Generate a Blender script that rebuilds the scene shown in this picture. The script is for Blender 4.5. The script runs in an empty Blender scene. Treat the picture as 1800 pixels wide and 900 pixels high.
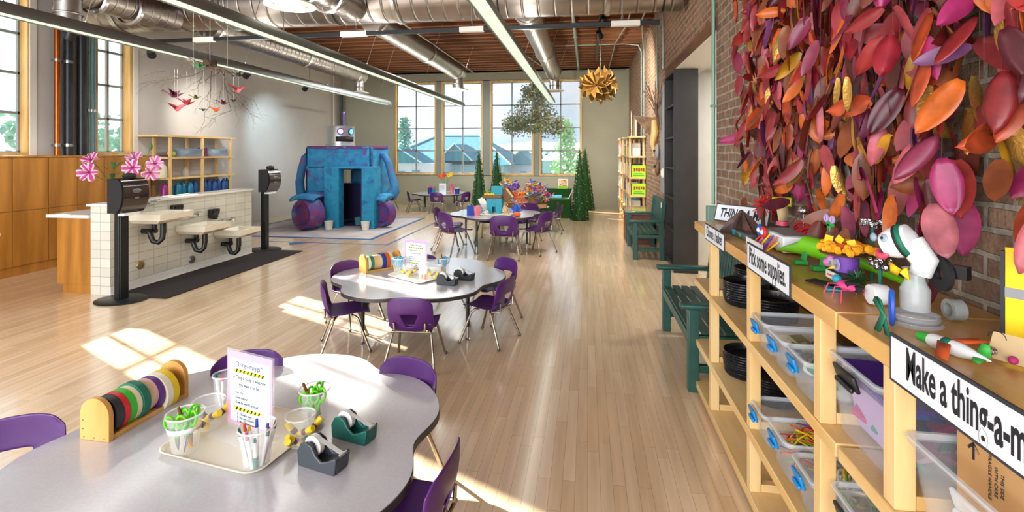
import bpy, math, random
from mathutils import Vector, Matrix, Euler
R = math.radians
sc = bpy.context.scene
col = sc.collection
# ------------------------------------------------------------------ camera
FPX = 870.0
cam_d = bpy.data.cameras.new('camera')
cam = bpy.data.objects.new('camera', cam_d)
col.objects.link(cam)
cam.location = (0, 0, 1.65)
cam.rotation_euler = (R(90), 0, math.atan(133 / FPX))
cam_d.sensor_width = 36.0
cam_d.lens = 36.0 * FPX / 1800.0
cam_d.shift_y = -183 / 1800.0
cam_d.clip_start = 0.05
cam_d.clip_end = 600
sc.camera = cam
# ------------------------------------------------------------------ view
sc.view_settings.view_transform = 'Standard'
sc.view_settings.look = 'None'
sc.view_settings.gamma = 1.0
sc.view_settings.exposure = 0.42
sc.view_settings.use_curve_mapping = False
sc.cycles.use_denoising = True
sc.cycles.max_bounces = 7
sc.cycles.diffuse_bounces = 4
sc.cycles.glossy_bounces = 3
sc.cycles.transparent_max_bounces = 12
sc.cycles.transmission_bounces = 4
sc.cycles.caustics_reflective = False
sc.cycles.caustics_refractive = False
sc.cycles.sample_clamp_indirect = 6.0
# ------------------------------------------------------------------ sky
SKY_STRENGTH = 0.74
SUN_ENERGY = 24.0
FILL_BACK = 640.0       # added fill light behind the camera, lifts the whole room
world = bpy.data.worlds.new('sky'); sc.world = world
world.use_nodes = True
nt = world.node_tree; nt.nodes.clear()
w_out = nt.nodes.new('ShaderNodeOutputWorld'); w_bg = nt.nodes.new('ShaderNodeBackground')
w_tc = nt.nodes.new('ShaderNodeTexCoord'); w_map = nt.nodes.new('ShaderNodeMapping')
w_map.inputs['Scale'].default_value = (1.3, 1.3, 7.0)
w_n = nt.nodes.new('ShaderNodeTexNoise'); w_n.inputs['Scale'].default_value = 1.6; w_n.inputs['Detail'].default_value = 6
w_r = nt.nodes.new('ShaderNodeValToRGB')
w_r.color_ramp.elements[0].position = 0.40; w_r.color_ramp.elements[0].color = (0.52, 0.74, 0.90, 1)
w_r.color_ramp.elements[1].position = 0.58; w_r.color_ramp.elements[1].color = (0.80, 0.86, 0.95, 1)
nt.links.new(w_tc.outputs['Generated'], w_map.inputs['Vector']); nt.links.new(w_map.outputs[0], w_n.inputs['Vector'])
nt.links.new(w_n.outputs[0], w_r.inputs[0]); nt.links.new(w_r.outputs[0], w_bg.inputs[0])
# the sky is brighter towards the sun, on the left
w_s = nt.nodes.new('ShaderNodeVectorMath'); w_s.operation = 'DOT_PRODUCT'; w_s.inputs[1].default_value = (-0.83, 0.39, 0.40)
w_m = nt.nodes.new('ShaderNodeMapRange'); w_m.inputs['From Min'].default_value = 0.45; w_m.inputs['From Max'].default_value = 0.95; w_m.inputs['To Min'].default_value = SKY_STRENGTH; w_m.inputs['To Max'].default_value = SKY_STRENGTH * 2.4
nt.links.new(w_tc.outputs['Generated'], w_s.inputs[0]); nt.links.new(w_s.outputs['Value'], w_m.inputs['Value']); nt.links.new(w_m.outputs[0], w_bg.inputs[1])
w_bg.inputs[1].default_value = SKY_STRENGTH
nt.links.new(w_bg.outputs[0], w_out.inputs[0])
# ------------------------------------------------------------------ lights
def light(name, typ, loc, energy, colr=(1, 1, 1), **k):
    d = bpy.data.lights.new(name, typ); d.energy = energy; d.color = colr
    o = bpy.data.objects.new(name, d); col.objects.link(o); o.location = loc
    for a, b in k.items():
        if a == 'rot': o.rotation_euler = b
        elif a == 'to': o.rotation_euler = (Vector(b) - Vector(loc)).to_track_quat('-Z', 'Y').to_euler()
        else: setattr(d, a, b)
    return o
light('sun', 'SUN', (-20, 10, 15), SUN_ENERGY, (1, 0.93, 0.82), angle=R(0.6), to=(-20 + 0.905, 10 - 0.42, 15 - 0.444))
light('fill_behind_camera', 'AREA', (-3.3, -3.9, 2.3), FILL_BACK, (0.93, 0.96, 1.0), shape='RECTANGLE', size=8.0, size_y=3.0, rot=(R(90), 0, 0))  # added fill lamp; the windows it stands in are made up
light('fill_left_side', 'AREA', (-7.7, -1.0, 2.6), 110, (0.92, 0.96, 1.0), shape='RECTANGLE', size=5.0, size_y=2.2, rot=(R(90), 0, R(-90)))  # added fill lamp; the left wall has no window here
light('doorway_fill', 'AREA', (2.5, 6.2, 2.83), 45, (1, 0.97, 0.9), shape='RECTANGLE', size=1.2, size_y=0.3)  # added unseen lamp, brightens the room beyond the doorway
# ------------------------------------------------------------------ colours, materials
def S(h):
    h = h.lstrip('#'); v = [int(h[i:i + 2], 16) / 255 for i in (0, 2, 4)]
    return tuple(x / 12.92 if x <= 0.04045 else ((x + 0.055) / 1.055) ** 2.4 for x in v) + (1,)
MATS = {}
def M(name, colr='#808080', rough=0.5, metal=0.0, var=0.0, vscale=6.0, vstretch=(1, 1, 1), bump=0.0, bscale=60.0,
      emit=None, estr=1.0, alpha=None, coat=0.0, c2=None, spec=None, detail=4):
    if name in MATS: return MATS[name]
    m = bpy.data.materials.new(name); m.use_nodes = True; MATS[name] = m
    n = m.node_tree.nodes; l = m.node_tree.links; b = n['Principled BSDF']
    c = S(colr) if isinstance(colr, str) else tuple(colr) + (1,)
    b.inputs['Base Color'].default_value = c; b.inputs['Roughness'].default_value = rough; b.inputs['Metallic'].default_value = metal
    if spec is not None: b.inputs['Specular IOR Level'].default_value = spec
    if coat: b.inputs['Coat Weight'].default_value = coat; b.inputs['Coat Roughness'].default_value = 0.15
    tc = n.new('ShaderNodeTexCoord')
    if c2 or var:
        mp = n.new('ShaderNodeMapping'); mp.inputs['Scale'].default_value = vstretch
        tx = n.new('ShaderNodeTexNoise'); tx.inputs['Scale'].default_value = vscale; tx.inputs['Detail'].default_value = detail
        l.new(tc.outputs['Object'], mp.inputs[0]); l.new(mp.outputs[0], tx.inputs['Vector'])
        rp = n.new('ShaderNodeValToRGB'); rp.color_ramp.elements[0].position = 0.36; rp.color_ramp.elements[1].position = 0.64
        if c2: a2 = S(c2); a1 = c
        else: a1 = tuple(x * (1 - var) for x in c[:3]) + (1,); a2 = tuple(min(1, x * (1 + var)) for x in c[:3]) + (1,)
        rp.color_ramp.elements[0].color = a1; rp.color_ramp.elements[1].color = a2
        l.new(tx.outputs[0], rp.inputs[0]); l.new(rp.outputs[0], b.inputs['Base Color'])
    if bump:
        t2 = n.new('ShaderNodeTexNoise'); t2.inputs['Scale'].default_value = bscale; t2.inputs['Detail'].default_value = 3
        l.new(tc.outputs['Object'], t2.inputs['Vector'])
        bp = n.new('ShaderNodeBump'); bp.inputs['Strength'].default_value = bump; bp.inputs['Distance'].default_value = 0.01
        l.new(t2.outputs[0], bp.inputs['Height']); l.new(bp.outputs[0], b.inputs['Normal'])
    if emit:
        b.inputs['Emission Color'].default_value = S(emit); b.inputs['Emission Strength'].default_value = estr
    if alpha is not None:
        tr = n.new('ShaderNodeBsdfTransparent'); mx = n.new('ShaderNodeMixShader'); mx.inputs[0].default_value = alpha
        l.new(tr.outputs[0], mx.inputs[1]); l.new(b.outputs[0], mx.inputs[2]); l.new(mx.outputs[0], n['Material Output'].inputs[0])
    return m
def wood(name, c1, c2, rough=0.45, axis='y', scale=9.0, coat=0.0):
    st = {'x': (0.12, 1, 1), 'y': (1, 0.12, 1), 'z': (1, 1, 0.12)}[axis]
    return M(name, c1, rough, c2=c2, vscale=scale, vstretch=st, bump=0.08, bscale=90, coat=coat, detail=6)
def brickmat(name, pln, c1, c2, mortar, bw, bh, ms=0.01, offset=0.5, rough=0.9, bump=0.5, off=(0, 0, 0), noise=0.0, bias=0.0, warp=0.0, patch=None):
    """pln: which object axes carry brick length and course height, e.g. 'yz'"""
    m = bpy.data.materials.new(name); m.use_nodes = True; MATS[name] = m
    n = m.node_tree.nodes; l = m.node_tree.links; b = n['Principled BSDF']; b.inputs['Roughness'].default_value = rough
    tc = n.new('ShaderNodeTexCoord'); sx = n.new('ShaderNodeSeparateXYZ'); cx = n.new('ShaderNodeCombineXYZ')
    l.new(tc.outputs['Object'], sx.inputs[0])
    l.new(sx.outputs['XYZ'.index(pln[0].upper())], cx.inputs[0]); l.new(sx.outputs['XYZ'.index(pln[1].upper())], cx.inputs[1])
    src = cx.outputs[0]
    if warp:
        wn = n.new('ShaderNodeTexNoise'); wn.inputs['Scale'].default_value = 9; l.new(tc.outputs['Object'], wn.inputs['Vector'])
        sm = n.new('ShaderNodeVectorMath'); sm.operation = 'SCALE'; sm.inputs['Scale'].default_value = warp
        l.new(wn.outputs['Color'], sm.inputs[0])
        ad = n.new('ShaderNodeVectorMath'); l.new(src, ad.inputs[0]); l.new(sm.outputs[0], ad.inputs[1]); src = ad.outputs[0]
    bt = n.new('ShaderNodeTexBrick'); bt.offset = offset
    for k, v in (('Color1', S(c1)), ('Color2', S(c2)), ('Mortar', S(mortar))): bt.inputs[k].default_value = v
    for k, v in (('Scale', 1.0), ('Mortar Size', ms), ('Brick Width', bw), ('Row Height', bh), ('Bias', bias), ('Mortar Smooth', 0.2)): bt.inputs[k].default_value = v
    l.new(src, bt.inputs['Vector'])
    outc = bt.outputs['Color']
    if noise:
        nz = n.new('ShaderNodeTexNoise'); nz.inputs['Scale'].default_value = 14; nz.inputs['Detail'].default_value = 8
        l.new(tc.outputs['Object'], nz.inputs['Vector'])
        rp = n.new('ShaderNodeValToRGB'); rp.color_ramp.elements[0].position = 0.3; rp.color_ramp.elements[1].position = 0.7
        rp.color_ramp.elements[0].color = (1 - noise,) * 3 + (1,); rp.color_ramp.elements[1].color = (1 + noise * 0.6,) * 3 + (1,)
        l.new(nz.outputs[0], rp.inputs[0])
        mx = n.new('ShaderNodeMix'); mx.data_type = 'RGBA'; mx.blend_type = 'MULTIPLY'; mx.inputs[0].default_value = 1.0
        l.new(outc, mx.inputs[6]); l.new(rp.outputs[0], mx.inputs[7]); outc = mx.outputs[2]
    if patch:
        nz = n.new('ShaderNodeTexNoise'); nz.inputs['Scale'].default_value = 2.2; nz.inputs['Detail'].default_value = 7
        l.new(tc.outputs['Object'], nz.inputs['Vector'])
        rp = n.new('ShaderNodeValToRGB'); rp.color_ramp.elements[0].position = 0.52; rp.color_ramp.elements[1].position = 0.66
        l.new(nz.outputs[0], rp.inputs[0])
        mx = n.new('ShaderNodeMix'); mx.data_type = 'RGBA'; l.new(rp.outputs[0], mx.inputs[0]); l.new(outc, mx.inputs[6])
        mx.inputs[7].default_value = S(patch); outc = mx.outputs[2]
    l.new(outc, b.inputs['Base Color'])
    if bump:
        inv = n.new('ShaderNodeMath'); inv.operation = 'SUBTRACT'; inv.inputs[0].default_value = 1.0
        l.new(bt.outputs['Fac'], inv.inputs[1]); h = inv.outputs[0]
        if noise:
            n2 = n.new('ShaderNodeTexNoise'); n2.inputs['Scale'].default_value = 45; l.new(tc.outputs['Object'], n2.inputs['Vector'])
            ad2 = n.new('ShaderNodeMath'); l.new(inv.outputs[0], ad2.inputs[0]); l.new(n2.outputs[0], ad2.inputs[1]); h = ad2.outputs[0]
        bp = n.new('ShaderNodeBump'); bp.inputs['Strength'].default_value = bump; bp.inputs['Distance'].default_value = 0.01
        l.new(h, bp.inputs['Height']); l.new(bp.outputs[0], b.inputs['Normal'])
    return m
# ------------------------------------------------------------------ mesh builder
class MB:
    def __init__(s): s.v = []; s.f = []; s.mi = []; s.M = Matrix.Identity(4); s.m = 0
    def at(s, loc=(0, 0, 0), rot=(0, 0, 0), sc_=(1, 1, 1)):
        s.M = Matrix.LocRotScale(Vector(loc), Euler(rot), Vector(sc_)); return s
    def add(s, vs, fs, m=None):
        b = len(s.v); s.v += [tuple(s.M @ Vector(p)) for p in vs]
        for f in fs: s.f.append([b + i for i in f]); s.mi.append(s.m if m is None else m)
        return s
    def box(s, c, d, m=None, rz=0, rx=0, ry=0):
        x, y, z = d[0] / 2, d[1] / 2, d[2] / 2; E_ = Euler((rx, ry, rz)).to_matrix(); c = Vector(c)
        vs = [c + E_ @ Vector(p) for p in ((-x, -y, -z), (x, -y, -z), (x, y, -z), (-x, y, -z), (-x, -y, z), (x, -y, z), (x, y, z), (-x, y, z))]
        return s.add(vs, [(3, 2, 1, 0), (4, 5, 6, 7), (0, 1, 5, 4), (1, 2, 6, 5), (2, 3, 7, 6), (3, 0, 4, 7)], m)
    def bb(s, x0, x1, y0, y1, z0, z1, m=None):
        return s.box(((x0 + x1) / 2, (y0 + y1) / 2, (z0 + z1) / 2), (x1 - x0, y1 - y0, z1 - z0), m)
    def tube(s, pts, r, n=8, m=None, closed=False, caps=True):
        pts = [Vector(p) for p in pts]; k = len(pts); rs = r if isinstance(r, (list, tuple)) else [r] * k
        vs = []; up = None
        for i, p in enumerate(pts):
            a = pts[(i - 1) % k] if (closed or i > 0) else p; b = pts[(i + 1) % k] if (closed or i < k - 1) else p
            t = (b - a)
            t = t.normalized() if t.length > 1e-9 else Vector((0, 0, 1))
            if up is None:
                up = Vector((0, 0, 1)) if abs(t.z) < 0.9 else Vector((1, 0, 0))
            q = up - t * up.dot(t)
            if q.length < 1e-6: q = t.orthogonal()
            q.normalize(); up = q; w = t.cross(q)
            for j in range(n):
                an = 2 * math.pi * j / n; vs.append(p + (q * math.cos(an) + w * math.sin(an)) * rs[i])
        fs = []
        for i in range(k if closed else k - 1):
            i2 = (i + 1) % k
            for j in range(n): fs.append((i * n + j, i * n + (j + 1) % n, i2 * n + (j + 1) % n, i2 * n + j))
        if caps and not closed: fs.append(tuple(range(n))[::-1]); fs.append(tuple((k - 1) * n + j for j in range(n)))
        return s.add(vs, fs, m)
    def cyl(s, p0, p1, r, r2=None, n=16, m=None, caps=True):
        return s.tube([p0, p1], [r, r if r2 is None else r2], n, m, caps=caps)
    def lathe(s, prof, c=(0, 0, 0), n=24, m=None, sx=1, sy=1, axis='z', caps=False):
        vs = []; c = Vector(c)
        for r, z in prof:
            for j in range(n):
                a = 2 * math.pi * j / n; p = (r * math.cos(a) * sx, r * math.sin(a) * sy, z)
                if axis == 'y': p = (p[0], p[2], p[1])
                if axis == 'x': p = (p[2], p[0], p[1])
                vs.append(c + Vector(p))
        fs = []
        for i in range(len(prof) - 1):
            for j in range(n): fs.append((i * n + j, i * n + (j + 1) % n, (i + 1) * n + (j + 1) % n, (i + 1) * n + j))
        if caps and prof[0][0] > 1e-5: fs.append(tuple(range(n))[::-1])
        if caps and prof[-1][0] > 1e-5: fs.append(tuple((len(prof) - 1) * n + j for j in range(n)))
        return s.add(vs, fs, m)
    def prism(s, poly, z0, z1, m=None, plane='xy'):
        k = len(poly)
        def P_(x, y, z): return {'xy': (x, y, z), 'xz': (x, z, y), 'yz': (z, x, y)}[plane]
        vs = [P_(x, y, z0) for x, y in poly] + [P_(x, y, z1) for x, y in poly]
        fs = [tuple(range(k))[::-1], tuple(range(k, 2 * k))] + [(i, (i + 1) % k, k + (i + 1) % k, k + i) for i in range(k)]
        return s.add(vs, fs, m)
    def ball(s, c, r, n=12, m=None, sc_=(1, 1, 1)):
        prof = [(max(1e-6, math.sin(math.pi * i / (n // 2 + 2))), -math.cos(math.pi * i / (n // 2 + 2))) for i in range(n // 2 + 3)]
        c = Vector(c); vs = []
        for pr, pz in prof:
            for j in range(n):
                a = 2 * math.pi * j / n; vs.append(c + Vector((pr * math.cos(a) * r * sc_[0], pr * math.sin(a) * r * sc_[1], pz * r * sc_[2])))
        fs = [(i * n + j, i * n + (j + 1) % n, (i + 1) * n + (j + 1) % n, (i + 1) * n + j) for i in range(len(prof) - 1) for j in range(n)]
        return s.add(vs, fs, m)
    def grid(s, fn, nu, nv, m=None, skip=None):
        vs = [fn(i / nu, j / nv) for j in range(nv + 1) for i in range(nu + 1)]
        fs = [(j * (nu + 1) + i, j * (nu + 1) + i + 1, (j + 1) * (nu + 1) + i + 1, (j + 1) * (nu + 1) + i) for j in range(nv) for i in range(nu) if not (skip and skip(i, j))]
        return s.add(vs, fs, m)
    def build(s, name, mats, parent=None, smooth=40, bevel=0, solid=0, sub=0, loc=None, rot=None):
        me = bpy.data.meshes.new(name); me.from_pydata(s.v, [], s.f); me.validate()
        if not isinstance(mats, (list, tuple)): mats = [mats]
        for m in mats: me.materials.append(MATS[m] if isinstance(m, str) else m)
        if len(me.polygons) == len(s.mi): me.polygons.foreach_set('material_index', s.mi)
        me.update()
        if smooth:
            me.polygons.foreach_set('use_smooth', [True] * len(me.polygons)); me.set_sharp_from_angle(angle=R(smooth))
        o = bpy.data.objects.new(name, me); col.objects.link(o)
        if parent: o.parent = parent
        if loc: o.location = loc
        if rot: o.rotation_euler = rot
        if solid: d = o.modifiers.new('s', 'SOLIDIFY'); d.thickness = solid; d.offset = 0
        if bevel: d = o.modifiers.new('b', 'BEVEL'); d.width = bevel; d.segments = 2; d.limit_method = 'ANGLE'; d.angle_limit = R(50)
        if sub: d = o.modifiers.new('u', 'SUBSURF'); d.levels = sub; d.render_levels = sub
        return o
def tag(o, label=None, cat=None, group=None, kind=None):
    if label: o['label'] = label
    if cat: o['category'] = cat
    if group: o['group'] = group
    if kind: o['kind'] = kind
    return o
def thing(name, label, cat, loc=(0, 0, 0), rz=0.0, group=None, rx=0.0, ry=0.0, s=1.0):
    o = bpy.data.objects.new(name, None); col.objects.link(o); o.location = loc; o.rotation_euler = (rx, ry, rz); o.scale = (s, s, s)
    o.empty_display_size = 0.05
    return tag(o, label, cat, group)
def copy_tree(o, parent=None):
    c = o.copy(); col.objects.link(c); c.parent = parent
    for ch in list(o.children): copy_tree(ch, c)
    return c
def dup(o, loc, rz=None, label=None, group=None, s=None):
    c = copy_tree(o); c.location = loc
    if rz is not None: c.rotation_euler = (o.rotation_euler[0], o.rotation_euler[1], rz)
    if label: c['label'] = label
    if group: c['group'] = group
    if s: c.scale = (s, s, s)
    return c
def struct(name, mb, mats, **k):
    o = mb.build(name, mats, **k); o['kind'] = 'structure'; return o
def text(s, size, mat, parent=None, mtx=None, name='lettering', ext=0.001, off=0.0, ax='CENTER', xs=1.0, kindless=True, shear=0.0):
    cu = bpy.data.curves.new(name, 'FONT'); cu.body = s; cu.size = size; cu.extrude = ext; cu.offset = off; cu.align_x = ax; cu.align_y = 'CENTER'
    cu.shear = shear
    cu.resolution_u = 3; cu.materials.append(MATS[mat])
    tmp = bpy.data.objects.new('tmp_text', cu); me = bpy.data.meshes.new_from_object(tmp); bpy.data.objects.remove(tmp)
    o = bpy.data.objects.new(name, me); col.objects.link(o)
    if parent: o.parent = parent
    mm = mtx if mtx is not None else Matrix.Identity(4)
    o.matrix_local = mm @ Matrix.Diagonal((xs, 1, 1, 1))
    return o
def face(loc, xdir, ydir=(0, 0, 1)):
    x = Vector(xdir).normalized(); y = Vector(ydir).normalized(); z = x.cross(y)
    m = Matrix((x, y, z)).transposed().to_4x4(); m.translation = Vector(loc); return m
rnd = random.Random(7)
# ------------------------------------------------------------------ shared materials
M('white_wall', '#c4c2bf', 0.85, var=0.03, vscale=2, bump=0.05)
M('back_wall', '#adad98', 0.85, var=0.03, vscale=2)
M('white_paint', '#dcdad2', 0.6, var=0.02)
M('grey_post', '#8d948c', 0.6, var=0.03)
M('muntin', '#8b969c', 0.5)
wood('pine', '#e8cb94', '#d6ae6e', 0.42, 'z', 8)
wood('pine_y', '#e8cb94', '#d4aa68', 0.42, 'y', 8)
wood('pine_x', '#e8cb94', '#d4aa68', 0.42, 'x', 8)
wood('shelf_top', '#dcae66', '#c0873c', 0.34, 'y', 7, coat=0.3)
wood('cab_wood', '#c08434', '#9a6422', 0.38, 'z', 6, coat=0.3)
wood('window_wood', '#e0c48c', '#c79f5a', 0.5, 'z', 8)
wood('joist', '#8e5c36', '#683c24', 0.8, 'x', 5)
wood('deck', '#5e3622', '#472615', 0.8, 'x', 5)  # gap shade is put into the deck colour, lit undersides into the joists
M('black_plastic', '#17191b', 0.35, var=0.1)
M('black_metal', '#1d2022', 0.4, metal=0.3)
M('black_matt', '#141414', 0.7)
M('chrome', '#c8c8c6', 0.18, metal=1.0)
M('steel', '#b4b2ae', 0.3, metal=1.0, var=0.05, vscale=3)
M('foil', '#c9c9cc', 0.22, metal=1.0, bump=0.8, bscale=60)
M('white_plastic', '#e4e4de', 0.4)
M('paper', '#e9ecee', 0.7)
M('green_paint', '#1f4a42', 0.38, var=0.12, vscale=10)
M('conduit', '#9aa9a0', 0.45, metal=0.4)
M('ink', '#15161c', 0.7)
# ------------------------------------------------------------------ floor, ceiling
def floor_material():
    m = bpy.data.materials.new('maple_floor'); m.use_nodes = True; MATS['maple_floor'] = m
    n = m.node_tree.nodes; l = m.node_tree.links; b = n['Principled BSDF']
    tc = n.new('ShaderNodeTexCoord'); sx = n.new('ShaderNodeSeparateXYZ'); cx = n.new('ShaderNodeCombineXYZ')
    l.new(tc.outputs['Object'], sx.inputs[0]); l.new(sx.outputs[1], cx.inputs[0]); l.new(sx.outputs[0], cx.inputs[1])
    bt = n.new('ShaderNodeTexBrick'); bt.offset = 0.37; bt.offset_frequency = 2; bt.squash = 0.8; bt.squash_frequency = 3
    for k, v in (('Color1', S('#ecd3b2')), ('Color2', S('#dcbd98')), ('Mortar', S('#b08c66'))): bt.inputs[k].default_value = v
    for k, v in (('Scale', 1.0), ('Mortar Size', 0.0011), ('Brick Width', 0.95), ('Row Height', 0.062), ('Mortar Smooth', 0.3)): bt.inputs[k].default_value = v
    l.new(cx.outputs[0], bt.inputs['Vector'])
    mp = n.new('ShaderNodeMapping'); mp.inputs['Scale'].default_value = (14, 0.9, 1); l.new(tc.outputs['Object'], mp.inputs[0])
    nz = n.new('ShaderNodeTexNoise'); nz.inputs['Scale'].default_value = 1.6; nz.inputs['Detail'].default_value = 8; l.new(mp.outputs[0], nz.inputs['Vector'])
    rp = n.new('ShaderNodeValToRGB'); rp.color_ramp.elements[0].position = 0.3; rp.color_ramp.elements[1].position = 0.7
    rp.color_ramp.elements[0].color = (0.9, 0.88, 0.85, 1); rp.color_ramp.elements[1].color = (1.12, 1.12, 1.12, 1); l.new(nz.outputs[0], rp.inputs[0])
    mx = n.new('ShaderNodeMix'); mx.data_type = 'RGBA'; mx.blend_type = 'MULTIPLY'; mx.inputs[0].default_value = 1
    l.new(bt.outputs['Color'], mx.inputs[6]); l.new(rp.outputs[0], mx.inputs[7]); l.new(mx.outputs[2], b.inputs['Base Color'])
    b.inputs['Roughness'].default_value = 0.3; b.inputs['Coat Weight'].default_value = 1.0; b.inputs['Coat IOR'].default_value = 2.0; b.inputs['Coat Roughness'].default_value = 0.15
floor_material()
struct('floor', MB().bb(-8.3, 3.6, -4.3, 15.2, -0.12, 0), 'maple_floor', smooth=0)
c = MB().bb(-8.3, 3.6, -4.3, 15.2, 4.36, 4.42)
struct('ceiling', c, 'deck', smooth=0)
c = MB()
y = -4.0
while y < 14.9:
    c.bb(-7.8, 1.2, y, y + 0.085, 4.1, 4.36); y += 0.35
struct('ceiling_joists', c, 'joist', smooth=0)
# ------------------------------------------------------------------ walls
def wall_with_openings(x0, x1, z0, z1, ops, t0, t1, plane):
    mb = MB(); ops = sorted(ops); cur = x0
    def put(a, b_, c_, d_):
        if b_ - a > 1e-4 and d_ - c_ > 1e-4:
            if plane == 'x': mb.bb(t0, t1, a, b_, c_, d_)
            else: mb.bb(a, b_, t0, t1, c_, d_)
    for a, b_, c_, d_ in ops:
        put(cur, a, z0, z1); put(a, b_, z0, c_); put(a, b_, d_, z1); cur = b_
    put(cur, x1, z0, z1); return mb
LW = [(5.16, 5.97, 1.58, 4.05), (6.78, 7.59, 1.58, 4.05)]
struct('wall_left', wall_with_openings(-4.3, 15.2, 0, 4.4, LW, -8.02, -7.8, 'x'), 'white_wall', smooth=0)
brickmat('outer_brick', 'xz', '#9a7560', '#7d5a48', '#a59a8c', 0.2, 0.07, 0.01)
o_ = MB()
for a, b_, c_, d_ in [(-4.3, 5.16, 0, 4.4), (6.12, 6.78, 0, 4.4), (7.74, 15.2, 0, 4.4), (5.16, 6.12, 0, 1.5), (6.78, 7.74, 0, 1.5), (5.16, 6.12, 4.2, 4.4), (6.78, 7.74, 4.2, 4.4)]:
    o_.bb(-8.3, -8.021, a, b_, c_, d_)
struct('trim_outer_brick', o_, 'outer_brick', smooth=0)
M('pane_glass', '#dfeaf0', 0.02, alpha=0.06)
def window_unit(idx, plane, p, a, b_, c_, d_, rows, cas, fm='window_wood', cols=2, casing_at=None, zr=None):
    """plane 'x' or 'y'; p = plane of the glass; a..b glass width, c..d glass height"""
    def B(mb, u0, u1, w0, w1, t0, t1, m=None):
        if plane == 'x': mb.bb(t0, t1, u0, u1, w0, w1, m)
        else: mb.bb(u0, u1, t0, t1, w0, w1, m)
    fr = MB(); w = cas
    lo, hi = casing_at
    for u0, u1, w0, w1 in ((a - w, a, c_ - w, d_ + w), (b_, b_ + w, c_ - w, d_ + w), (a, b_, c_ - w, c_), (a, b_, d_, d_ + w)): B(fr, u0, u1, w0, w1, lo, hi)
    f = struct('window_%d' % idx, fr, fm, smooth=0, bevel=0.004)
    mu = MB()
    for i in range(1, cols): u = a + (b_ - a) * i / cols; B(mu, u - 0.018, u + 0.018, c_, d_, p - 0.02, p + 0.02)
    for i in range(1, rows): z = c_ + (d_ - c_) * i / rows; B(mu, a, b_, z - 0.018, z + 0.018, p - 0.02, p + 0.02)
    t = 0.022
    for u0, u1, w0, w1 in ((a, a + t, c_, d_), (b_ - t, b_, c_, d_), (a, b_, c_, c_ + t), (a, b_, d_ - t, d_)): B(mu, u0, u1, w0, w1, p - 0.02, p + 0.02)
    mu.build('window_frame', 'muntin', f, smooth=0)
    g = MB(); B(g, a, b_, c_, d_, p - 0.003, p + 0.003)
    g.build('window_pane', 'pane_glass', f, smooth=0)
    return f
window_unit(1, 'x', -7.95, 5.26, 5.86, 1.64, 3.88, 4, 0.05, casing_at=(-8.0, -7.8))
window_unit(2, 'x', -7.95, 6.88, 7.44, 1.64, 3.88, 4, 0.05, casing_at=(-8.0, -7.8))
M('white_trim', '#e3e1da', 0.5)
for i, (a, b_) in enumerate(((5.16, 5.97), (6.78, 7.59))):
    t = MB()
    for u0, u1, w0, w1 in ((a, a + 0.05, 1.58, 4.05), (b_ - 0.09, b_, 1.58, 4.05), (a, b_, 1.575, 1.60), (a, b_, 3.93, 4.05)): t.bb(-7.99, -7.785, u0, u1, w0, w1)
    struct('trim_%d' % (i + 1), t, 'white_trim', smooth=0, bevel=0.003)
BW = [(-5.97, -4.72), (-4.445, -3.233), (-2.913, -1.668), (-1.392, -0.218)]
struct('wall_back', wall_with_openings(-8.02, 1.6, 0, 4.4, [(-6.04, -0.15, 0.91, 3.86)], 14.9, 15.2, 'y'), 'back_wall', smooth=0)
for i, (a, b_) in enumerate(BW):
    window_unit(3 + i, 'y', 14.99, a, b_, 0.985, 3.78, 4, 0.055, casing_at=(14.88, 15.05))
po = MB()
for a, b_ in ((-4.665, -4.5), (-3.178, -2.968), (-1.613, -1.447)): po.bb(a, b_, 14.91, 15.15, 0.91, 3.86)
for a, b_ in ((-6.04, -6.025), (-0.163, -0.15)): po.bb(a, b_, 14.91, 15.15, 0.91, 3.86)
po.bb(-6.04, -0.15, 14.91, 15.15, 3.835, 3.86); po.bb(-6.04, -0.15, 14.91, 15.15, 0.91, 0.93)
struct('trim_window_posts', po, 'grey_post', smooth=0)
struct('baseboard_back', MB().bb(-7.8, 1.2, 14.885, 14.9, 0, 0.1), 'back_wall', smooth=0)
struct('baseboard_left', MB().bb(-7.8, -7.785, 7.7, 14.9, 0, 0.1), 'white_wall', smooth=0)
# unseen wall behind the camera; its opening is made up for the fill light
struct('wall_front', wall_with_openings(-8.02, 3.6, 0, 4.4, [(-7.3, 0.7, 0.8, 3.8)], -4.3, -4.1, 'y'), 'white_wall', smooth=0)
brickmat('old_brick', 'yz', '#9a7a62', '#7e6452', '#a89e8e', 0.215, 0.075, 0.010, warp=0.02, noise=0.35, bump=0.9, bias=-0.1)
brickmat('old_brick_far', 'yz', '#a5785a', '#86664f', '#ab9a86', 0.215, 0.075, 0.011, warp=0.02, noise=0.35, bump=0.8, patch='#9c8a78')
struct('wall_right', MB().bb(1.2, 1.6, -4.3, 4.9, 0, 4.4), 'old_brick', smooth=0)
struct('wall_right_far', MB().bb(1.2, 1.6, 7.9, 15.2, 0, 4.4), 'old_brick_far', smooth=0)
struct('wall_right_header', MB().bb(1.2, 1.6, 4.9, 7.9, 2.93, 4.4), 'old_brick_far', smooth=0)
wood('lintel_wood', '#7d4f2c', '#523018', 0.7, 'y', 6)
struct('trim_door_header', MB().bb(1.19, 1.6, 4.85, 7.95, 2.8, 2.93), 'lintel_wood', smooth=0, bevel=0.005)
rm = MB(); rm.bb(1.6, 3.6, 4.4, 7.9, 2.86, 2.95); rm.bb(1.6, 3.6, 7.75, 7.9, 0, 2.86); rm.bb(3.5, 3.6, 4.4, 7.75, 0, 2.86); rm.bb(1.6, 3.6, 4.3, 4.4, 0, 2.95)
rm.bb(1.2, 1.6, 7.86, 7.9, 0, 2.8)
struct('wall_doorway_room', rm, 'white_paint', smooth=0)
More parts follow.
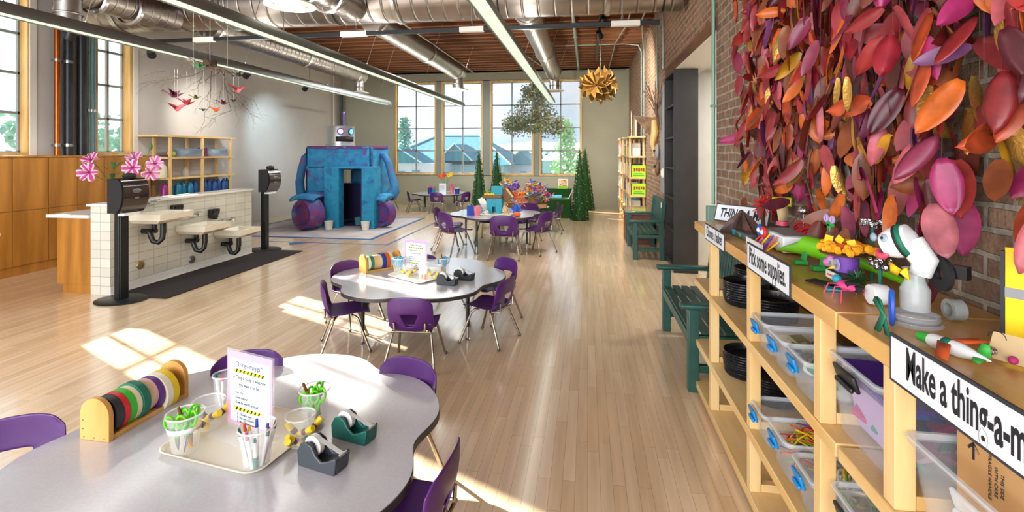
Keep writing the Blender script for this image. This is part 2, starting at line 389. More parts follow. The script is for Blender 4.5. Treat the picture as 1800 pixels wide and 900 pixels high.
struct('trim_door_edge', MB().bb(1.19, 1.23, 7.82, 7.86, 0, 2.8).bb(1.2, 1.6, 4.9, 7.86, 2.785, 2.8), 'white_trim', smooth=0)
# ------------------------------------------------------------------ ceiling ducts
def duct_mat(name, axis):
    m = M(name, '#938b84', 0.38, metal=1.0, var=0.12, vscale=1.5)
    n = m.node_tree.nodes; l = m.node_tree.links; b = n['Principled BSDF']
    tc = n.new('ShaderNodeTexCoord'); w = n.new('ShaderNodeTexWave'); w.wave_type = 'BANDS'; w.bands_direction = axis.upper(); w.inputs['Scale'].default_value = 0.314 / (0.12 if axis == 'y' else 0.2)
    l.new(tc.outputs['Object'], w.inputs['Vector'])
    rp = n.new('ShaderNodeValToRGB'); rp.color_ramp.elements[0].position = 0.0; rp.color_ramp.elements[1].position = 0.07
    l.new(w.outputs['Fac'], rp.inputs[0])
    bp = n.new('ShaderNodeBump'); bp.inputs['Strength'].default_value = 0.6; bp.inputs['Distance'].default_value = 0.02
    l.new(rp.outputs[0], bp.inputs['Height']); l.new(bp.outputs[0], b.inputs['Normal'])
duct_mat('duct_x', 'x'); duct_mat('duct_y', 'y')
M('diffuser', '#cfcfc2', 0.5)
def diffuser(parent, x, y, ztop, zd, r=0.13, disc=0.26):
    mb = MB().cyl((x, y, ztop), (x, y, zd + 0.03), r, n=24); mb.lathe([(r + 0.012, zd + 0.12), (r + 0.016, zd + 0.13), (r + 0.012, zd + 0.14)], (x, y, 0))
    mb.build('drop_collar', 'steel', parent)
    d = MB().lathe([(0.05, zd + 0.045), (disc * 0.6, zd + 0.04), (disc, zd + 0.012), (disc, zd), (disc * 0.86, zd - 0.006), (disc * 0.7, zd + 0.02)], (x, y, 0), 32)
    d.lathe([(0.001, zd - 0.012), (disc * 0.45, zd - 0.006), (disc * 0.62, zd + 0.016), (disc * 0.4, zd + 0.02)], (x, y, 0), 32)
    d.build('diffuser', 'diffuser', parent)
main = thing('ceiling_duct', 'big spiral steel air duct crossing the room under the ceiling to the brick wall', 'duct', (0, 6.25, 3.68))
MB().cyl((-7.5, 0, 0), (1.12, 0, 0), 0.31, n=36).build('duct_body', 'duct_x', main)
for x in (-6.6, -4.9, -2.45, 0.25): MB().lathe([(0.315, x - 0.03), (0.335, x - 0.02), (0.335, x + 0.02), (0.315, x + 0.03)], (0, 0, 0), 36, axis='x').build('collar', 'steel', main)
for x in (-5.6, -3.3, -1.1, 0.9):
    MB().lathe([(0.318, x - 0.01), (0.322, x - 0.01), (0.322, x + 0.01), (0.318, x + 0.01)], (0, 0, 0), 36, axis='x').cyl((x, 0, 0.32), (x, 0, 0.44), 0.006, n=6).build('hanger', 'black_metal', main)
fdl = ['round steel branch duct running along the left wall to the far corner', 'round steel branch duct running to the windows above the far round table', 'short steep looking branch duct running to the right window']
for (x, yend, zc), lb in zip(((-5.5, 11.45, 3.5), (-2.97, 11.25, 3.5), (-0.80, 12.2, 3.55)), fdl):
    d = thing('branch_duct', lb, 'duct', (x, 6.5, zc), group='branch ducts off the big duct')
    L_ = yend - 6.5
    MB().cyl((0, 0, 0), (0, L_, 0), 0.175, n=32).build('duct_body', 'duct_y', d)
    for yy in (0.12, L_ * 0.5, L_ - 0.35): MB().lathe([(0.178, yy - 0.03), (0.195, yy - 0.02), (0.195, yy + 0.02), (0.178, yy + 0.03)], (0, 0, 0), 32, axis='y').build('collar', 'steel', d)
    diffuser(d, 0, L_ - 0.12, -0.05, -0.42, 0.12, 0.24)
    MB().ball((0, L_, 0), 0.175, 20, sc_=(1, 0.35, 1)).build('end_cap', 'steel', d)
for (x, zc, zd), lb in zip(((-5.62, 3.42, 3.03), (-2.98, 3.45, 3.13)), ['steel branch duct over the left windows with a white ceiling diffuser', 'steel branch duct over the sink area with a round white diffuser']):
    d = thing('branch_duct', lb, 'duct', (x, 3.0, zc), group='branch ducts off the big duct')
    MB().cyl((0, 0, 0), (0, 3.0, 0.05), 0.175, n=32).build('duct_body', 'duct_y', d)
    for yy in (1.9, 2.35): MB().lathe([(0.178, yy - 0.03), (0.2, yy - 0.02), (0.2, yy + 0.02), (0.178, yy + 0.03)], (0, 0, 0), 32, axis='y').build('collar', 'steel', d)
    diffuser(d, 0, 1.62, -0.1, zd - zc, 0.12, 0.25)
# ------------------------------------------------------------------ pendant light fixtures
M('fixture_shell', '#7d8583', 0.4, metal=0.5)
M('lamp_lens', '#dfece0', 0.5, emit='#d6ecdc', estr=0.55)
fix = [(-3.04, 1.2, 11.8, 2.76, 'pendant strip light hanging over the middle of the room, nearer the left wall'),
       (-0.80, 1.2, 11.25, 2.76, 'pendant strip light seen from below hanging down the right of the room'),
       (-4.68, 1.2, 11.2, 2.76, 'pendant strip light closest to the left wall, above the sinks')]
for x, y0, y1, z, lb in fix:
    t = thing('pendant_light', lb, 'light fixture', (x, y0, z), group='long pendant strip lights')
    L_ = y1 - y0
    mb = MB().prism([(-0.075, 0.0), (-0.07, 0.06), (-0.03, 0.105), (0.03, 0.105), (0.07, 0.06), (0.075, 0.0), (0.062, 0.0), (0.062, 0.02), (-0.062, 0.02), (-0.062, 0.0)], 0, L_, plane='xz')
    mb.build('housing', 'fixture_shell', t, bevel=0)
    lens = MB(); k = int(L_ / 1.2)
    for i in range(k): lens.bb(-0.06, 0.06, i * L_ / k + 0.01, (i + 1) * L_ / k - 0.01, 0.008, 0.021)
    lens.build('lens', 'lamp_lens', t, smooth=0)
    for i in range(5):
        yy = 0.6 + i * (L_ - 1.2) / 4; MB().cyl((0, yy, 0.1), (0.42, yy, 4.1 - z), 0.003, n=5).build('suspension_cable', 'steel', t)
    # uplight is added above each fixture to brighten the ceiling; strip lamp shines down
    light('ceiling_fill', 'AREA', (x, (y0 + y1) / 2, z + 0.112), 45, (1.0, 0.97, 0.90), shape='RECTANGLE', size=0.07, size_y=L_ * 0.98, rot=(R(180), 0, 0))
    light('strip_lamp', 'AREA', (x, (y0 + y1) / 2, z - 0.003), 40 if x < -2 else 7, (1.0, 0.99, 0.94), shape='RECTANGLE', size=0.11, size_y=L_ * 0.98)
t = thing('ceiling_light', 'short strip light mounted up against the dark wooden ceiling near the windows', 'light fixture', (-3.5, 9.9, 3.92))
MB().prism([(-0.09, 0), (-0.07, 0.09), (0.07, 0.09), (0.09, 0)], 0, 3.1, plane='xz').build('housing', 'fixture_shell', t)
MB().bb(-0.07, 0.07, 0.03, 3.07, -0.004, 0.0).build('lens', 'lamp_lens', t, smooth=0)
light('ceiling_lamp', 'AREA', (-3.5, 11.45, 3.914), 110, (1, 0.98, 0.94), shape='RECTANGLE', size=0.13, size_y=3.0)
MB().cyl((0, 0.4, 0.09), (0, 0.4, 0.19), 0.006, n=6).cyl((0, 2.7, 0.09), (0, 2.7, 0.19), 0.006, n=6).build('hanger', 'steel', t)
# ------------------------------------------------------------------ tracks and spot lamps
t = thing('lighting_track', 'dark grey track bar crossing the room below the big duct', 'track', (0, 5.9, 3.15))
MB().bb(-6.3, 0.82, -0.025, 0.025, -0.03, 0.02).build('bar', 'black_metal', t, bevel=0.003)
for x0, x1 in ((-5.2, -4.9), (-3.1, -2.75), (-1.55, -1.25), (0.27, 0.6)): MB().bb(x0, x1, -0.032, 0.032, -0.037, 0.027).build('track_joiner', 'white_paint', t, bevel=0.004)['label'] = 'white painted joiner'
for x in (-5.05, -3.9, -2.9, -1.4, 0.4): MB().cyl((x, 0, 0.02), (x, 0, 0.95), 0.006, n=6).cyl((x, 0, 0.02), (x, 0, 0.09), 0.02, 0.012, n=8).build('hanger_rod', 'steel', t)
def spot_head(name, label, loc, target, lit=True, group='spot lamps on the tracks', power=60, cone=70, colr=(1, 0.93, 0.82)):
    t = thing(name, label, 'spotlight', loc, group=group)
    d = (Vector(target) - Vector(loc)).normalized()
    MB().cyl((0, 0, 0), (0, 0, 0.10), 0.012, n=8).box((0, 0, 0.11), (0.05, 0.1, 0.03)).build('mount', 'black_metal', t)
    a = -d * 0.09
    mb = MB().tube([a, a + d * 0.03, d * 0.05, d * 0.055], [0.035, 0.05, 0.06, 0.06], 18, caps=False); mb.tube([a + d * 0.001, a], [0.035, 0.001], 18)
    mb.build('housing', 'black_metal', t, solid=0.002)
    M('bulb', '#fff2d8', 0.4, emit='#fff0d0', estr=6); M('bulb_off', '#555555', 0.3)
    MB().tube([d * 0.02, d * 0.035], [0.05, 0.05], 18).build('bulb', 'bulb' if lit else 'bulb_off', t)
    if lit and power:
        light('spot_lamp', 'SPOT', Vector(loc) + d * 0.06, power, colr, to=target, spot_size=R(cone), spot_blend=0.9, shadow_soft_size=0.06)
    return t
t = thing('lighting_track', 'black track bar for spot lamps running along the left wall', 'track', (-6.3, 3.5, 3.22))
MB().bb(-0.02, 0.02, 0, 9.5, -0.02, 0.02).build('bar', 'black_metal', t, bevel=0.003)
for y in (1.0, 4.0, 7.0, 9.3): MB().cyl((0, y, 0.02), (0, y, 0.88), 0.005, n=6).build('hanger_rod', 'steel', t)
for (y, tgt, lb) in ((5.2, (-7.4, 5.6, 0.9), 'lit black spot lamp hanging in front of the left wall pipes'), (6.35, (-7.5, 7.9, 2.2), 'lit black spot lamp beside the second left window'),
                     (8.4, (-7.8, 9.0, 2.3), 'black spot lamp tilted at the left wall, above the open wooden shelf'), (10.35, (-7.8, 11.2, 2.1), 'black spot lamp tilted at the left wall, just before the painted robot house')):
    spot_head('spot_lamp', lb, (-6.3, y, 3.09), tgt, power=60 if y < 8 else 95, colr=(1, 0.93, 0.82) if y < 10 else (0.72, 0.92, 1.0))
t = thing('lighting_track', 'black track bar running along the ceiling to the gold paper star', 'track', (0.21, 6.6, 3.95))
MB().bb(-0.02, 0.02, 0, 5.9, -0.02, 0.02).build('bar', 'black_metal', t, bevel=0.003)
MB().cyl((0, 0.4, 0.02), (0, 0.4, 0.15), 0.006, n=6).cyl((0, 5.4, 0.02), (0, 5.4, 0.15), 0.006, n=6).build('hanger_rod', 'steel', t)
_s = spot_head('spot_lamp', 'lit black spot lamp below the big duct near the gold paper star', (0.21, 7.2, 3.5), (-0.6, 9.5, 0), power=260, cone=130)
MB().cyl((0, 0, 0.11), (0, 0, 0.435), 0.012, n=8).build('stem', 'black_metal', _s)
_s = spot_head('spot_lamp', 'black spot lamp behind the gold paper star, turned to the brick wall', (0.21, 8.9, 3.72), (1.1, 11.3, 2.0), power=330, cone=120)
MB().cyl((0, 0, 0.11), (0, 0, 0.215), 0.012, n=8).build('stem', 'black_metal', _s)
# conduits under the ceiling and on the brick wall
def conduit(label, pts, r=0.013, name='conduit', mat='conduit', box=None, group='metal conduits'):
    mb = MB().tube(pts, r, 8)
    o = mb.build(name, mat); tag(o, label, 'pipe', group)
    cl = MB()
    for i in range(len(pts) - 1):
        a, b_ = Vector(pts[i]), Vector(pts[i + 1])
        if (b_ - a).length > 1.2: p = a.lerp(b_, 0.5); cl.box(p, (r * 3, r * 3, 0.02))
    if cl.v: cl.build('clip', mat, o)
    if box: MB().box(box[0], box[1]).build('junction_box', mat, o, bevel=0.006)
    return o
conduit('thin pale conduit running along the ceiling beside the brick wall', [(0.72, 6.7, 4.03), (0.72, 9.5, 4.03), (0.6, 11, 4.03), (0.6, 14.8, 4.03)])
conduit('pale conduit bending from the ceiling down onto the brick wall', [(0.95, 7.0, 4.0), (0.95, 9.0, 4.0), (1.1, 10.3, 3.95), (1.17, 10.7, 3.8), (1.17, 10.7, 1.9)])
conduit('second pale conduit curving from the ceiling down the brick wall', [(-1.0, 11.2, 4.04), (0.8, 11.2, 4.04), (1.1, 11.2, 4.0), (1.17, 11.2, 3.85), (1.17, 11.2, 1.9)])
conduit('grey pipe hanging straight along the ceiling between duct and gold star', [(-0.25, 6.7, 4.0), (-0.25, 13.7, 4.0), (-0.25, 13.7, 3.85)], 0.03)
conduit('long thin grey pipe along the top of the far wall', [(-7.6, 14.82, 4.06), (-2.2, 14.82, 4.06), (1.1, 14.82, 4.06)], 0.02)
conduit('bent pale conduit crossing the ceiling above the strip lights', [(-1.9, 7.2, 4.04), (-1.75, 10.5, 4.04), (-1.3, 13.6, 4.04), (-0.9, 14.7, 4.04)])
conduit('pale ceiling conduit left of the middle branch duct', [(-3.4, 7.4, 4.04), (-3.4, 14.7, 4.04)])
conduit('vertical green painted conduit on the brick beside the doorway', [(1.165, 4.93, 4.0), (1.165, 4.87, 3.0), (1.165, 4.87, 1.16)], 0.017, mat='green_conduit' if M('green_conduit', '#7fa293', 0.5, metal=0.2) else None, box=((1.15, 4.87, 1.06), (0.09, 0.09, 0.17)))
conduit('vertical steel pipe on the brick wall behind the leaf curtain', [(1.155, 2.4, 4.0), (1.155, 2.4, 2.0), (1.155, 2.4, 1.18)], 0.021, mat='conduit', box=((1.155, 2.4, 1.42), (0.06, 0.07, 0.06)))
conduit('vertical pale conduit on the brick wall left of the doorway header', [(1.165, 8.0, 3.9), (1.165, 8.0, 2.95)], 0.015)
conduit('thin vertical conduit on the brick wall above the bird sculpture', [(1.17, 8.75, 4.0), (1.17, 8.75, 2.75)], 0.01)
# corner pipe behind the robot
conduit('black pipe in the far left corner above the robot house', [(-7.35, 14.6, 3.5), (-7.6, 14.6, 3.5), (-7.68, 14.6, 3.4), (-7.68, 14.6, 0.1)], 0.05, name='corner_pipe', mat='black_metal', group=None)
conduit('thin white pipe in the far left corner beside the black one', [(-7.74, 14.25, 4.0), (-7.74, 14.25, 0.1)], 0.022, name='corner_pipe', mat='white_paint', group=None)
# left wall pipes
M('copper', '#b5622a', 0.35, metal=0.8, var=0.2, vscale=8, vstretch=(1, 1, 0.1)); M('pipe_black', '#20242a', 0.4, var=0.3, vscale=5)
M('pipe_teal', '#6e9296', 0.5)
def vpipe(label, y, r, mat, x=-7.72, z0=1.6, z1=4.3, ringz=(1.75, 3.0)):
    o = MB().cyl((x, y, z0), (x, y, z1), r, n=18).build('wall_pipe', mat); tag(o, label, 'pipe')
    for z in ringz: MB().cyl((x, y, z - 0.02), (x, y, z + 0.02), r + 0.007, n=18).box((x - 0.03, y - 0.0, z), (0.09, r * 1.5, 0.025)).build('clamp', 'steel', o)
vpipe('orange copper pipe between the two left windows', 6.19, 0.035, 'copper')
vpipe('thick black pipe right of the copper pipe', 6.35, 0.055, 'pipe_black')
vpipe('black pipe second right of the copper pipe, nearest the window frame', 6.55, 0.06, 'pipe_black', ringz=())
for y_ in (6.66, 6.71, 6.76): vpipe({6.66: 'thin teal pipe touching the second black pipe', 6.71: 'thin teal pipe in the middle of three beside the window', 6.76: 'thin teal pipe closest to the window frame'}[y_], y_, 0.016, 'pipe_teal', ringz=(2.3,))
o = struct('trim_3', MB().bb(-7.97, -7.93, 6.86, 7.46, 3.72, 3.9), 'white_trim', smooth=0)  # added strip across the top panes, blocks a stray sun patch
# ------------------------------------------------------------------ cabinets along the left wall
M('gap_dark', '#3a2410', 0.8)
cy = [3.72, 4.15, 4.58, 5.03, 5.46, 5.905, 6.31, 6.72, 7.13, 7.55]
cl = ['wooden cabinet at the left edge of the view', 'wooden wall cabinet under the first left window, left half', 'wooden wall cabinet under the first left window, right half', 'wooden wall cabinet with a small pale label on its lower door', 'wooden wall cabinet under the copper and black pipes',
      'wooden wall cabinet left of the pink lilies', 'wooden wall cabinet behind the pink lilies', 'wooden wall cabinet right of the second left window', 'last wooden wall cabinet, beside the open pine shelf']
for i in range(9):
    y0, y1 = cy[i], cy[i + 1]
    t = thing('cabinet', cl[i], 'cabinet', (-7.65, (y0 + y1) / 2, 0), group='wooden cabinets along the left wall'); w = (y1 - y0)
    MB().bb(-0.145, 0.125, -w / 2 + 0.001, w / 2 - 0.001, 0.0, 1.57).build('body', 'cab_wood', t, smooth=0)
    for z0, z1 in ((0.13, 0.857), (0.864, 1.565)):
        MB().bb(0.127, 0.147, -w / 2 + 0.004, w / 2 - 0.004, z0, z1).build('door', 'cab_wood', t, smooth=0, bevel=0.002)
    if i == 3: MB().bb(0.148, 0.15, -0.06, 0.08, 0.56, 0.60).build('label_strip', 'white_paint', t, smooth=0)
o = MB().bb(-7.795, -7.5, 3.72, 7.57, 1.571, 1.598).build('wooden_ledge', 'cab_wood', bevel=0.003); tag(o, 'long wooden ledge running along the top of the left wall cabinets', 'ledge')
# ------------------------------------------------------------------ tiled sink wall, counter
brickmat('tile_x', 'yz', '#d9d8cd', '#cfcec2', '#a9a79c', 0.21, 0.105, 0.0035, offset=0.0, rough=0.3, bump=0.2)
brickmat('tile_y', 'xz', '#dadbd2', '#cfcec2', '#a9a79c', 0.28, 0.105, 0.0035, offset=0.0, rough=0.3, bump=0.2)
wl = thing('sink_wall', 'low white tiled partition wall carrying three sinks', 'partition', (-5.55, 6.13, 0))
mb = MB(); mb.bb(-0.13, 0.13, -1.21, 1.21, 0.0, 1.02)
mb.mi = [0, 0, 1, 0, 1, 0]
mb.build('tiled_body', ['tile_x', 'tile_y'], wl, smooth=0)
M('quartz', '#e6e6e2', 0.25)
MB().bb(-0.16, 0.15, -1.24, 1.24, 1.021, 1.05).build('coping', 'quartz', wl, bevel=0.004)
MB().bb(0.131, 0.136, -1.21, 1.21, 0, 0.1).build('base_strip', 'quartz', wl, smooth=0)
M('brass_dull', '#a9906a', 0.4, metal=0.8); M('grey_dull', '#7c7c7c', 0.4, metal=0.7)
for y, z, m, lb in ((5.31, 0.266, 'brass_dull', 'tan round cover plate'), (6.11, 0.16, 'grey_dull', 'grey round cover plate')):
    o = MB().lathe([(0.001, 0.146), (0.045, 0.144), (0.055, 0.131)], (0, y - 6.13, z), 24, axis='x').cyl((0.14, y - 6.13, z), (0.152, y - 6.13, z), 0.008, n=8).build('cover_plate', m, wl); o['label'] = lb
ct = thing('counter_cabinet', 'honey wood counter cabinet behind the tiled sink wall', 'cabinet', (-5.95, 6.12, 0))
MB().bb(-0.22, 0.262, -1.17, 1.1, 0.1, 0.88).bb(-0.14, 0.262, -1.17, 1.1, 0, 0.1).build('body', 'cab_wood', ct, smooth=0, bevel=0.003)
o = MB().bb(-6.27, -5.69, 4.9, 7.26, 0.881, 0.92).build('worktop', 'quartz', bevel=0.004); tag(o, 'white worktop on the counter behind the sinks', 'worktop')
M('ceramic', '#e3dcc8', 0.2, coat=0.5)
def sink(label, y0, y1, z):
    w = y1 - y0; t = thing('wall_sink', label, 'sink', (-5.415, (y0 + y1) / 2, z), group='three stepped sinks')
    d = 0.44; h = 0.075
    mb = MB(); e = 0.035
    o_ = [(0, -w / 2), (d, -w / 2), (d, w / 2), (0, w / 2)]; i_ = [(0.09, -w / 2 + e), (d - e, -w / 2 + e), (d - e, w / 2 - e), (0.09, w / 2 - e)]
    ib = [(0.14, -w / 2 + e + 0.04), (d - e - 0.05, -w / 2 + e + 0.04), (d - e - 0.05, w / 2 - e - 0.04), (0.14, w / 2 - e - 0.04)]
    ob = [(0, -w / 2), (d, -w / 2), (d, w / 2), (0, w / 2)]; ob2 = [(0.0, -w / 2 + 0.05), (d - 0.08, -w / 2 + 0.05), (d - 0.08, w / 2 - 0.05), (0.0, w / 2 - 0.05)]
    vs = [(x, y, 0) for x, y in o_] + [(x, y, 0) for x, y in i_] + [(x, y, -0.09) for x, y in ib] + [(x, y, -h) for x, y in ob] + [(x, y, -0.12) for x, y in ob2]
    fs = []
    for i in range(4):
        j = (i + 1) % 4
        fs += [(i, j, 4 + j, 4 + i), (4 + i, 4 + j, 8 + j, 8 + i), (12 + i, 12 + j, j, i), (16 + i, 16 + j, 12 + j, 12 + i)]
    fs += [(8, 9, 10, 11), (19, 18, 17, 16)]
    mb.add(vs, fs); mb.build('basin', 'ceramic', t, bevel=0.006)
    MB().cyl((0.1, 0, -0.035), (0.094, 0, -0.035), 0.012, n=10).cyl((0.24, 0, -0.089), (0.24, 0, -0.086), 0.02, n=12).build('drain_hole', 'black_matt', t)
    f = MB(); zf = 0.095
    f.cyl((0.0, -0.1, zf), (0.05, -0.1, zf), 0.018, n=12).cyl((0, 0.1, zf), (0.05, 0.1, zf), 0.018, n=12).cyl((0.045, -0.11, zf), (0.045, 0.11, zf), 0.014, n=12)
    f.tube([(0.045, 0, zf), (0.07, 0, zf + 0.03), (0.12, 0, zf + 0.035), (0.15, 0, zf + 0.01)], 0.012, 10)
    for s_ in (-1, 1): f.cyl((0.045, s_ * 0.1, zf), (0.045, s_ * 0.1, zf + 0.045), 0.01, n=8).box((0.06, s_ * 0.1, zf + 0.05), (0.07, 0.018, 0.012))
    f.build('faucet', 'chrome', t)
    p = MB(); p.cyl((0.24, 0, -0.12), (0.24, 0, -0.26), 0.034, n=14)
    p.tube([(0.24, 0, -0.24), (0.23, -0.005, -0.33), (0.19, -0.02, -0.375), (0.14, -0.04, -0.36), (0.12, -0.05, -0.3), (0.11, -0.05, -0.26), (0.08, -0.05, -0.235), (0.0, -0.05, -0.235)], 0.032, 12)
    p.tube([(0.03, 0.09, -0.27), (0.03, 0.09, -0.16)], 0.028, 12).cyl((0.0, 0.09, -0.25), (0.05, 0.09, -0.25), 0.033, n=12)
    p.build('drain_trap', 'black_plastic', t)
    MB().cyl((0.03, 0.09, -0.16), (0.03, 0.09, -0.11), 0.025, n=12).build('shutoff_valve', 'chrome', t)
sink('highest sink, nearest the camera on the tiled wall', 5.13, 5.64, 0.91)
sink('middle height sink on the tiled wall', 5.82, 6.30, 0.67)
sink('lowest sink, farthest along the tiled wall', 6.50, 6.95, 0.505)
for y, z, lb in ((5.80, 0.885, 'black soap dispenser above the highest sink on the tiled wall'), (6.46, 0.755, 'black soap dispenser between the middle and lowest sinks')):
    t = thing('soap_dispenser', lb, 'soap dispenser', (-5.418, y, z), group='black wall soap dispensers')
    MB().grid(lambda u, v: (0.001 + 0.09 * math.sin(math.pi * min(1, 0.15 + 0.85 * v) * 0.62) , (u - 0.5) * 0.13, -0.07 + 0.14 * v), 2, 8).box((0.035, 0, 0), (0.07, 0.13, 0.135)).build('housing', 'black_plastic', t, bevel=0.012)
    MB().box((0.06, 0, -0.075), (0.045, 0.06, 0.015)).build('nozzle', 'black_matt', t)
# paper towel stands
def towel_stand(label, loc):
    t = thing('towel_stand', label, 'stand', loc, group='black floor stands for towel dispensers')
    MB().lathe([(0.001, 0), (0.27, 0), (0.275, 0.008), (0.26, 0.018), (0.001, 0.022)], (0.0, 0, 0), 40, sx=1.0, sy=0.8).build('base', 'black_metal', t)
    MB().box((0, 0, 0.55), (0.085, 0.10, 1.06)).box((0.0, 0, 0.55), (0.06, 0.12, 1.06)).build('pole', 'black_metal', t, bevel=0.006)
    return t
def towel_dispenser(label, loc):
    t = thing('towel_dispenser', label, 'towel dispenser', loc, group='black paper towel dispensers')
    prof = [(0, 0.0), (0.12, 0.0), (0.165, 0.06), (0.195, 0.14), (0.2, 0.24), (0.175, 0.34), (0.13, 0.375), (0, 0.38)]
    MB().prism([(x * 0.93, z * 0.985 + 0.003) for x, z in prof], -0.17, -0.155, plane='xz').prism([(x * 0.93, z * 0.985 + 0.003) for x, z in prof], 0.155, 0.17, plane='xz').bb(0, 0.02, -0.155, 0.155, 0.003, 0.377).build('housing', 'black_matt', t, bevel=0.003)
    cv = MB(); pts = prof[1:-1]
    M('smoke_cover', '#2a1f1e', 0.12, coat=0.6)
    vs = []; 
    for x, z in pts: vs += [(x, -0.153, z), (x, 0.153, z)]
    cv.add(vs, [(2 * i, 2 * i + 1, 2 * i + 3, 2 * i + 2) for i in range(len(pts) - 1)])
    cv.add([(x, -0.153, z) for x, z in pts] + [(0.02, -0.153, 0.37), (0.02, -0.153, 0.01)], [tuple(range(8))]); cv.add([(x, 0.153, z) for x, z in pts] + [(0.02, 0.153, 0.37), (0.02, 0.153, 0.01)], [tuple(range(8))[::-1]])
    cv.build('cover', 'smoke_cover', t, smooth=50)
    MB().lathe([(0.001, 0.006), (0.04, 0.004), (0.05, 0)], (0.197, 0.0, 0.24), 20, axis='x', sx=1.2, sy=0.5).build('window_oval', 'grey_dull', t)
    MB().box((0.195, 0.0, 0.165), (0.01, 0.05, 0.022)).build('badge', 'steel', t)
    MB().lathe([(0.05, 0.38), (0.06, 0.4), (0.05, 0.43), (0.001, 0.44)], (0.1, 0.0, 0), 16, sx=1.0, sy=1.2).build('knob', 'black_matt', t)
    MB().bb(0.06, 0.14, -0.1, 0.1, -0.03, 0.0).build('towel_end', 'paper', t, smooth=0)
    return t
s1 = towel_stand('black floor stand at the near end of the tiled wall', (-5.13, 4.79, 0.0)); towel_dispenser('black paper towel dispenser on the nearer stand, in front of the lilies', (-5.13, 4.79, 0.98))
towel_stand('black floor stand at the far end of the sinks', (-5.38, 7.62, 0.0)); towel_dispenser('black paper towel dispenser on the farther stand, near the robot house', (-5.38, 7.62, 0.98))
M('mat_black', '#241a1a', 0.95, bump=0.6, bscale=250, var=0.15, vscale=80)
o = MB().bb(-5.38, -4.67, 4.9, 7.6, 0.0005, 0.012).build('floor_mat', 'mat_black', bevel=0.003); tag(o, 'long dark rubber mat on the floor in front of the sinks', 'mat')
# lily vase
M('petal_pink', '#b02a78', 0.5, c2='#c84a94', vscale=18); M('petal_white', '#d880b4', 0.5, c2='#c05098', vscale=14); M('petal_edge', '#ecc4da', 0.5); M('stem_green', '#4d7a35', 0.5); M('leaf_green', '#3f6b30', 0.5, var=0.2); M('pistil', '#7a3b1e', 0.6)
M('clear_glass', '#e8f4f4', 0.03, alpha=0.22)
t = thing('flower_vase', 'glass vase on the counter holding the pink and white lilies', 'vase', (-5.95, 5.45, 0.921))
MB().lathe([(0.001, 0.0), (0.05, 0), (0.055, 0.02), (0.045, 0.15), (0.06, 0.25), (0.055, 0.25), (0.04, 0.15), (0.045, 0.02), (0.001, 0.012)], n=24).build('glass', 'clear_glass', t)
def lily(name, loc, tip, r, mat, label):
    d = Vector(tip).normalized(); t = thing(name, label, 'flower', loc, group='pink lilies in the vase'); q = d.to_track_quat('Z', 'Y').to_matrix()
    for k in range(6):
        a = k * math.pi / 3 + (0.1 if k % 2 else 0); mb = MB()
        def fn(u, v, a=a, k=k):
            L_ = r * (1 if k % 2 else 0.93); w = (0.36 if k % 2 else 0.27) * L_ * math.sin(math.pi * (0.12 + 0.88 * v)) ** 0.8
            rr = L_ * (0.06 + 0.94 * math.sin(v * 1.75)); zz = L_ * (0.75 * v - 1.0 * max(0, v - 0.5) ** 1.6 * 2)
            s_ = (u - 0.5) * 2; p = Vector((rr * math.cos(a) - s_ * w * math.sin(a), rr * math.sin(a) + s_ * w * math.cos(a), zz + abs(s_) * 0.12 * w))
            return q @ p
        mb.grid(fn, 4, 8); mb.mi = [0 if i_ % 4 in (1, 2) and i_ < 28 else 1 for i_ in range(32)]; mb.build('petal', [mat, 'petal_edge'], t, solid=0.002)
    st = MB()
    for k in range(5):
        a = k * 1.256; st.tube([q @ Vector((0, 0, 0)), q @ Vector((0.2 * r * math.cos(a), 0.2 * r * math.sin(a), 0.8 * r))], 0.0018, 5); st.ball(q @ Vector((0.2 * r * math.cos(a), 0.2 * r * math.sin(a), 0.82 * r)), 0.006, 6)
    st.build('stamen', 'pistil', t)
ls = [((-6.0, 5.18, 1.40), (0.3, -0.9, 0.1), 0.12, 'petal_pink', 'deep pink open lily, lowest left in the bunch'), ((-6.05, 5.25, 1.55), (0.1, -0.8, 0.7), 0.10, 'petal_pink', 'pink lily at the upper left of the bunch'),
      ((-5.62, 5.4, 1.45), (0.4, -0.9, 0.1), 0.11, 'petal_pink', 'pink and white lily in the middle above the towel dispenser'), ((-5.7, 5.5, 1.57), (0.2, -0.5, 0.8), 0.10, 'petal_white', 'pale lily at the top middle of the bunch'),
      ((-5.45, 5.55, 1.50), (0.7, -0.7, 0.2), 0.10, 'petal_white', 'white edged lily at the upper right of the bunch'), ((-5.42, 5.45, 1.39), (0.8, -0.6, -0.3), 0.10, 'petal_white', 'white edged lily at the lower right of the bunch')]
stm = MB()
for l_, tip, r_, m_, lb in ls:
    lily('lily', l_, tip, r_, m_, lb); stm.tube([(0, 0, 0.1), (0, 0, 0.3), Vector(l_) - Vector((-5.95, 5.45, 0.921)) - Vector(tip).normalized() * 0.01], 0.004, 6)
stm.tube([(0, 0, 0.3), (0.3, 0.1, 0.5), (0.38, 0.15, 0.78)], 0.004, 6)
stm.build('stem', 'stem_green', t)
lf = MB()
for a, l_, z in ((0.5, 0.25, 0.4), (2.5, 0.3, 0.35), (4.2, 0.28, 0.45), (5.5, 0.25, 0.5), (1.4, 0.22, 0.5)):
    lf.grid(lambda u, v: (v * l_ * math.cos(a) - (u - 0.5) * 0.06 * math.sin(math.pi * v) * math.sin(a), v * l_ * math.sin(a) + (u - 0.5) * 0.06 * math.sin(math.pi * v) * math.cos(a), z + 0.1 * math.sin(v * 3)), 2, 6)
lf.ball((0.385, 0.15, 0.8), 0.02, 8, sc_=(1, 1, 2.6)); lf.ball((-0.2, -0.25, 0.5), 0.02, 8, sc_=(2.2, 1, 1))
lf.build('foliage', 'leaf_green', t, solid=0.001)
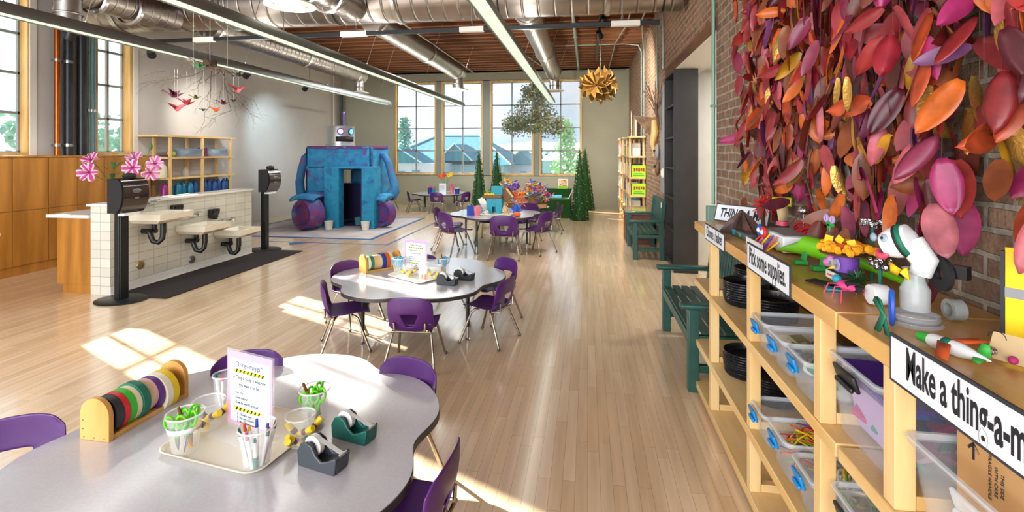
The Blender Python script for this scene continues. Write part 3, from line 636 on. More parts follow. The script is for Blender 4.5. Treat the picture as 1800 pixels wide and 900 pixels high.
# ------------------------------------------------------------------ open pine shelf on the left wall
t = thing('open_shelf', 'open pine shelf unit standing against the left wall', 'shelf', (-7.57, 8.6, 0))
for z in (0.12, 0.5, 0.86, 1.19, 1.56): MB().bb(-0.19, 0.19, -0.85, 0.88, z - 0.035, z).build('shelf_board', 'pine_y', t, bevel=0.003)
MB().bb(-0.19, 0.2, -1.05, 0.9, 1.915, 1.95).build('top_board', 'pine_y', t, bevel=0.003)
for y in (-0.75, 0.0, 0.77):
    for x in (0.165, -0.165): MB().bb(x - 0.022, x + 0.022, y - 0.022, y + 0.022, 0, 1.914).build('post', 'pine', t, bevel=0.002)
M('bottle_teal', '#0f7296', 0.35); M('bottle_blue', '#1b4f93', 0.35); M('bottle_magenta', '#8a1f6e', 0.35); M('cap_white', '#dedede', 0.4); M('cap_dark', '#1a2230', 0.4); M('jug_cream', '#ddd6b8', 0.5)
def bottle(name, label, loc, mat, cap, h=0.24, r=0.06, group='paint bottles on the pine shelf', cat='bottle'):
    t = thing(name, label, cat, loc, group=group)
    MB().lathe([(0.001, 0), (r, 0.002), (r * 1.02, h * 0.08), (r * 0.97, h * 0.62), (r * 0.55, h * 0.86), (r * 0.3, h * 0.9), (r * 0.3, h * 0.93)], n=18).build('body', mat, t)
    MB().cyl((0, 0, h * 0.93), (0, 0, h), r * 0.34, n=14).build('cap', cap, t); return t
bn = ['magenta', 'teal', 'teal', 'teal', 'teal', 'blue', 'blue', 'blue', 'blue', 'blue', 'blue', 'teal']
protos = {}
for i, (y, c_) in enumerate(zip([7.80, 7.94, 8.09, 8.23, 8.37, 8.52, 8.72, 8.86, 8.99, 9.12, 9.25, 9.38], bn)):
    lb = {'magenta': 'magenta paint bottle at the left end of the pine shelf row', 'teal': 'teal paint bottle standing in the row on the pine shelf', 'blue': 'dark blue paint bottle standing in the right part of the shelf row'}[c_]
    if i == 11: lb = 'teal paint bottle at the right end of the pine shelf row'
    loc = (-7.47 - 0.03 * (i % 2), y, 0.861)
    if c_ in protos: dup(protos[c_], loc, label=lb)
    else: protos[c_] = bottle('paint_bottle', lb, loc, 'bottle_' + c_, 'cap_dark')
bottle('jug', 'cream plastic jug on the middle board of the left pine shelf', (-7.47, 7.72, 1.191), 'jug_cream', 'cap_white', 0.29, 0.095, None, 'jug')
bottle('storage_jar', 'small pale jar on the middle board of the left pine shelf', (-7.5, 8.3, 1.191), 'clear_glass', 'cap_white', 0.16, 0.05, None, 'jar')
M('bin_bluegrey', '#9fb3c9', 0.3, alpha=0.6); M('bin_dark', '#3f4a55', 0.5); M('lime', '#b6cc5a', 0.5); M('plum', '#6c2f52', 0.6)
def lidded_bin(label, loc, d, mat, group, rz=0.0, contents=None):
    t = thing('storage_bin', label, 'storage bin', loc, rz, group)
    x, y, z = d
    mb = MB(); top = [(-x / 2, -y / 2), (x / 2, -y / 2), (x / 2, y / 2), (-x / 2, y / 2)]; bo = [(a * 0.86, b * 0.9) for a, b in top]
    vs = [(a, b, 0.0) for a, b in bo] + [(a * 0.97, b * 0.98, z) for a, b in top]
    mb.add(vs, [(3, 2, 1, 0)] + [(i, (i + 1) % 4, 4 + (i + 1) % 4, 4 + i) for i in range(4)]); mb.build('tub', mat, t, solid=0.004)
    MB().bb(-x / 2, x / 2, -y / 2, y / 2, z, z + 0.018).build('lid', mat, t, bevel=0.004)
    if contents:
        for dx, dy, s_, m_ in contents: MB().ball((dx, dy, s_ * 0.7 + 0.008), s_, 8, sc_=(1.2, 1.3, 0.7)).build('contents', m_, t)
    return t
lidded_bin('grey blue storage bin on the top board of the pine shelf, left one', (-7.53, 8.35, 1.561), (0.3, 0.5, 0.13), 'bin_bluegrey', 'bins on the pine shelf')
lidded_bin('grey blue storage bin on the top board of the pine shelf, right one', (-7.53, 9.05, 1.561), (0.3, 0.44, 0.13), 'bin_bluegrey', 'bins on the pine shelf')
o = MB().ball((0, 0, 0.055), 0.07, 12, sc_=(1, 1, 0.8)).cyl((0, 0, 0.1), (0, 0, 0.13), 0.02, n=10).build('craft_pot', 'lime', loc=(-7.5, 7.98, 1.561)); tag(o, 'small lime green pot at the left of the pine shelf', 'pot')
o = MB().lathe([(0.001, 0), (0.05, 0), (0.065, 0.03), (0.05, 0.035), (0.001, 0.02)], n=16).build('craft_dish', 'plum', loc=(-7.5, 7.82, 1.561)); tag(o, 'little plum coloured dish at the left end of the pine shelf', 'dish')
o = MB().box((0, 0, 0.08), (0.12, 0.1, 0.16)).box((0, 0, 0.165), (0.13, 0.11, 0.012)).build('craft_box', 'plum', loc=(-7.5, 8.72, 1.561), bevel=0.003); tag(o, 'plum box between the two grey blue storage bins', 'box')
# ------------------------------------------------------------------ painted robot playhouse
def painted(name, base, second, third):
    m = M(name, base, 0.75, c2=second, vscale=6, bump=0.6, bscale=25, detail=10)
    n = m.node_tree.nodes; l = m.node_tree.links; b = n['Principled BSDF']; src = b.inputs['Base Color'].links[0].from_socket
    tc = n.new('ShaderNodeTexCoord'); nz = n.new('ShaderNodeTexNoise'); nz.inputs['Scale'].default_value = 3.4; nz.inputs['Detail'].default_value = 12; nz.inputs['Roughness'].default_value = 0.78
    mp = n.new('ShaderNodeMapping'); mp.inputs['Location'].default_value = (4, 2, 7); l.new(tc.outputs['Object'], mp.inputs[0]); l.new(mp.outputs[0], nz.inputs['Vector'])
    rp = n.new('ShaderNodeValToRGB'); rp.color_ramp.elements[0].position = 0.54; rp.color_ramp.elements[1].position = 0.60; l.new(nz.outputs[0], rp.inputs[0])
    mx = n.new('ShaderNodeMix'); mx.data_type = 'RGBA'; l.new(rp.outputs[0], mx.inputs[0]); l.new(src, mx.inputs[6]); mx.inputs[7].default_value = S(third); l.new(mx.outputs[2], b.inputs['Base Color'])
painted('paint_blue', '#1c6fa6', '#2f92bd', '#6a3a86'); painted('paint_panel', '#1a7fac', '#2490b8', '#1f609a'); painted('paint_purple', '#2f78a8', '#2a5f96', '#9a2f62'); painted('paint_wheel', '#7a2f5e', '#4a3a80', '#2a80a6')
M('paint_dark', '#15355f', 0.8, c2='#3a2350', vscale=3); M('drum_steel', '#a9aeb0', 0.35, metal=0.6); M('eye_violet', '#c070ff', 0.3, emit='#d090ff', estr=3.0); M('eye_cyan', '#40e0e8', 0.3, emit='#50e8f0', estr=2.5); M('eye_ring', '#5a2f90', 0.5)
rb = thing('robot_playhouse', 'big blue and purple painted papier mache robot house with a doorway', 'playhouse', (-5.49, 10.8, 0))
def rrect(hw, hd, r, n=6):
    pts = []
    for cx, cy_, a0 in ((hw - r, hd - r, 0), (-hw + r, hd - r, 90), (-hw + r, -hd + r, 180), (hw - r, -hd + r, 270)):
        for i in range(n + 1): a = R(a0 + 90 * i / n); pts.append((cx + r * math.cos(a), cy_ + r * math.sin(a)))
    return pts
body = MB(); hw, hd = 0.79, 0.5
for x0, x1 in ((-hw, -hw + 0.08), (hw - 0.08, hw)): body.bb(x0, x1, -hd, hd, 0.02, 1.76)
body.bb(-hw, hw, hd - 0.07, hd, 0.02, 0.9); body.bb(-hw, -0.42, hd - 0.07, hd, 0.9, 1.22); body.bb(-0.18, hw, hd - 0.07, hd, 0.9, 1.22); body.bb(-hw, hw, hd - 0.07, hd, 1.22, 1.76)
body.bb(-hw, 0.02, -hd, -hd + 0.07, 0.02, 1.3); body.bb(-hw, hw, -hd, -hd + 0.07, 1.3, 1.76)
body.build('torso', 'paint_blue', rb, bevel=0.03)
MB().prism(rrect(hw + 0.02, hd + 0.02, 0.18), 1.72, 1.785).build('roof', 'paint_wheel', rb, bevel=0.01)
pn = MB(); pn.bb(-0.14, 0.2, -0.85, -0.8, 0.0, 1.30); pn.bb(0.72, 1.0, -0.85, -0.8, 0.0, 1.30); pn.bb(-0.14, 1.0, -0.85, -0.5, 1.29, 1.33); pn.bb(-0.14, -0.09, -0.8, -0.5, 0, 1.29); pn.bb(0.95, 1.0, -0.8, -0.5, 0, 1.29); pn.bb(0.16, 0.2, -0.8, -0.62, 0, 1.29)
pn.build('front_panel', 'paint_panel', rb, bevel=0.008)
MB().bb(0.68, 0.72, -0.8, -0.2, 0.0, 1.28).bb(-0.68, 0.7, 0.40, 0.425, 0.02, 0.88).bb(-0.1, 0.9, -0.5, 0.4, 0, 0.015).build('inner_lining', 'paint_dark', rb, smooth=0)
ar = MB().tube([(-0.76, 0, 1.58), (-0.90, -0.05, 1.62), (-1.03, -0.1, 1.5), (-1.09, -0.15, 1.25), (-1.11, -0.2, 0.95), (-1.08, -0.22, 0.75), (-0.98, -0.25, 0.58)], [0.08, 0.095, 0.1, 0.09, 0.095, 0.1, 0.12], 14)
ar.build('arm', 'paint_purple', rb)
ar = MB().tube([(0.76, 0, 1.6), (0.88, -0.02, 1.58), (0.98, -0.04, 1.4), (1.07, -0.06, 1.12), (1.15, -0.08, 0.88), (1.16, -0.1, 0.76), (1.08, -0.12, 0.66)], [0.07, 0.08, 0.08, 0.08, 0.095, 0.12, 0.14], 14)
ar.build('arm', 'paint_purple', rb)
for wx, wy, w_, r_, az, lb in ((-0.35, -1.12, 0.17, 0.33, -112, 'left'), (1.05, -0.55, 0.1, 0.30, -100, 'right')):
    wm = MB().lathe([(0.001, w_ - 0.06), (r_ * 0.55, w_ - 0.05), (r_ * 0.6, w_), (r_ * 0.66, w_ - 0.03), (r_ * 0.9, w_ + 0.01), (r_, w_ - 0.05), (r_ * 1.0, -w_), (0.001, -w_)], (0, 0, 0), 28, axis='x')
    wm.build('wheel', 'paint_wheel', rb, loc=(wx, wy, r_ + 0.01), rot=(0, 0, R(az)))
MB().grid(lambda u, v: (-0.66 + 0.54 * u, -1.3 + 0.8 * v, 0.70 + 0.05 * math.sin(u * 3.1) - 0.12 * (max(0, 0.25 - v) * 4) ** 2 * 0.6), 8, 8).build('wheel_cover', 'paint_blue', rb, solid=0.05)
MB().grid(lambda u, v: (0.9 + 0.3 * u, -0.75 + 0.5 * v, 0.66 + 0.05 * math.sin(u * 3.1) - 0.1 * max(0, 0.3 - v) * 3), 6, 6).build('wheel_cover', 'paint_panel', rb, solid=0.05)
HX, HY, HR = -0.14, -0.12, 0.31
MB().lathe([(0.001, 1.79), (HR + 0.01, 1.79), (HR + 0.01, 1.82), (HR, 1.83), (HR, 2.22), (HR + 0.01, 2.24), (0.001, 2.245)], (HX, HY, 0), 36).build('head', 'drum_steel', rb)
for an, m_ in ((28, 'eye_violet'), (74, 'eye_cyan')):
    n_ = Vector((math.sin(R(an)), -math.cos(R(an)), 0)); c_ = Vector((HX, HY, 2.11)) + n_ * HR
    MB().cyl(c_ - n_ * 0.02, c_ + n_ * 0.012, 0.08, n=20).build('eye_ring', 'eye_ring', rb)
    MB().cyl(c_ + n_ * 0.013, c_ + n_ * 0.02, 0.052, n=20).build('eye', m_, rb)
MB().grid(lambda u, v: (HX + (HR + 0.008) * math.sin(R(9 + 80 * u)), HY - (HR + 0.008) * math.cos(R(9 + 80 * u)), 1.885 + 0.11 * v), 8, 1).build('mouth', 'black_matt', rb, solid=0.01)
MB().tube([(-0.1 + 0.025 * math.cos(i * 1.1), -0.05 + 0.025 * math.sin(i * 1.1), 2.24 + i * 0.007) for i in range(42)], 0.007, 6).build('antenna', 'lilac' if M('lilac', '#9a7fd8', 0.4, metal=0.3) else None, rb)
MB().ball((-0.1, -0.05, 2.55), 0.035, 10).build('antenna_ball', 'lilac', rb)
# rug and tape lines under it
M('rug', '#a8a4b0', 0.95, c2='#c6bcb4', vscale=2.5, bump=0.3, bscale=200, detail=8); M('tape_blue', '#2f5f93', 0.5)
rg = thing('floor_rug', 'faded grey lilac rug with a blue edge under the robot house', 'rug', (-5.6, 10.3, 0))
MB().bb(-1.55, 1.55, -1.48, 1.48, 0.0005, 0.008).build('rug_field', 'rug', rg, smooth=0)
e_ = MB()
for x0, x1, y0, y1 in ((-1.6, 1.6, -1.53, -1.47), (-1.6, 1.6, 1.47, 1.53), (1.54, 1.6, -1.47, 1.47), (-1.6, -1.54, -1.47, 1.47)): e_.bb(x0, x1, y0, y1, 0.0008, 0.0095)
e_.build('rug_edge', 'tape_blue', rg, smooth=0)
o = MB().bb(-5.8, -3.5, 8.32, 8.36, 0.0004, 0.002).bb(-3.54, -3.5, 8.36, 11.6, 0.0004, 0.002).build('floor_tape', 'tape_blue', smooth=0); tag(o, 'thin blue tape outline on the floor around the rug', 'tape')
o = MB().prism([(-5.35, 8.25), (-4.95, 8.42), (-5.2, 8.05)], 0.0004, 0.003).build('floor_arrow', 'tape_blue', smooth=0); tag(o, 'blue arrow stuck on the floor before the robot house', 'floor marking')
M('bucket_white', '#dfe0d6', 0.5); M('bucket_teal', '#4f8f98', 0.5)
for x, y, m_, lb in ((-5.42, 9.78, 'bucket_white', 'white paint pot on the rug left of the robot doorway'), (-4.62, 9.82, 'bucket_white', 'white paint pot on the rug right of the robot doorway'), (-5.08, 10.45, 'bucket_teal', 'teal stained pot just inside the robot doorway')):
    o = MB().lathe([(0.001, 0), (0.07, 0), (0.09, 0.17), (0.095, 0.175), (0.085, 0.17), (0.065, 0.01), (0.001, 0.008)], n=20).build('paint_pot', m_, loc=(x, y, 0.0096 if y > 8.9 else 0)); tag(o, lb, 'pot', 'paint pots by the robot')
# ------------------------------------------------------------------ child chairs
M('chair_purple', '#4e1e68', 0.38, var=0.06, vscale=3); M('chair_leg', '#a9a294', 0.22, metal=1.0); M('glide', '#6e6a60', 0.35, metal=0.8)
def chair_shell(part):
    """backrest or seat of the moulded shell, as a solid mesh; faces +Y"""
    mb = MB()
    if part == 'back':
        NV = 14; cols = 12
        def prow(v):   # v 0 bottom .. 1 top : y, z, half width
            z = 0.30 + 0.27 * v; y = -0.150 - 0.055 * v - 0.02 * math.sin(v * 3.1)
            hw_ = 0.165 + 0.012 * math.sin(v * 3.0)
            if v > 0.8: hw_ -= 0.038 * ((v - 0.8) / 0.2) ** 2.2
            return y, z, hw_
        vs = []
        for j in range(NV + 1):
            v = j / NV; y, z, W = prow(v)
            vv = min(max((v - 0.16) / 0.36, 0), 1); w = 0.026 + 0.045 * vv      # triangular opening, wide at its top
            xs = [-W, -W + (W - w) * 0.12, -W + (W - w) * 0.4, -W + (W - w) * 0.7, -w, -w / 3, w / 3, w, w + (W - w) * 0.3, w + (W - w) * 0.6, W - (W - w) * 0.12, W]
            for i, x in enumerate(xs):
                cv = (abs(x) / 0.17) ** 2.4 * 0.035
                if i in (0, 11): cv += 0.006
                vs.append((x, y + cv, z - (0.02 * (abs(x) / W) ** 3 if v > 0.8 else 0)))
        fs = []
        j0, j1 = int(NV * 0.17) + 0, int(NV * 0.54)
        for j in range(NV):
            for i in range(11):
                if j0 <= j < j1 and 4 <= i <= 6: continue
                fs.append((j * 12 + i, (j + 1) * 12 + i, (j + 1) * 12 + i + 1, j * 12 + i + 1))
        mb.add(vs, fs)
    else:
        def fn(u, v):
            s_ = (u - 0.5) * 2; W = 0.165 + 0.02 * math.sin(min(1, v * 1.3) * 3.1)
            if v > 0.85: W -= 0.03 * ((v - 0.85) / 0.15) ** 2
            prof = [(-0.155, 0.35), (-0.145, 0.325), (-0.125, 0.308), (-0.08, 0.305), (-0.02, 0.308), (0.05, 0.313), (0.11, 0.317), (0.16, 0.314), (0.185, 0.298)]
            k = min(7, int(v * 8)); f = v * 8 - k
            y = prof[k][0] + (prof[k + 1][0] - prof[k][0]) * f; z = prof[k][1] + (prof[k + 1][1] - prof[k][1]) * f
            return (s_ * W, y, z + 0.018 * abs(s_) ** 3)
        mb.grid(fn, 10, 16)
    return mb
def make_chair(name, label):
    t = thing(name, label, 'chair')
    for pn_, nm in (('back', 'backrest'), ('seat', 'seat')):
        o = chair_shell(pn_).build(nm, 'chair_purple', t, smooth=60, solid=0.009, sub=1)
    # tubular frame
    for sx_ in (-1, 1):
        for sy_ in (-1, 1):
            top = (sx_ * 0.115, sy_ * 0.06 - 0.02, 0.297); kn = (sx_ * 0.15, sy_ * 0.095 - 0.01, 0.275); ft = (sx_ * 0.195, sy_ * (0.18 if sy_ > 0 else 0.205), 0.012)
            leg = MB().tube([top, ((top[0] + kn[0]) / 2 + sx_ * 0.008, (top[1] + kn[1]) / 2, 0.292), kn, ft], 0.0105, 10).build('leg', 'chair_leg', t)
            MB().ball((ft[0] + sx_ * 0.002, ft[1], 0.012), 0.0155, 10, sc_=(1, 1, 0.78)).build('glide', 'glide', leg)
    fr = MB()
    for sy_ in (-1, 1): fr.tube([(-0.12, sy_ * 0.06 - 0.02, 0.296), (0.12, sy_ * 0.06 - 0.02, 0.296)], 0.009, 8)
    fr.tube([(-0.135, -0.08, 0.293), (-0.135, -0.172, 0.30), (0.135, -0.172, 0.30), (0.135, -0.08, 0.293)], 0.009, 8)
    for sx_ in (-1, 1): fr.tube([(sx_ * 0.115, -0.172, 0.30), (sx_ * 0.12, -0.176, 0.37)], 0.0085, 8)
    fr.build('frame', 'chair_leg', t)
    return t
chair0 = make_chair('child_chair', 'x')
CH = [  # x, y, rotation, scale, label, group
    (-1.73, 2.28, -150, 1.0, 'purple child chair at the nearest table, tucked in behind the pink notice', 'near'),
    (-0.965, 2.30, 166, 1.0, 'purple child chair at the nearest table, on its far right beyond the table edge', 'near'),
    (-0.685, 1.74, 87, 1.0, 'purple child chair seen from its side at the right end of the nearest table', 'near'),
    (-2.20, 1.53, -143, 1.0, 'purple child chair cut by the left edge, left of the tape rack', 'near'),
    (-2.02, 3.94, -62, 1.0, 'purple child chair side-on at the second table, its left front', 'second'),
    (-1.33, 3.72, 4, 1.0, 'purple child chair seen from behind at the front of the second table', 'second'),
    (-0.86, 4.28, 72, 1.0, 'purple child chair side-on at the right front of the second table', 'second'),
    (-0.93, 4.85, 140, 1.0, 'purple child chair at the right rear of the second table', 'second'),
    (-2.22, 4.52, -118, 1.0, 'purple child chair at the left rear of the second table, by the tape rack', 'second'),
    (-1.80, 5.12, 178, 0.9, 'purple child chair almost hidden behind the second table beyond its notice', 'second'),
    (-2.12, 7.80, -42, 1.22, 'purple chair at the left front of the craft laden third table', 'third'),
    (-2.38, 8.32, -85, 1.22, 'purple chair at the left side of the third table, behind another chair', 'third'),
    (-1.27, 7.62, 2, 1.22, 'purple chair seen from behind at the front of the third table', 'third'),
    (-0.84, 8.06, 62, 1.22, 'purple chair side-on at the right front of the third table', 'third'),
    (-1.78, 9.0, 176, 1.22, 'purple chair beyond the third table, its seat seen under the tabletop', 'third'),
    (-1.16, 9.0, 160, 1.22, 'purple chair at the right rear of the third table', 'third'),
    (-0.72, 10.2, 88, 1.0, 'purple chair at the right side of the junk covered fourth table', 'fourth'),
    (-0.83, 10.75, 95, 1.0, 'purple chair behind another at the right of the junk covered table', 'fourth'),
    (-4.72, 13.1, -62, 1.0, 'purple chair side-on at the left of the table below the windows', 'fifth'),
    (-4.0, 12.93, 2, 1.0, 'purple chair seen from behind at the table below the windows', 'fifth'),
    (-3.4, 13.15, 60, 1.0, 'purple chair side-on at the right of the table below the windows', 'fifth'),
    (-5.55, 13.3, 95, 1.0, 'purple chair standing just right of the robot house arm', None)]
for i, (x, y, rz, s_, lb, g) in enumerate(CH):
    c = chair0 if i == 0 else copy_tree(chair0)
    c.location = (x, y, 0); c.rotation_euler = (0, 0, R(rz)); c.scale = (s_, s_, s_); c['label'] = lb
    if g: c['group'] = 'purple chairs around the %s table' % g
    elif 'group' in c: del c['group']
# ------------------------------------------------------------------ flower tables
M('laminate', '#bfbdc2', 0.24, var=0.03, vscale=90, detail=2, coat=0.8); M('table_edge', '#3a3634', 0.4); M('table_leg', '#2c2a2a', 0.35, metal=0.3); M('teal_metal', '#2f7480', 0.35, metal=0.3)
def flower(Rm, rot, n=156, notch=0.115):
    pts = []
    for i in range(n):
        a = 2 * math.pi * i / n; ph = ((a - rot) * 6 / (2 * math.pi)) % 1.0; d = abs(ph - 0.5) * 2   # d=1 at lobe centre, 0 at notch
        r_ = Rm * (1 - notch * math.exp(-(d / 0.42) ** 2)); pts.append((r_ * math.cos(a), r_ * math.sin(a)))
    return pts
def flower_table(label, x, y, h, Rm, rot, leg='table_leg'):
    t = thing('flower_table', label, 'table', (x, y, 0), group='scalloped round tables'); rot = R(rot)
    pts = flower(Rm, rot); MB().prism(pts, h - 0.004, h).build('tabletop', 'laminate', t, smooth=30)
    MB().prism([(a * 1.004, b * 1.004) for a, b in pts], h - 0.033, h - 0.0045).build('edge_band', 'table_edge', t, smooth=30)
    for k in range(4):
        a = rot + math.pi / 4 + k * math.pi / 2 + 0.1; lx, ly = 0.62 * Rm / 0.8 * math.cos(a), 0.62 * Rm / 0.8 * math.sin(a)
        lg = MB().cyl((lx, ly, 0.12), (lx, ly, h - 0.034), 0.017, n=14).build('leg', leg, t)
        MB().cyl((lx, ly, 0.02), (lx, ly, 0.125), 0.0135, n=12).lathe([(0.001, 0), (0.02, 0.001), (0.022, 0.01), (0.012, 0.022)], (lx, ly, 0), 14).build('leg_extension', 'steel', lg)
        MB().tube([(lx * 0.98, ly * 0.98, h - 0.2), (lx * 0.8, ly * 0.8, h - 0.06), (lx * 0.7, ly * 0.7, h - 0.036)], 0.006, 6).build('brace', 'steel', lg)
    fr = MB()
    fr.lathe([(0.45 * Rm / 0.8, h - 0.05), (0.46 * Rm / 0.8, h - 0.05), (0.46 * Rm / 0.8, h - 0.034), (0.45 * Rm / 0.8, h - 0.034)], n=32); fr.build('under_frame', leg, t)
    return t
flower_table('grey scalloped table in the foreground with tape rack, notice and craft tray', -1.42, 1.88, 0.47, 0.82, 34)
flower_table('grey scalloped table second from the camera, with six purple chairs', -1.59, 4.56, 0.47, 0.82, 9)
flower_table('scalloped table with blue bin and teal craft house, third from the camera', -1.57, 8.38, 0.6, 0.78, 20)
flower_table('dark edged scalloped table heaped with colourful junk sculptures', -1.62, 10.65, 0.47, 0.8, 0, 'teal_metal')
flower_table('scalloped table standing below the far windows with flowers on it', -4.19, 13.75, 0.47, 0.8, 15)
flower_table('scalloped table mostly hidden behind the robot house', -6.35, 12.9, 0.47, 0.78, 15)
# ------------------------------------------------------------------ tape racks
M('maple_light', '#d9a860', 0.4, c2='#c08a40', vscale=7, vstretch=(1, 1, 0.2))
def tape_rack(label, cx_, cy_, h, rz, rolls, tint, where, L_=0.37, s=1.0):
    t = thing('tape_rack', label, 'tape rack', (cx_, cy_, h + 0.0005), rz, 'wooden tape racks', s=s)
    pf = [(-0.072, 0), (0.072, 0)] + [(0.072 * math.cos(a), 0.10 + 0.072 * math.sin(a)) for a in [math.pi * k / 14 for k in range(15)]]
    for s_ in (-1, 1):
        e_ = MB().prism(pf, s_ * L_ / 2 - 0.011, s_ * L_ / 2 + 0.011, plane='xz').build('end_panel', 'maple_light', t, bevel=0.002)
        if s_ < 0:
            n_ = MB()
            for px_, pz_ in ((-0.05, 0.012), (0, 0.012), (0.05, 0.012), (-0.055, 0.045), (-0.055, 0.08)): n_.cyl((px_, -L_ / 2 - 0.0125, pz_), (px_, -L_ / 2 - 0.011, pz_), 0.003, n=8)
            n_.build('nail', 'grey_dull', e_)
    MB().bb(-0.068, 0.068, -L_ / 2 + 0.011, L_ / 2 - 0.011, 0, 0.018).build('base_board', 'maple_light', t, bevel=0.002)
    MB().cyl((0, -L_ / 2 + 0.011, 0.105), (0, L_ / 2 - 0.011, 0.105), 0.012, n=14).build('dowel', 'maple_light', t)
    E_ = Euler((0, 0, rz)).to_matrix(); yc = -L_ / 2 + 0.022
    for cname, colr, w, r_, inner in rolls:
        yc += w / 2; zc = 0.105 - (inner - 0.0125)
        p = Vector((cx_, cy_, h + 0.0005)) + E_ @ Vector((0, yc * s, zc * s))
        m_ = M('tape_' + colr, '#' + colr, 0.45)
        cd = M('cardboard_core', '#c9b38c', 0.8)
        o = thing('tape_roll', '%s tape roll on the wooden rack %s' % (cname, where), 'tape roll', p, rz, 'tape rolls on the rack ' + where, s=s)
        hw_ = w / 2 - 0.001
        MB().lathe([(inner + 0.003, -hw_), (r_, -hw_), (r_, hw_), (inner + 0.003, hw_), (inner + 0.003, -hw_)], n=32, axis='y').build('tape', m_, o)
        MB().lathe([(inner, -hw_), (inner + 0.0029, -hw_), (inner + 0.0029, hw_), (inner, hw_), (inner, -hw_)], n=32, axis='y').build('core', cd, o)
        yc += w / 2
tape_rack('wooden tape rack on the nearest table loaded with coloured rolls', -1.985, 1.935, 0.47, R(-2),
          [('black', '26262c', 0.034, 0.078, 0.036), ('red', 'c81e28', 0.026, 0.078, 0.036), ('bright green', '35b431', 0.030, 0.078, 0.036), ('pale cream', 'e6dcb0', 0.026, 0.076, 0.036), ('dark green', '0c6a58', 0.034, 0.084, 0.036), ('beige', 'dcc49a', 0.026, 0.074, 0.036),
           ('pale pink', 'eec4bc', 0.024, 0.07, 0.036), ('purple', '5a2a7c', 0.026, 0.08, 0.045), ('wide ivory', 'ece4cc', 0.032, 0.092, 0.055), ('yellow', 'e8c818', 0.032, 0.092, 0.055)], None, 'on the nearest table')
tape_rack('wooden tape rack on the second table', -2.06, 4.72, 0.47, R(-38),
          [('cream', 'e0dcb8', 0.03, 0.07, 0.036), ('green', '2f6e48', 0.034, 0.074, 0.036), ('tan', 'cfa87c', 0.03, 0.07, 0.036), ('orange tan', 'd8b080', 0.03, 0.07, 0.036), ('pale yellow', 'd8c890', 0.028, 0.07, 0.036), ('navy blue', '24307c', 0.04, 0.085, 0.04), ('orange', 'c85a24', 0.04, 0.085, 0.04), ('wide beige', 'd8bd94', 0.034, 0.085, 0.04)], None, 'on the second table')
# ------------------------------------------------------------------ trays, cups, notices
M('tray_white', '#e9e2cd', 0.35, coat=0.3)
def tray(label, loc, rz, sx_=0.5, sy_=0.42):
    mb = MB(); n = 5
    def ring(hx, hy, r_, z): return [(x, y, z) for x, y in rrect(hx, hy, r_, n)]
    rs = [ring(sx_ / 2, sy_ / 2, 0.06, 0.016), ring(sx_ / 2 - 0.006, sy_ / 2 - 0.006, 0.055, 0.017), ring(sx_ / 2 - 0.02, sy_ / 2 - 0.02, 0.045, 0.004), ring(sx_ / 2 - 0.022, sy_ / 2 - 0.022, 0.045, 0.0), ring(sx_ / 2 - 0.008, sy_ / 2 - 0.008, 0.055, 0.008)]
    k = len(rs[0]); vs = sum(rs, []); fs = []
    for a, b_ in ((0, 1), (1, 2)): fs += [(a * k + i, a * k + (i + 1) % k, b_ * k + (i + 1) % k, b_ * k + i) for i in range(k)]
    fs.append(tuple(2 * k + i for i in range(k)))
    for a, b_ in ((4, 0), (3, 4)): fs += [(a * k + i, a * k + (i + 1) % k, b_ * k + (i + 1) % k, b_ * k + i) for i in range(k)]
    fs.append(tuple(3 * k + i for i in range(k))[::-1])
    mb.add(vs, fs); o = mb.build('craft_tray', 'tray_white', loc=loc, rot=(0, 0, rz)); return tag(o, label, 'tray', 'craft trays')
tray('cream plastic tray in the middle of the nearest table', (-1.40, 1.86, 0.4705), R(-9))
tray('cream plastic tray in the middle of the second table', (-1.585, 4.51, 0.4705), R(-32), 0.5, 0.4)
M('cup_clear', '#f2f6f4', 0.12, alpha=0.2); M('cup_rim', '#f4f6f4', 0.15, alpha=0.6)
TT = 0.4745
def cup(label, x, y, z=TT, r=0.078, h=0.15, rb_=0.05, lab=None):
    r *= 0.84; rb_ *= 0.88
    t = thing('plastic_cup', label, 'cup', (x, y, z), group='clear cups on the craft trays')
    MB().lathe([(0.001, 0.002), (rb_, 0.002), (rb_ + (r - rb_) * 0.9, h * 0.93), (r, h)], n=28).build('body', 'cup_clear', t)
    MB().lathe([(r - 0.001, h - 0.003), (r + 0.003, h - 0.003), (r + 0.003, h + 0.002), (r - 0.001, h + 0.002), (r - 0.001, h - 0.003)], n=28).build('rim', 'cup_rim', t)
    if lab:
        r1 = rb_ + (r - rb_) * 0.62 + 0.002; r2 = rb_ + (r - rb_) * 0.78 + 0.002
        MB().grid(lambda u, v: ((r1 + (r2 - r1) * v) * math.cos(R(-150 + 130 * u)), (r1 + (r2 - r1) * v) * math.sin(R(-150 + 130 * u)), h * 0.6 + h * 0.14 * v), 14, 1).build('paper_label', 'paper', t, solid=0.0008)
    return t
M('scissor_green', '#62c814', 0.4); M('scissor_blue', '#1c94c4', 0.4); M('blade', '#9a9a98', 0.3, metal=0.9)
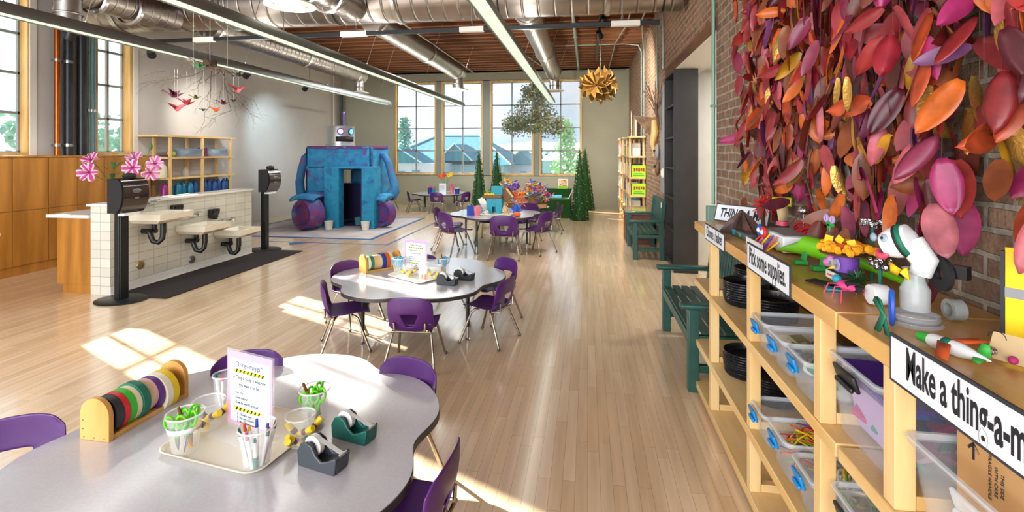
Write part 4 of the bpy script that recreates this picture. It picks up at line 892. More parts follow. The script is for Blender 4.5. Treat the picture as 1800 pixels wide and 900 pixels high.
def scissors(label, x, y, rz, tilt, hm='scissor_green', z=TT + 0.006, g='green scissors in the cups', s=1.0):
    t = thing('scissors', label, 'scissors', (x, y, z), rz, g, rx=tilt, s=s)
    for s_ in (-1, 1):
        b = MB().prism([(-0.0, 0.0), (0.007 * s_, 0.03), (0.009 * s_, 0.07), (-0.005 * s_, 0.07)], -0.001 + 0.0012 * s_, 0.0012 + 0.0012 * s_, plane='xz').build('blade', 'blade', t)
        hl = MB().tube([(0.003 * s_, 0, 0.062), (0.008 * s_, 0, 0.085), (0.012 * s_, 0, 0.10)], [0.006, 0.0065, 0.006], 8)
        hl.tube([(s_ * (0.021 + 0.0165 * math.cos(a)), 0, 0.127 + 0.027 * math.sin(a)) for a in [2 * math.pi * k / 16 for k in range(16)]], 0.0052, 8, closed=True)
        hl.build('handle', hm, t)
    return t
M('wood_pencil', '#e89a1e', 0.5); M('brown_tip', '#6a3b14', 0.6)
def stick(name, label, x, y, z, rz, tilt, L_, r_, m1, m2=None, f=0.8, g=None, cat='pencil'):
    t = thing(name, label, cat, (x, y, z), rz, g, rx=tilt)
    MB().cyl((0, 0, 0), (0, 0, L_ * f), r_, n=10).build('barrel', m1, t)
    MB().cyl((0, 0, L_ * f), (0, 0, L_), r_ * 1.02, r_ * 0.8, n=10).build('cap', m2 or m1, t); return t
cup('clear cup of green scissors with a paper label, nearest the tape rack', -1.565, 1.73, lab=True)
for i, (dx, dy, rz, tl) in enumerate(((-0.018, -0.012, 20, 12), (0.012, -0.018, -10, -9), (0.018, 0.014, 60, -14), (-0.01, 0.02, 100, 10))):
    scissors('green handled scissors standing in the labelled cup by the tape rack', -1.565 + dx, 1.73 + dy, R(rz), R(tl), g='green scissors in the labelled cup')
stick('pencil', 'orange yellow pencil in the labelled cup of scissors', -1.55, 1.745, TT + 0.006, R(-70), R(16), 0.17, 0.006, 'wood_pencil', 'brown_tip')
cup('clear cup holding yellow glue tubes between scissors and the pink notice', -1.60, 1.895, r=0.072, h=0.115)
cup('clear cup holding markers at the front corner of the near tray', -1.225, 1.69, r=0.078, h=0.15)
cup('clear cup of yellow glue tubes right of the markers', -1.145, 1.845, r=0.066, h=0.115)
cup('clear cup of green scissors at the right corner of the near tray', -1.165, 1.985, r=0.076, h=0.155)
for i, (dx, dy, rz, tl) in enumerate(((-0.018, -0.012, 30, 12), (0.012, -0.018, -20, -9), (0.018, 0.014, 70, -14), (-0.01, 0.02, 110, 10))):
    scissors('green handled scissors standing in the cup at the right tray corner', -1.165 + dx, 1.985 + dy, R(rz), R(tl), g='green scissors in the right hand cup')
stick('pencil', 'orange pencil in the right hand cup of scissors', -1.15, 1.995, TT + 0.006, R(-60), R(20), 0.19, 0.0065, 'wood_pencil', 'brown_tip')
cup('clear cup with markers standing behind the pink notice', -1.655, 2.06, r=0.06, h=0.15, rb_=0.045)
M('glue_yellow', '#f2cf10', 0.4); M('glue_label', '#5e2f4a', 0.5)
def tube_stick(label, x, y, z, rz, rx, g):
    t = thing('glue_stick', label, 'glue stick', (x, y, z), rz, g, rx=rx)
    MB().cyl((0, 0, 0), (0, 0, 0.022), 0.0125, n=14).cyl((0, 0, 0.044), (0, 0, 0.075), 0.0125, n=14).build('case', 'glue_yellow', t)
    MB().cyl((0, 0, 0.022), (0, 0, 0.044), 0.0123, n=14).build('label_band', 'glue_label', t)
for cx_, cy_, wh in ((-1.60, 1.895, 'in the cup left of the pink notice'), (-1.145, 1.845, 'in the cup right of the markers')):
    for k, (dx, dy, rz, rx, dz) in enumerate(((-0.022, -0.03, 20, 62, 0.014), (0.012, -0.02, -25, 55, 0.014), (-0.005, 0.0, 80, 70, 0.038), (0.02, 0.018, 130, 50, 0.03), (-0.02, 0.02, -60, 40, 0.016))):
        tube_stick('yellow glue stick with purple band ' + wh, cx_ + dx, cy_ + dy, TT + dz, R(rz), R(rx) * 0.9, 'yellow glue sticks ' + wh)
mk = ['e8641e', 'f2c50e', '18705a', '3a2f8c', '2f6f60', '1e6f54', '2840a0', 'e2407c', '5a3018', 'd0582a']
mname = ['orange', 'yellow', 'dark green', 'purple', 'teal', 'green', 'blue', 'pink', 'brown', 'rust']
M('marker_white', '#e9eaec', 0.35)
for i in range(10):
    a = 2.4 * i + 0.4; rr = 0.018 + 0.003 * (i % 5); mm = M('marker_' + mk[i], '#' + mk[i], 0.4)
    x, y = -1.225 + rr * math.cos(a), 1.69 + rr * math.sin(a)
    t = thing('marker', '%s marker among the pens in the front cup' % mname[i], 'marker', (x, y, TT + 0.006), a - math.pi / 2, 'markers in the front cup', rx=R(-9 - (i % 3) * 3))
    low = i < 4
    MB().cyl((0, 0, 0.05 if low else 0), (0, 0, 0.115 if low else 0.12), 0.0075, n=12).build('barrel', 'marker_white', t)
    if low: MB().cyl((0, 0, 0), (0, 0, 0.05), 0.008, n=12).build('cap', mm, t)
    MB().cyl((0, 0, 0.115 if low else 0.12), (0, 0, 0.13 if low else 0.15), 0.0065, 0.005, n=12).build('end_plug', mm, t)
for i in range(4):
    t = thing('marker', 'marker standing in the cup behind the pink notice', 'marker', (-1.655 + 0.02 * math.cos(i * 1.7), 2.06 + 0.02 * math.sin(i * 1.7), TT + 0.006), i * 1.7 - 1.57, 'markers in the rear cup', rx=R(-8))
    MB().cyl((0, 0, 0), (0, 0, 0.13), 0.007, n=10).build('barrel', 'marker_white', t); MB().cyl((0, 0, 0.13), (0, 0, 0.15), 0.0065, n=10).build('end_plug', ['glue_yellow', 'marker_e8641e', 'marker_18705a', 'marker_e2407c'][i], t)
# notice holder
M('acrylic', '#eef4f8', 0.05, alpha=0.12); M('notice_pink', '#e3a3c6', 0.7); M('notice_white', '#dfe9f2', 0.7); M('hazard_yellow', '#e3df1c', 0.6)
def notice(label, loc, rz, s=1.0, detail=True):
    t = thing('notice_stand', label, 'sign', loc, rz, 'pink framed notices in clear stands', rx=0, s=s)
    W_, H_ = 0.285, 0.335
    MB().bb(-W_ / 2, W_ / 2, -0.002, 0.002, 0.0, H_).bb(-W_ / 2, W_ / 2, -0.09, 0.03, 0, 0.003).build('acrylic_stand', 'acrylic', t, bevel=0.001)
    p = MB().bb(-W_ / 2 + 0.006, W_ / 2 - 0.006, -0.0034, -0.0022, 0.02, H_ - 0.006).build('pink_card', 'notice_pink', t, smooth=0)
    MB().bb(-W_ / 2 + 0.026, W_ / 2 - 0.022, -0.0044, -0.0035, 0.035, H_ - 0.036).build('white_sheet', 'notice_white', t, smooth=0)
    for z in (H_ - 0.085, H_ - 0.245 + 0.0):
        MB().bb(-0.09, 0.09, -0.0050, -0.0045, z - 0.007, z + 0.007).build('hazard_stripe', 'hazard_yellow', t, smooth=0)
        st = MB()
        for k in range(8): x = -0.083 + k * 0.0225; st.prism([(x, z - 0.007), (x + 0.009, z - 0.007), (x + 0.016, z + 0.007), (x + 0.007, z + 0.007)], -0.0056, -0.0051, plane='xz')
        st.build('hazard_mark', 'ink', t, smooth=0)
    def tx(s_, size, x, z, ax='CENTER', xs=0.9): text(s_, size * 1.12, 'ink', t, face((x, -0.0046, z), (1, 0, 0)), ext=0.0002, ax=ax, xs=xs * 0.93, off=0.0003)
    tx('"Thing-a-ma-jigs!"', 0.024, 0, H_ - 0.058); tx('A Thing-a-ma-jig is whatever', 0.0185, 0, H_ - 0.113, xs=0.88); tx('you want it to be!', 0.0185, 0, H_ - 0.142)
    for k, s_ in enumerate(('\u2022Can it fly?', '\u2022Does it snore?', '\u2022Does the wind fill up its sail?')): tx(s_, 0.0135, -0.085, H_ - 0.178 - k * 0.0205, 'LEFT', 0.85)
    for k, s_ in enumerate(('1.  Choose a basket', '2.  Pick some supplies', '3.  Make a thing-a-ma-jig')): tx(s_, 0.0135, -0.075, H_ - 0.267 - k * 0.016, 'LEFT', 0.85)
    return t
notice('pink framed notice standing on the nearest table', (-1.395, 1.88, TT + 0.001), R(-16))
notice('pink framed notice standing on the second table', (-1.66, 4.64, TT + 0.001), R(-16), s=0.95)
# tape dispensers
M('disp_green', '#155a50', 0.35); M('disp_grey', '#3c4148', 0.4); M('disp_black', '#22252c', 0.45); M('tape_clear', '#d8dad6', 0.3)
def tape_dispenser(label, x, y, rz, m_, s=1.0):
    t = thing('tape_dispenser', label, 'tape dispenser', (x, y, 0.4705), rz, 'desk tape dispensers', s=s)
    prof = [(-0.082, 0.0), (0.082, 0.0), (0.09, 0.055), (0.084, 0.06), (0.05, 0.042), (0.022, 0.034), (-0.002, 0.05), (-0.02, 0.078), (-0.045, 0.088), (-0.07, 0.078), (-0.086, 0.05)]
    MB().prism([(a * 0.98, b) for a, b in prof], -0.036, -0.026, plane='xz').prism([(a * 0.98, b) for a, b in prof], 0.026, 0.036, plane='xz').prism([(-0.082, 0), (0.082, 0), (0.085, 0.05), (0.05, 0.034), (0.022, 0.024), (-0.075, 0.02)], -0.026, 0.026, plane='xz').bb(-0.083, -0.075, -0.026, 0.026, 0.02, 0.055).build('body', m_, t, bevel=0.004)
    MB().lathe([(0.016, -0.01), (0.036, -0.01), (0.036, 0.01), (0.016, 0.01), (0.016, -0.01)], (-0.038, 0, 0.062), 26, axis='y').build('tape_roll', 'tape_clear', t)
    MB().cyl((-0.038, -0.026, 0.062), (-0.038, 0.026, 0.062), 0.0155, n=16).build('hub', 'black_plastic', t)
    MB().add([(-0.015, -0.009, 0.09), (-0.015, 0.009, 0.09), (0.083, 0.009, 0.061), (0.083, -0.009, 0.061), (-0.015, -0.009, 0.0895), (-0.015, 0.009, 0.0895), (0.083, 0.009, 0.0605), (0.083, -0.009, 0.0605)], [(0, 3, 2, 1), (4, 5, 6, 7), (0, 1, 5, 4), (1, 2, 6, 5), (2, 3, 7, 6), (3, 0, 4, 7)]).build('tape_end', 'tape_clear', t, smooth=0)
    MB().box((0.086, 0, 0.058), (0.006, 0.04, 0.008)).build('cutter', 'steel', t)
tape_dispenser('dark green desk tape dispenser on the nearest table', -0.955, 1.925, R(-14), 'disp_green', 1.05)
tape_dispenser('dark grey desk tape dispenser on the nearest table, closer to the camera', -0.985, 1.735, R(-14), 'disp_grey', 1.08)
tape_dispenser('black tape dispenser on the second table, the nearer of its two', -1.235, 4.27, R(-10), 'disp_black', 1.1)
tape_dispenser('black tape dispenser on the second table, the farther of its two', -1.13, 4.46, R(-14), 'disp_black', 1.1)
# second table cups
cup('clear cup of pale blue scissors on the second table tray', -1.80, 4.56, r=0.078, h=0.15)
for i, (dx, dy, rz, tl) in enumerate(((-0.018, -0.012, 20, 12), (0.012, -0.018, -10, -9), (0.018, 0.014, 60, -14))):
    scissors('turquoise handled scissors in the left cup on the second table', -1.80 + dx, 4.56 + dy, R(rz), R(tl), 'scissor_blue', g='turquoise scissors in the left cup')
cup('low clear cup of glue sticks on the second table tray', -1.68, 4.50, r=0.062, h=0.10)
cup('clear cup leaning with markers on the second table tray', -1.50, 4.40, r=0.055, h=0.15)
cup('clear cup with yellow tubes on the right of the second tray', -1.40, 4.46, r=0.07, h=0.11)
cup('clear cup of blue scissors at the far right of the second tray', -1.37, 4.62, r=0.07, h=0.15)
for i, (dx, dy, rz, tl) in enumerate(((-0.018, -0.012, 20, 12), (0.012, -0.018, -10, -9), (0.018, 0.014, 60, -14))):
    scissors('blue handled scissors in the right cup on the second table', -1.37 + dx, 4.62 + dy, R(rz), R(tl), 'scissor_blue', g='blue scissors in the right cup')
stick('pencil', 'ochre pencil in the right cup on the second table', -1.37, 4.62, TT + 0.006, R(-60), R(8), 0.19, 0.007, 'wood_pencil', 'brown_tip')
for cx_, cy_, wh in ((-1.68, 4.50, 'in the low cup on the second table'), (-1.40, 4.46, 'in the yellow cup on the second table')):
    for k in range(4): tube_stick('yellow glue stick ' + wh, cx_ + 0.025 * math.cos(k * 1.6), cy_ + 0.025 * math.sin(k * 1.6), TT + 0.014, R(k * 90), R(60), 'glue sticks ' + wh)
for i in range(5):
    t = thing('marker', 'white barrelled marker in the cup on the second table', 'marker', (-1.50 + 0.015 * math.cos(i * 1.3), 4.40 + 0.015 * math.sin(i * 1.3), TT + 0.006), i * 1.3 - 1.57, 'markers on the second table', rx=R(-10))
    MB().cyl((0, 0, 0.04), (0, 0, 0.12), 0.007, n=10).build('barrel', 'marker_white', t); MB().cyl((0, 0, 0), (0, 0, 0.04), 0.0075, n=10).build('cap', ['marker_e8641e', 'glue_yellow', 'marker_3a2f8c', 'marker_e2407c', 'wood_pencil'][i], t)
# ------------------------------------------------------------------ third table things
M('bin_blue', '#1b3fa0', 0.4); M('craft_teal', '#1f8fa6', 0.6); M('craft_orange', '#e0602a', 0.6); M('craft_brown', '#7a5538', 0.8); M('card', '#b98f5e', 0.85, var=0.05); M('card_light', '#cdb083', 0.85); M('craft_pink', '#e64c8c', 0.55); M('craft_yellow', '#f0c418', 0.6); M('craft_red', '#d02a26', 0.55); M('craft_white', '#e8e6e0', 0.6); M('craft_purple', '#6a3a9c', 0.6); M('craft_blue', '#2458c0', 0.5); M('craft_green', '#35a83a', 0.55); M('craft_lime', '#86d010', 0.5); M('craft_grey', '#8d8a88', 0.6); M('pink_clear', '#f08aa0', 0.3, alpha=0.6)
JM = ['craft_orange', 'craft_yellow', 'craft_red', 'craft_pink', 'craft_white', 'craft_purple', 'craft_blue', 'craft_green', 'card', 'craft_grey']
def junk(name, label, loc, size, n, mats, seed, group=None, cat='craft sculpture', body='card'):
    """a child's assemblage: a card body with curled strips, tubes and scraps fixed all over"""
    rr = random.Random(seed); t = thing(name, label, cat, loc, group=group); sx_, sy_, sz_ = size
    b = MB().ball((0, 0, sz_ * 0.42), 1.0, 12, sc_=(sx_ * 0.29, sy_ * 0.29, sz_ * 0.36)); b.box((0, 0, sz_ * 0.06), (sx_ * 0.7, sy_ * 0.6, sz_ * 0.12)); b.build('body', body, t)
    for mi, m_ in enumerate(mats):
        mb = MB()
        for k in range(max(1, int(n * 1.7) // len(mats))):
            a = rr.uniform(0, 6.28); e = rr.uniform(-0.3, 1.4); d = Vector((math.cos(a) * math.cos(e) * sx_ * 0.34, math.sin(a) * math.cos(e) * sy_ * 0.34, sz_ * 0.42 + math.sin(e) * sz_ * 0.38))
            kd = rr.random(); r_ = min(sx_, sz_) * rr.uniform(0.08, 0.17)
            if kd < 0.5:
                pts = [d + Vector((rr.uniform(-1, 1), rr.uniform(-1, 1), rr.uniform(-1, 1))) * r_ * j * 0.7 for j in range(4)]
                pts = [Vector((p.x, p.y, max(p.z, 0.012))) for p in pts]; mb.tube(pts, max(0.004, r_ * 0.16), 5)
            elif kd < 0.75: mb.box(Vector((d.x, d.y, max(d.z, r_ * 0.8))), (r_, r_ * 0.8, r_ * 0.08), rz=a, rx=rr.uniform(-1, 1))
            elif kd < 0.9: mb.ball(Vector((d.x, d.y, max(d.z, r_ * 0.4))), r_ * 0.35, 8)
            else: mb.tube([d + Vector((math.cos(q), 0, math.sin(q))) * r_ * 0.5 for q in [k_ * 0.7 for k_ in range(9)]], r_ * 0.08, 5)
        tag(mb.build('scrap', m_, t), kind='stuff')
    return t
Z3 = 0.6005
def open_box(label, name, loc, d, m_, rz=0, cat='box', group=None, t_=0.006):
    x, y, z = d; mb = MB(); mb.bb(-x / 2, x / 2, -y / 2, y / 2, 0, t_)
    for a, b_, c_, e_ in ((-x / 2, -x / 2 + t_, -y / 2, y / 2), (x / 2 - t_, x / 2, -y / 2, y / 2), (-x / 2 + t_, x / 2 - t_, -y / 2, -y / 2 + t_), (-x / 2 + t_, x / 2 - t_, y / 2 - t_, y / 2)): mb.bb(a, b_, c_, e_, t_, z)
    o = mb.build(name, m_, loc=loc, rot=(0, 0, rz), smooth=0); return tag(o, label, cat, group)
open_box('blue open bin at the left of the third table', 'craft_bin', (-1.93, 8.05, Z3), (0.12, 0.14, 0.15), 'bin_blue', 0.3, 'bin')
t = thing('plastic_tub', 'clear tub with pink and orange contents beside the blue bin', 'tub', (-1.80, 7.98, Z3))
MB().lathe([(0.001, 0), (0.045, 0), (0.06, 0.15), (0.064, 0.155)], n=20).build('tub', 'pink_clear', t); MB().ball((0, 0, 0.06), 0.042, 10).build('contents', 'craft_orange', t)
t = thing('craft_house', 'teal cardboard tower with a doorway and a brown tray roof', 'craft sculpture', (-1.57, 8.35, Z3))
MB().bb(-0.13, -0.03, -0.11, 0.11, 0, 0.26).bb(0.03, 0.13, -0.11, 0.11, 0, 0.26).bb(-0.03, 0.03, -0.11, 0.11, 0.12, 0.26).bb(-0.03, 0.03, 0.0, 0.11, 0, 0.12).build('tower', 'craft_teal', t, smooth=0, bevel=0.003)
MB().bb(-0.2, 0.12, -0.1, 0.1, 0.26, 0.31).build('roof_tray', 'craft_brown', t, smooth=0, bevel=0.004)
MB().bb(-0.06, 0.13, -0.05, 0.08, 0.311, 0.46).build('upper_box', 'craft_teal', t, smooth=0, bevel=0.003)
bl = MB()
for k in range(6): bl.ball((-0.16 + 0.03 * k, -0.07, 0.325), 0.018, 8)
bl.build('bead', 'craft_yellow', t)
o = MB().box((0, 0, 0.12), (0.11, 0.02, 0.25), ry=R(-28)).build('foam_board', 'craft_white', loc=(-1.82, 8.6, Z3)); tag(o, 'white foam board leaning on the third table', 'board')
o = MB().box((0, 0, 0.05), (0.32, 0.16, 0.012)).box((0.0, 0.0, 0.025), (0.22, 0.12, 0.05)).build('paint_palette', 'craft_purple', loc=(-1.74, 8.75, Z3), bevel=0.003); tag(o, 'flat purple and white boxes behind the teal tower', 'box')
t = thing('craft_creature', 'brown card box creature with an orange tinsel body leaning on the third table', 'craft sculpture', (-1.28, 8.45, Z3))
MB().box((-0.10, 0, 0.33), (0.16, 0.16, 0.2), ry=R(-38)).build('card_head', 'craft_brown', t, bevel=0.004)
MB().box((-0.04, -0.08, 0.35), (0.03, 0.012, 0.19), ry=R(-38)).build('card_flap', 'card_light', t)
b_ = MB(); rr = random.Random(3)
for k in range(60): 
    p = Vector((0.12 + rr.uniform(-0.09, 0.09), rr.uniform(-0.07, 0.07), rr.uniform(0.12, 0.36))); b_.tube([p, p + Vector((rr.uniform(-0.06, 0.06), rr.uniform(-0.05, 0.05), rr.uniform(-0.06, 0.06)))], 0.008, 5)
b_.build('tinsel_body', 'craft_orange', t); MB().tube([(-0.05, 0, 0.25), (0.05, 0, 0.2), (0.1, 0, 0.12), (0.1, 0, 0.012)], 0.035, 10).build('neck', 'craft_grey', t)
b_ = MB()
for k in range(14): p = Vector((0.02 + rr.uniform(-0.08, 0.12), rr.uniform(-0.05, 0.05), rr.uniform(0.4, 0.5))); b_.ball(p, 0.025, 8)
b_.build('pompoms', 'craft_purple', t)
t = thing('star_bow', 'shiny blue star bow on the third table', 'craft sculpture', (-1.17, 8.12, Z3)); b_ = MB()
for k in range(12):
    d = Vector((math.cos(k * 2.4) * math.cos(k * 0.6), math.sin(k * 2.4) * math.cos(k * 0.6), abs(math.sin(k * 0.6)) + 0.15)).normalized(); b_.cyl(Vector((0, 0, 0.07)), Vector((0, 0, 0.07)) + d * 0.13, 0.035, 0.002, n=6)
b_.ball((0, 0, 0.06), 0.055, 8).build('points', 'craft_blue', t)
o = MB().ball((0, 0, 0.045), 0.06, 14, sc_=(1, 1, 0.75)).build('foam_ball', 'craft_orange', loc=(-1.12, 7.88, Z3)); tag(o, 'orange ball lying at the front right of the third table', 'ball')
o = tray('cream tray strewn with craft scraps on the third table', (-1.5, 8.12, Z3), R(-6), 0.52, 0.36); o['group'] = 'craft trays'
junk('craft_scraps', 'pile of white and blue craft scraps on the tray of the third table', (-1.68, 8.1, Z3 + 0.006), (0.2, 0.16, 0.09), 24, ['craft_white', 'craft_teal', 'craft_grey'], 5, body='craft_white', cat='craft scraps')
junk('craft_scraps', 'cream and brown craft animal standing right of the teal tower', (-1.37, 8.2, Z3 + 0.006), (0.16, 0.12, 0.16), 20, ['card_light', 'craft_white'], 6, body='card_light', cat='craft sculpture')
# fourth table heap
Z5 = 0.4705
junk('junk_sculpture', 'large heap like sculpture of orange, red and white scraps, right one of the fourth table', (-1.12, 10.55, Z5), (0.72, 0.55, 0.56), 200, JM, 11, 'junk sculptures')
junk('junk_sculpture', 'grey and purple wire sculpture in the middle of the fourth table', (-1.72, 10.75, Z5), (0.5, 0.4, 0.62), 110, ['craft_grey', 'craft_purple', 'craft_white', 'craft_blue', 'craft_yellow'], 12, 'junk sculptures')
junk('junk_sculpture', 'yellow and silver sculpture at the left of the fourth table', (-2.05, 10.4, Z5), (0.3, 0.3, 0.4), 60, ['craft_yellow', 'craft_grey', 'craft_green'], 13, 'junk sculptures')
open_box('low red brown craft tray at the front of the fourth table', 'craft_box', (-1.45, 10.13, Z5), (0.42, 0.22, 0.11), 'craft_brown', 0.05, 'box')
# fifth table
for x, y, m_, lb, r_, h_ in ((-4.42, 13.5, 'bin_blue', 'blue pot at the left of the window table', 0.06, 0.16), (-4.28, 13.42, 'craft_teal', 'teal jar beside the blue pot on the window table', 0.05, 0.15), (-3.78, 13.5, 'pink_clear', 'jar of pink and orange pens on the window table', 0.06, 0.22), (-3.62, 13.5, 'bin_blue', 'blue star shaped pot at the right of the window table', 0.07, 0.14)):
    t = thing('craft_pot', lb, 'pot', (x, y, Z5)); MB().lathe([(0.001, 0), (r_ * 0.85, 0), (r_, h_), (r_ * 1.05, h_ + 0.005), (r_ * 0.93, h_), (0.001, h_ * 0.6)], n=16).build('pot', m_, t)
    b_ = MB(); rr = random.Random(int(x * 100))
    for k in range(7): b_.cyl((rr.uniform(-0.5, 0.5) * r_, rr.uniform(-0.5, 0.5) * r_, h_ * 0.6), (rr.uniform(-0.9, 0.9) * r_, rr.uniform(-0.9, 0.9) * r_, h_ * 1.35), 0.007, n=6)
    b_.build('contents', rr.choice(['craft_orange', 'craft_white', 'craft_pink']), t)
t = thing('notice_stand', 'pale notice standing on the table under the far windows', 'sign', (-4.0, 13.35, Z5)); MB().bb(-0.1, 0.1, -0.002, 0.002, 0, 0.3).bb(-0.1, 0.1, -0.05, 0.05, 0, 0.003).build('acrylic_stand', 'notice_white', t)
b_ = MB()
for k in range(6): b_.bb(-0.07, 0.07 - 0.02 * (k % 3), -0.004, -0.0025, 0.24 - k * 0.025, 0.247 - k * 0.025)
b_.build('printed_line', 'craft_grey', t, smooth=0)
t = thing('flower_vase', 'vase of orange and yellow paper flowers on the window table', 'vase', (-4.05, 13.75, Z5)); MB().lathe([(0.001, 0), (0.05, 0), (0.06, 0.12), (0.04, 0.25), (0.05, 0.28)], n=18).build('vase', 'clear_glass', t)
for k, (dx, dz, m_) in enumerate(((-0.16, 0.5, 'craft_orange'), (-0.08, 0.46, 'craft_orange'), (-0.02, 0.52, 'craft_red'), (0.12, 0.5, 'craft_yellow'), (0.18, 0.53, 'craft_yellow'))):
    MB().tube([(0, 0, 0.02), (dx * 0.3, 0, 0.25), (dx, 0, dz)], 0.004, 5).build('stem', 'stem_green', t)
    b_ = MB()
    for q in range(6): b_.ball((dx + 0.035 * math.cos(q * 1.05), -0.01, dz + 0.035 * math.sin(q * 1.05)), 0.026, 8, sc_=(1, 0.4, 1))
    b_.build('flower_head', m_, t)
t = thing('dome_bowl', 'purple and magenta dome on the table behind the robot house', 'bowl', (-5.72, 12.75, Z5)); MB().lathe([(0.19, 0), (0.2, 0.04), (0.19, 0.06)], n=24).build('rim', 'craft_white', t)
MB().lathe([(0.19, 0.061), (0.17, 0.13), (0.15, 0.15)], n=24).build('lower_band', 'craft_pink', t); MB().lathe([(0.15, 0.151), (0.1, 0.2), (0.001, 0.22)], n=24).build('dome_top', 'craft_purple', t)
# ------------------------------------------------------------------ gold paper star
M('gold_paper', '#987238', 0.5, metal=0.3, var=0.15, vscale=8)
t = thing('paper_star', 'folded gold paper star ball hanging before the far wall', 'decoration', (0.21, 8.35, 2.76))
MB().cyl((0, 0, 0.1), (0, 0, 1.192), 0.004, n=6).build('hanging_wire', 'black_metal', t)
def star_half(c, ax, r, n, seed):
    mb = MB(); q = Vector(ax).normalized().to_track_quat('Z', 'Y').to_matrix(); c = Vector(c)
    for k in range(n):
        a = 2 * math.pi * k / n + seed; da = math.pi / n * 1.05
        for (sc_, tilt) in ((1.0, 0.25), (0.78, 0.62)):
            a2 = a + (da if sc_ < 1 else 0)
            def P_(rr, an, h): return c + q @ Vector((rr * r * sc_ * math.cos(an), rr * r * sc_ * math.sin(an), h * r))
            o_ = P_(0.05, a2, 0.05); tip = P_(1.0, a2, tilt * 0.5 + 0.1); l_ = P_(0.62, a2 - da, tilt * 0.8); r_ = P_(0.62, a2 + da, tilt * 0.8); rd = P_(0.6, a2, tilt * 0.3 - 0.12)
            mb.add([o_, l_, tip, rd, r_], [(0, 1, 3), (1, 2, 3), (3, 2, 4), (0, 3, 4)])
    return mb
star_half((-0.07, -0.1, -0.02), (-0.35, -0.9, 0.05), 0.31, 10, 0.1).build('petals', 'gold_paper', t, smooth=0, solid=0.003)
star_half((0.08, 0.02, 0.03), (0.8, -0.4, 0.2), 0.29, 9, 0.3).build('petals', 'gold_paper', t, smooth=0, solid=0.003)
star_half((0.0, 0.08, -0.03), (0.1, 0.9, -0.1), 0.29, 9, 0.5).build('petals', 'gold_paper', t, smooth=0, solid=0.003)
# ------------------------------------------------------------------ plant chandelier
M('foliage_dark', '#5f7350', 0.6, c2='#8a957c', vscale=30); M('foliage_olive', '#8a9434', 0.6); M('foliage_grey', '#98a49c', 0.6); M('bud_orange', '#c07a34', 0.6)
def leafy(mb, p, r_, rr, k=3, s=1.0):
    for _ in range(k):
        d = Vector((rr.gauss(0, 1), rr.gauss(0, 1), rr.gauss(0, 1))).normalized(); u = d.orthogonal().normalized(); q = p + Vector((rr.uniform(-1, 1), rr.uniform(-1, 1), rr.uniform(-1, 1))) * r_
        L_ = r_ * rr.uniform(0.7, 1.2) * s; w = L_ * 0.32
        mb.add([q, q + d * L_ * 0.5 + u * w, q + d * L_, q + d * L_ * 0.5 - u * w], [(0, 1, 2, 3)])
t = thing('plant_chandelier', 'hanging chandelier made of wire and leafy plants before the windows', 'chandelier', (-1.33, 12.2, 2.3)); rr = random.Random(4)
fr = MB()
for z, r_ in ((0.0, 0.62), (0.35, 0.38), (0.82, 0.2)): fr.tube([(r_ * math.cos(a), r_ * math.sin(a), z) for a in [2 * math.pi * k / 24 for k in range(24)]], 0.01, 6, closed=True)
for k in range(8): a = k * math.pi / 4; fr.tube([(0.62 * math.cos(a), 0.62 * math.sin(a), 0), (0.38 * math.cos(a), 0.38 * math.sin(a), 0.35), (0.2 * math.cos(a), 0.2 * math.sin(a), 0.82), (0.05 * math.cos(a), 0.05 * math.sin(a), 1.1)], 0.007, 6)
fr.cyl((0, 0, -0.1), (0, 0, 1.8), 0.012, n=8); fr.build('wire_frame', 'steel', t)
ms = {'foliage_dark': MB(), 'foliage_olive': MB(), 'foliage_grey': MB(), 'bud_orange': MB()}
for k in range(2300):
    u = rr.random(); a = rr.uniform(0, 6.283)
    if u < 0.55: r_, z = 0.62 + rr.gauss(0, 0.07), rr.gauss(0.0, 0.09)
    elif u < 0.75:
        v = rr.random(); r_, z = 0.6 - 0.35 * v + rr.gauss(0, 0.05), 0.05 + v * 0.7
        a = round(a / (math.pi / 4)) * math.pi / 4 + rr.gauss(0, 0.12)
    elif u < 0.88: r_, z = 0.2 + rr.gauss(0, 0.05), 0.8 + rr.gauss(0, 0.08)
    else: r_, z = rr.uniform(0, 0.3), rr.uniform(-0.1, 0.3)
    key = rr.choices(list(ms), [5, 2.2, 5, 0.25])[0]
    leafy(ms[key], Vector((r_ * math.cos(a), r_ * math.sin(a), z)), 0.07, rr, 2)
for k in range(90): leafy(ms['foliage_olive'], Vector((rr.gauss(0.08, 0.05), rr.gauss(0, 0.05), rr.uniform(0.9, 1.05))), 0.05, rr, 3)
for k_, m_ in ms.items(): tag(m_.build('foliage' if k_ != 'bud_orange' else 'flower_buds', k_, t, smooth=0), kind='stuff')
b_ = MB()
for i0, (xa, xb) in enumerate(((0.2, 0.5), (0.28, 0.45))):
    for k in range(22): f = k / 21; b_.ball((xa + (xb - xa) * f, -0.35, -0.1 - (0.22 - i0 * 0.08) * math.sin(math.pi * f)), 0.011, 6)
b_.build('bead_string', 'foliage_grey', t)
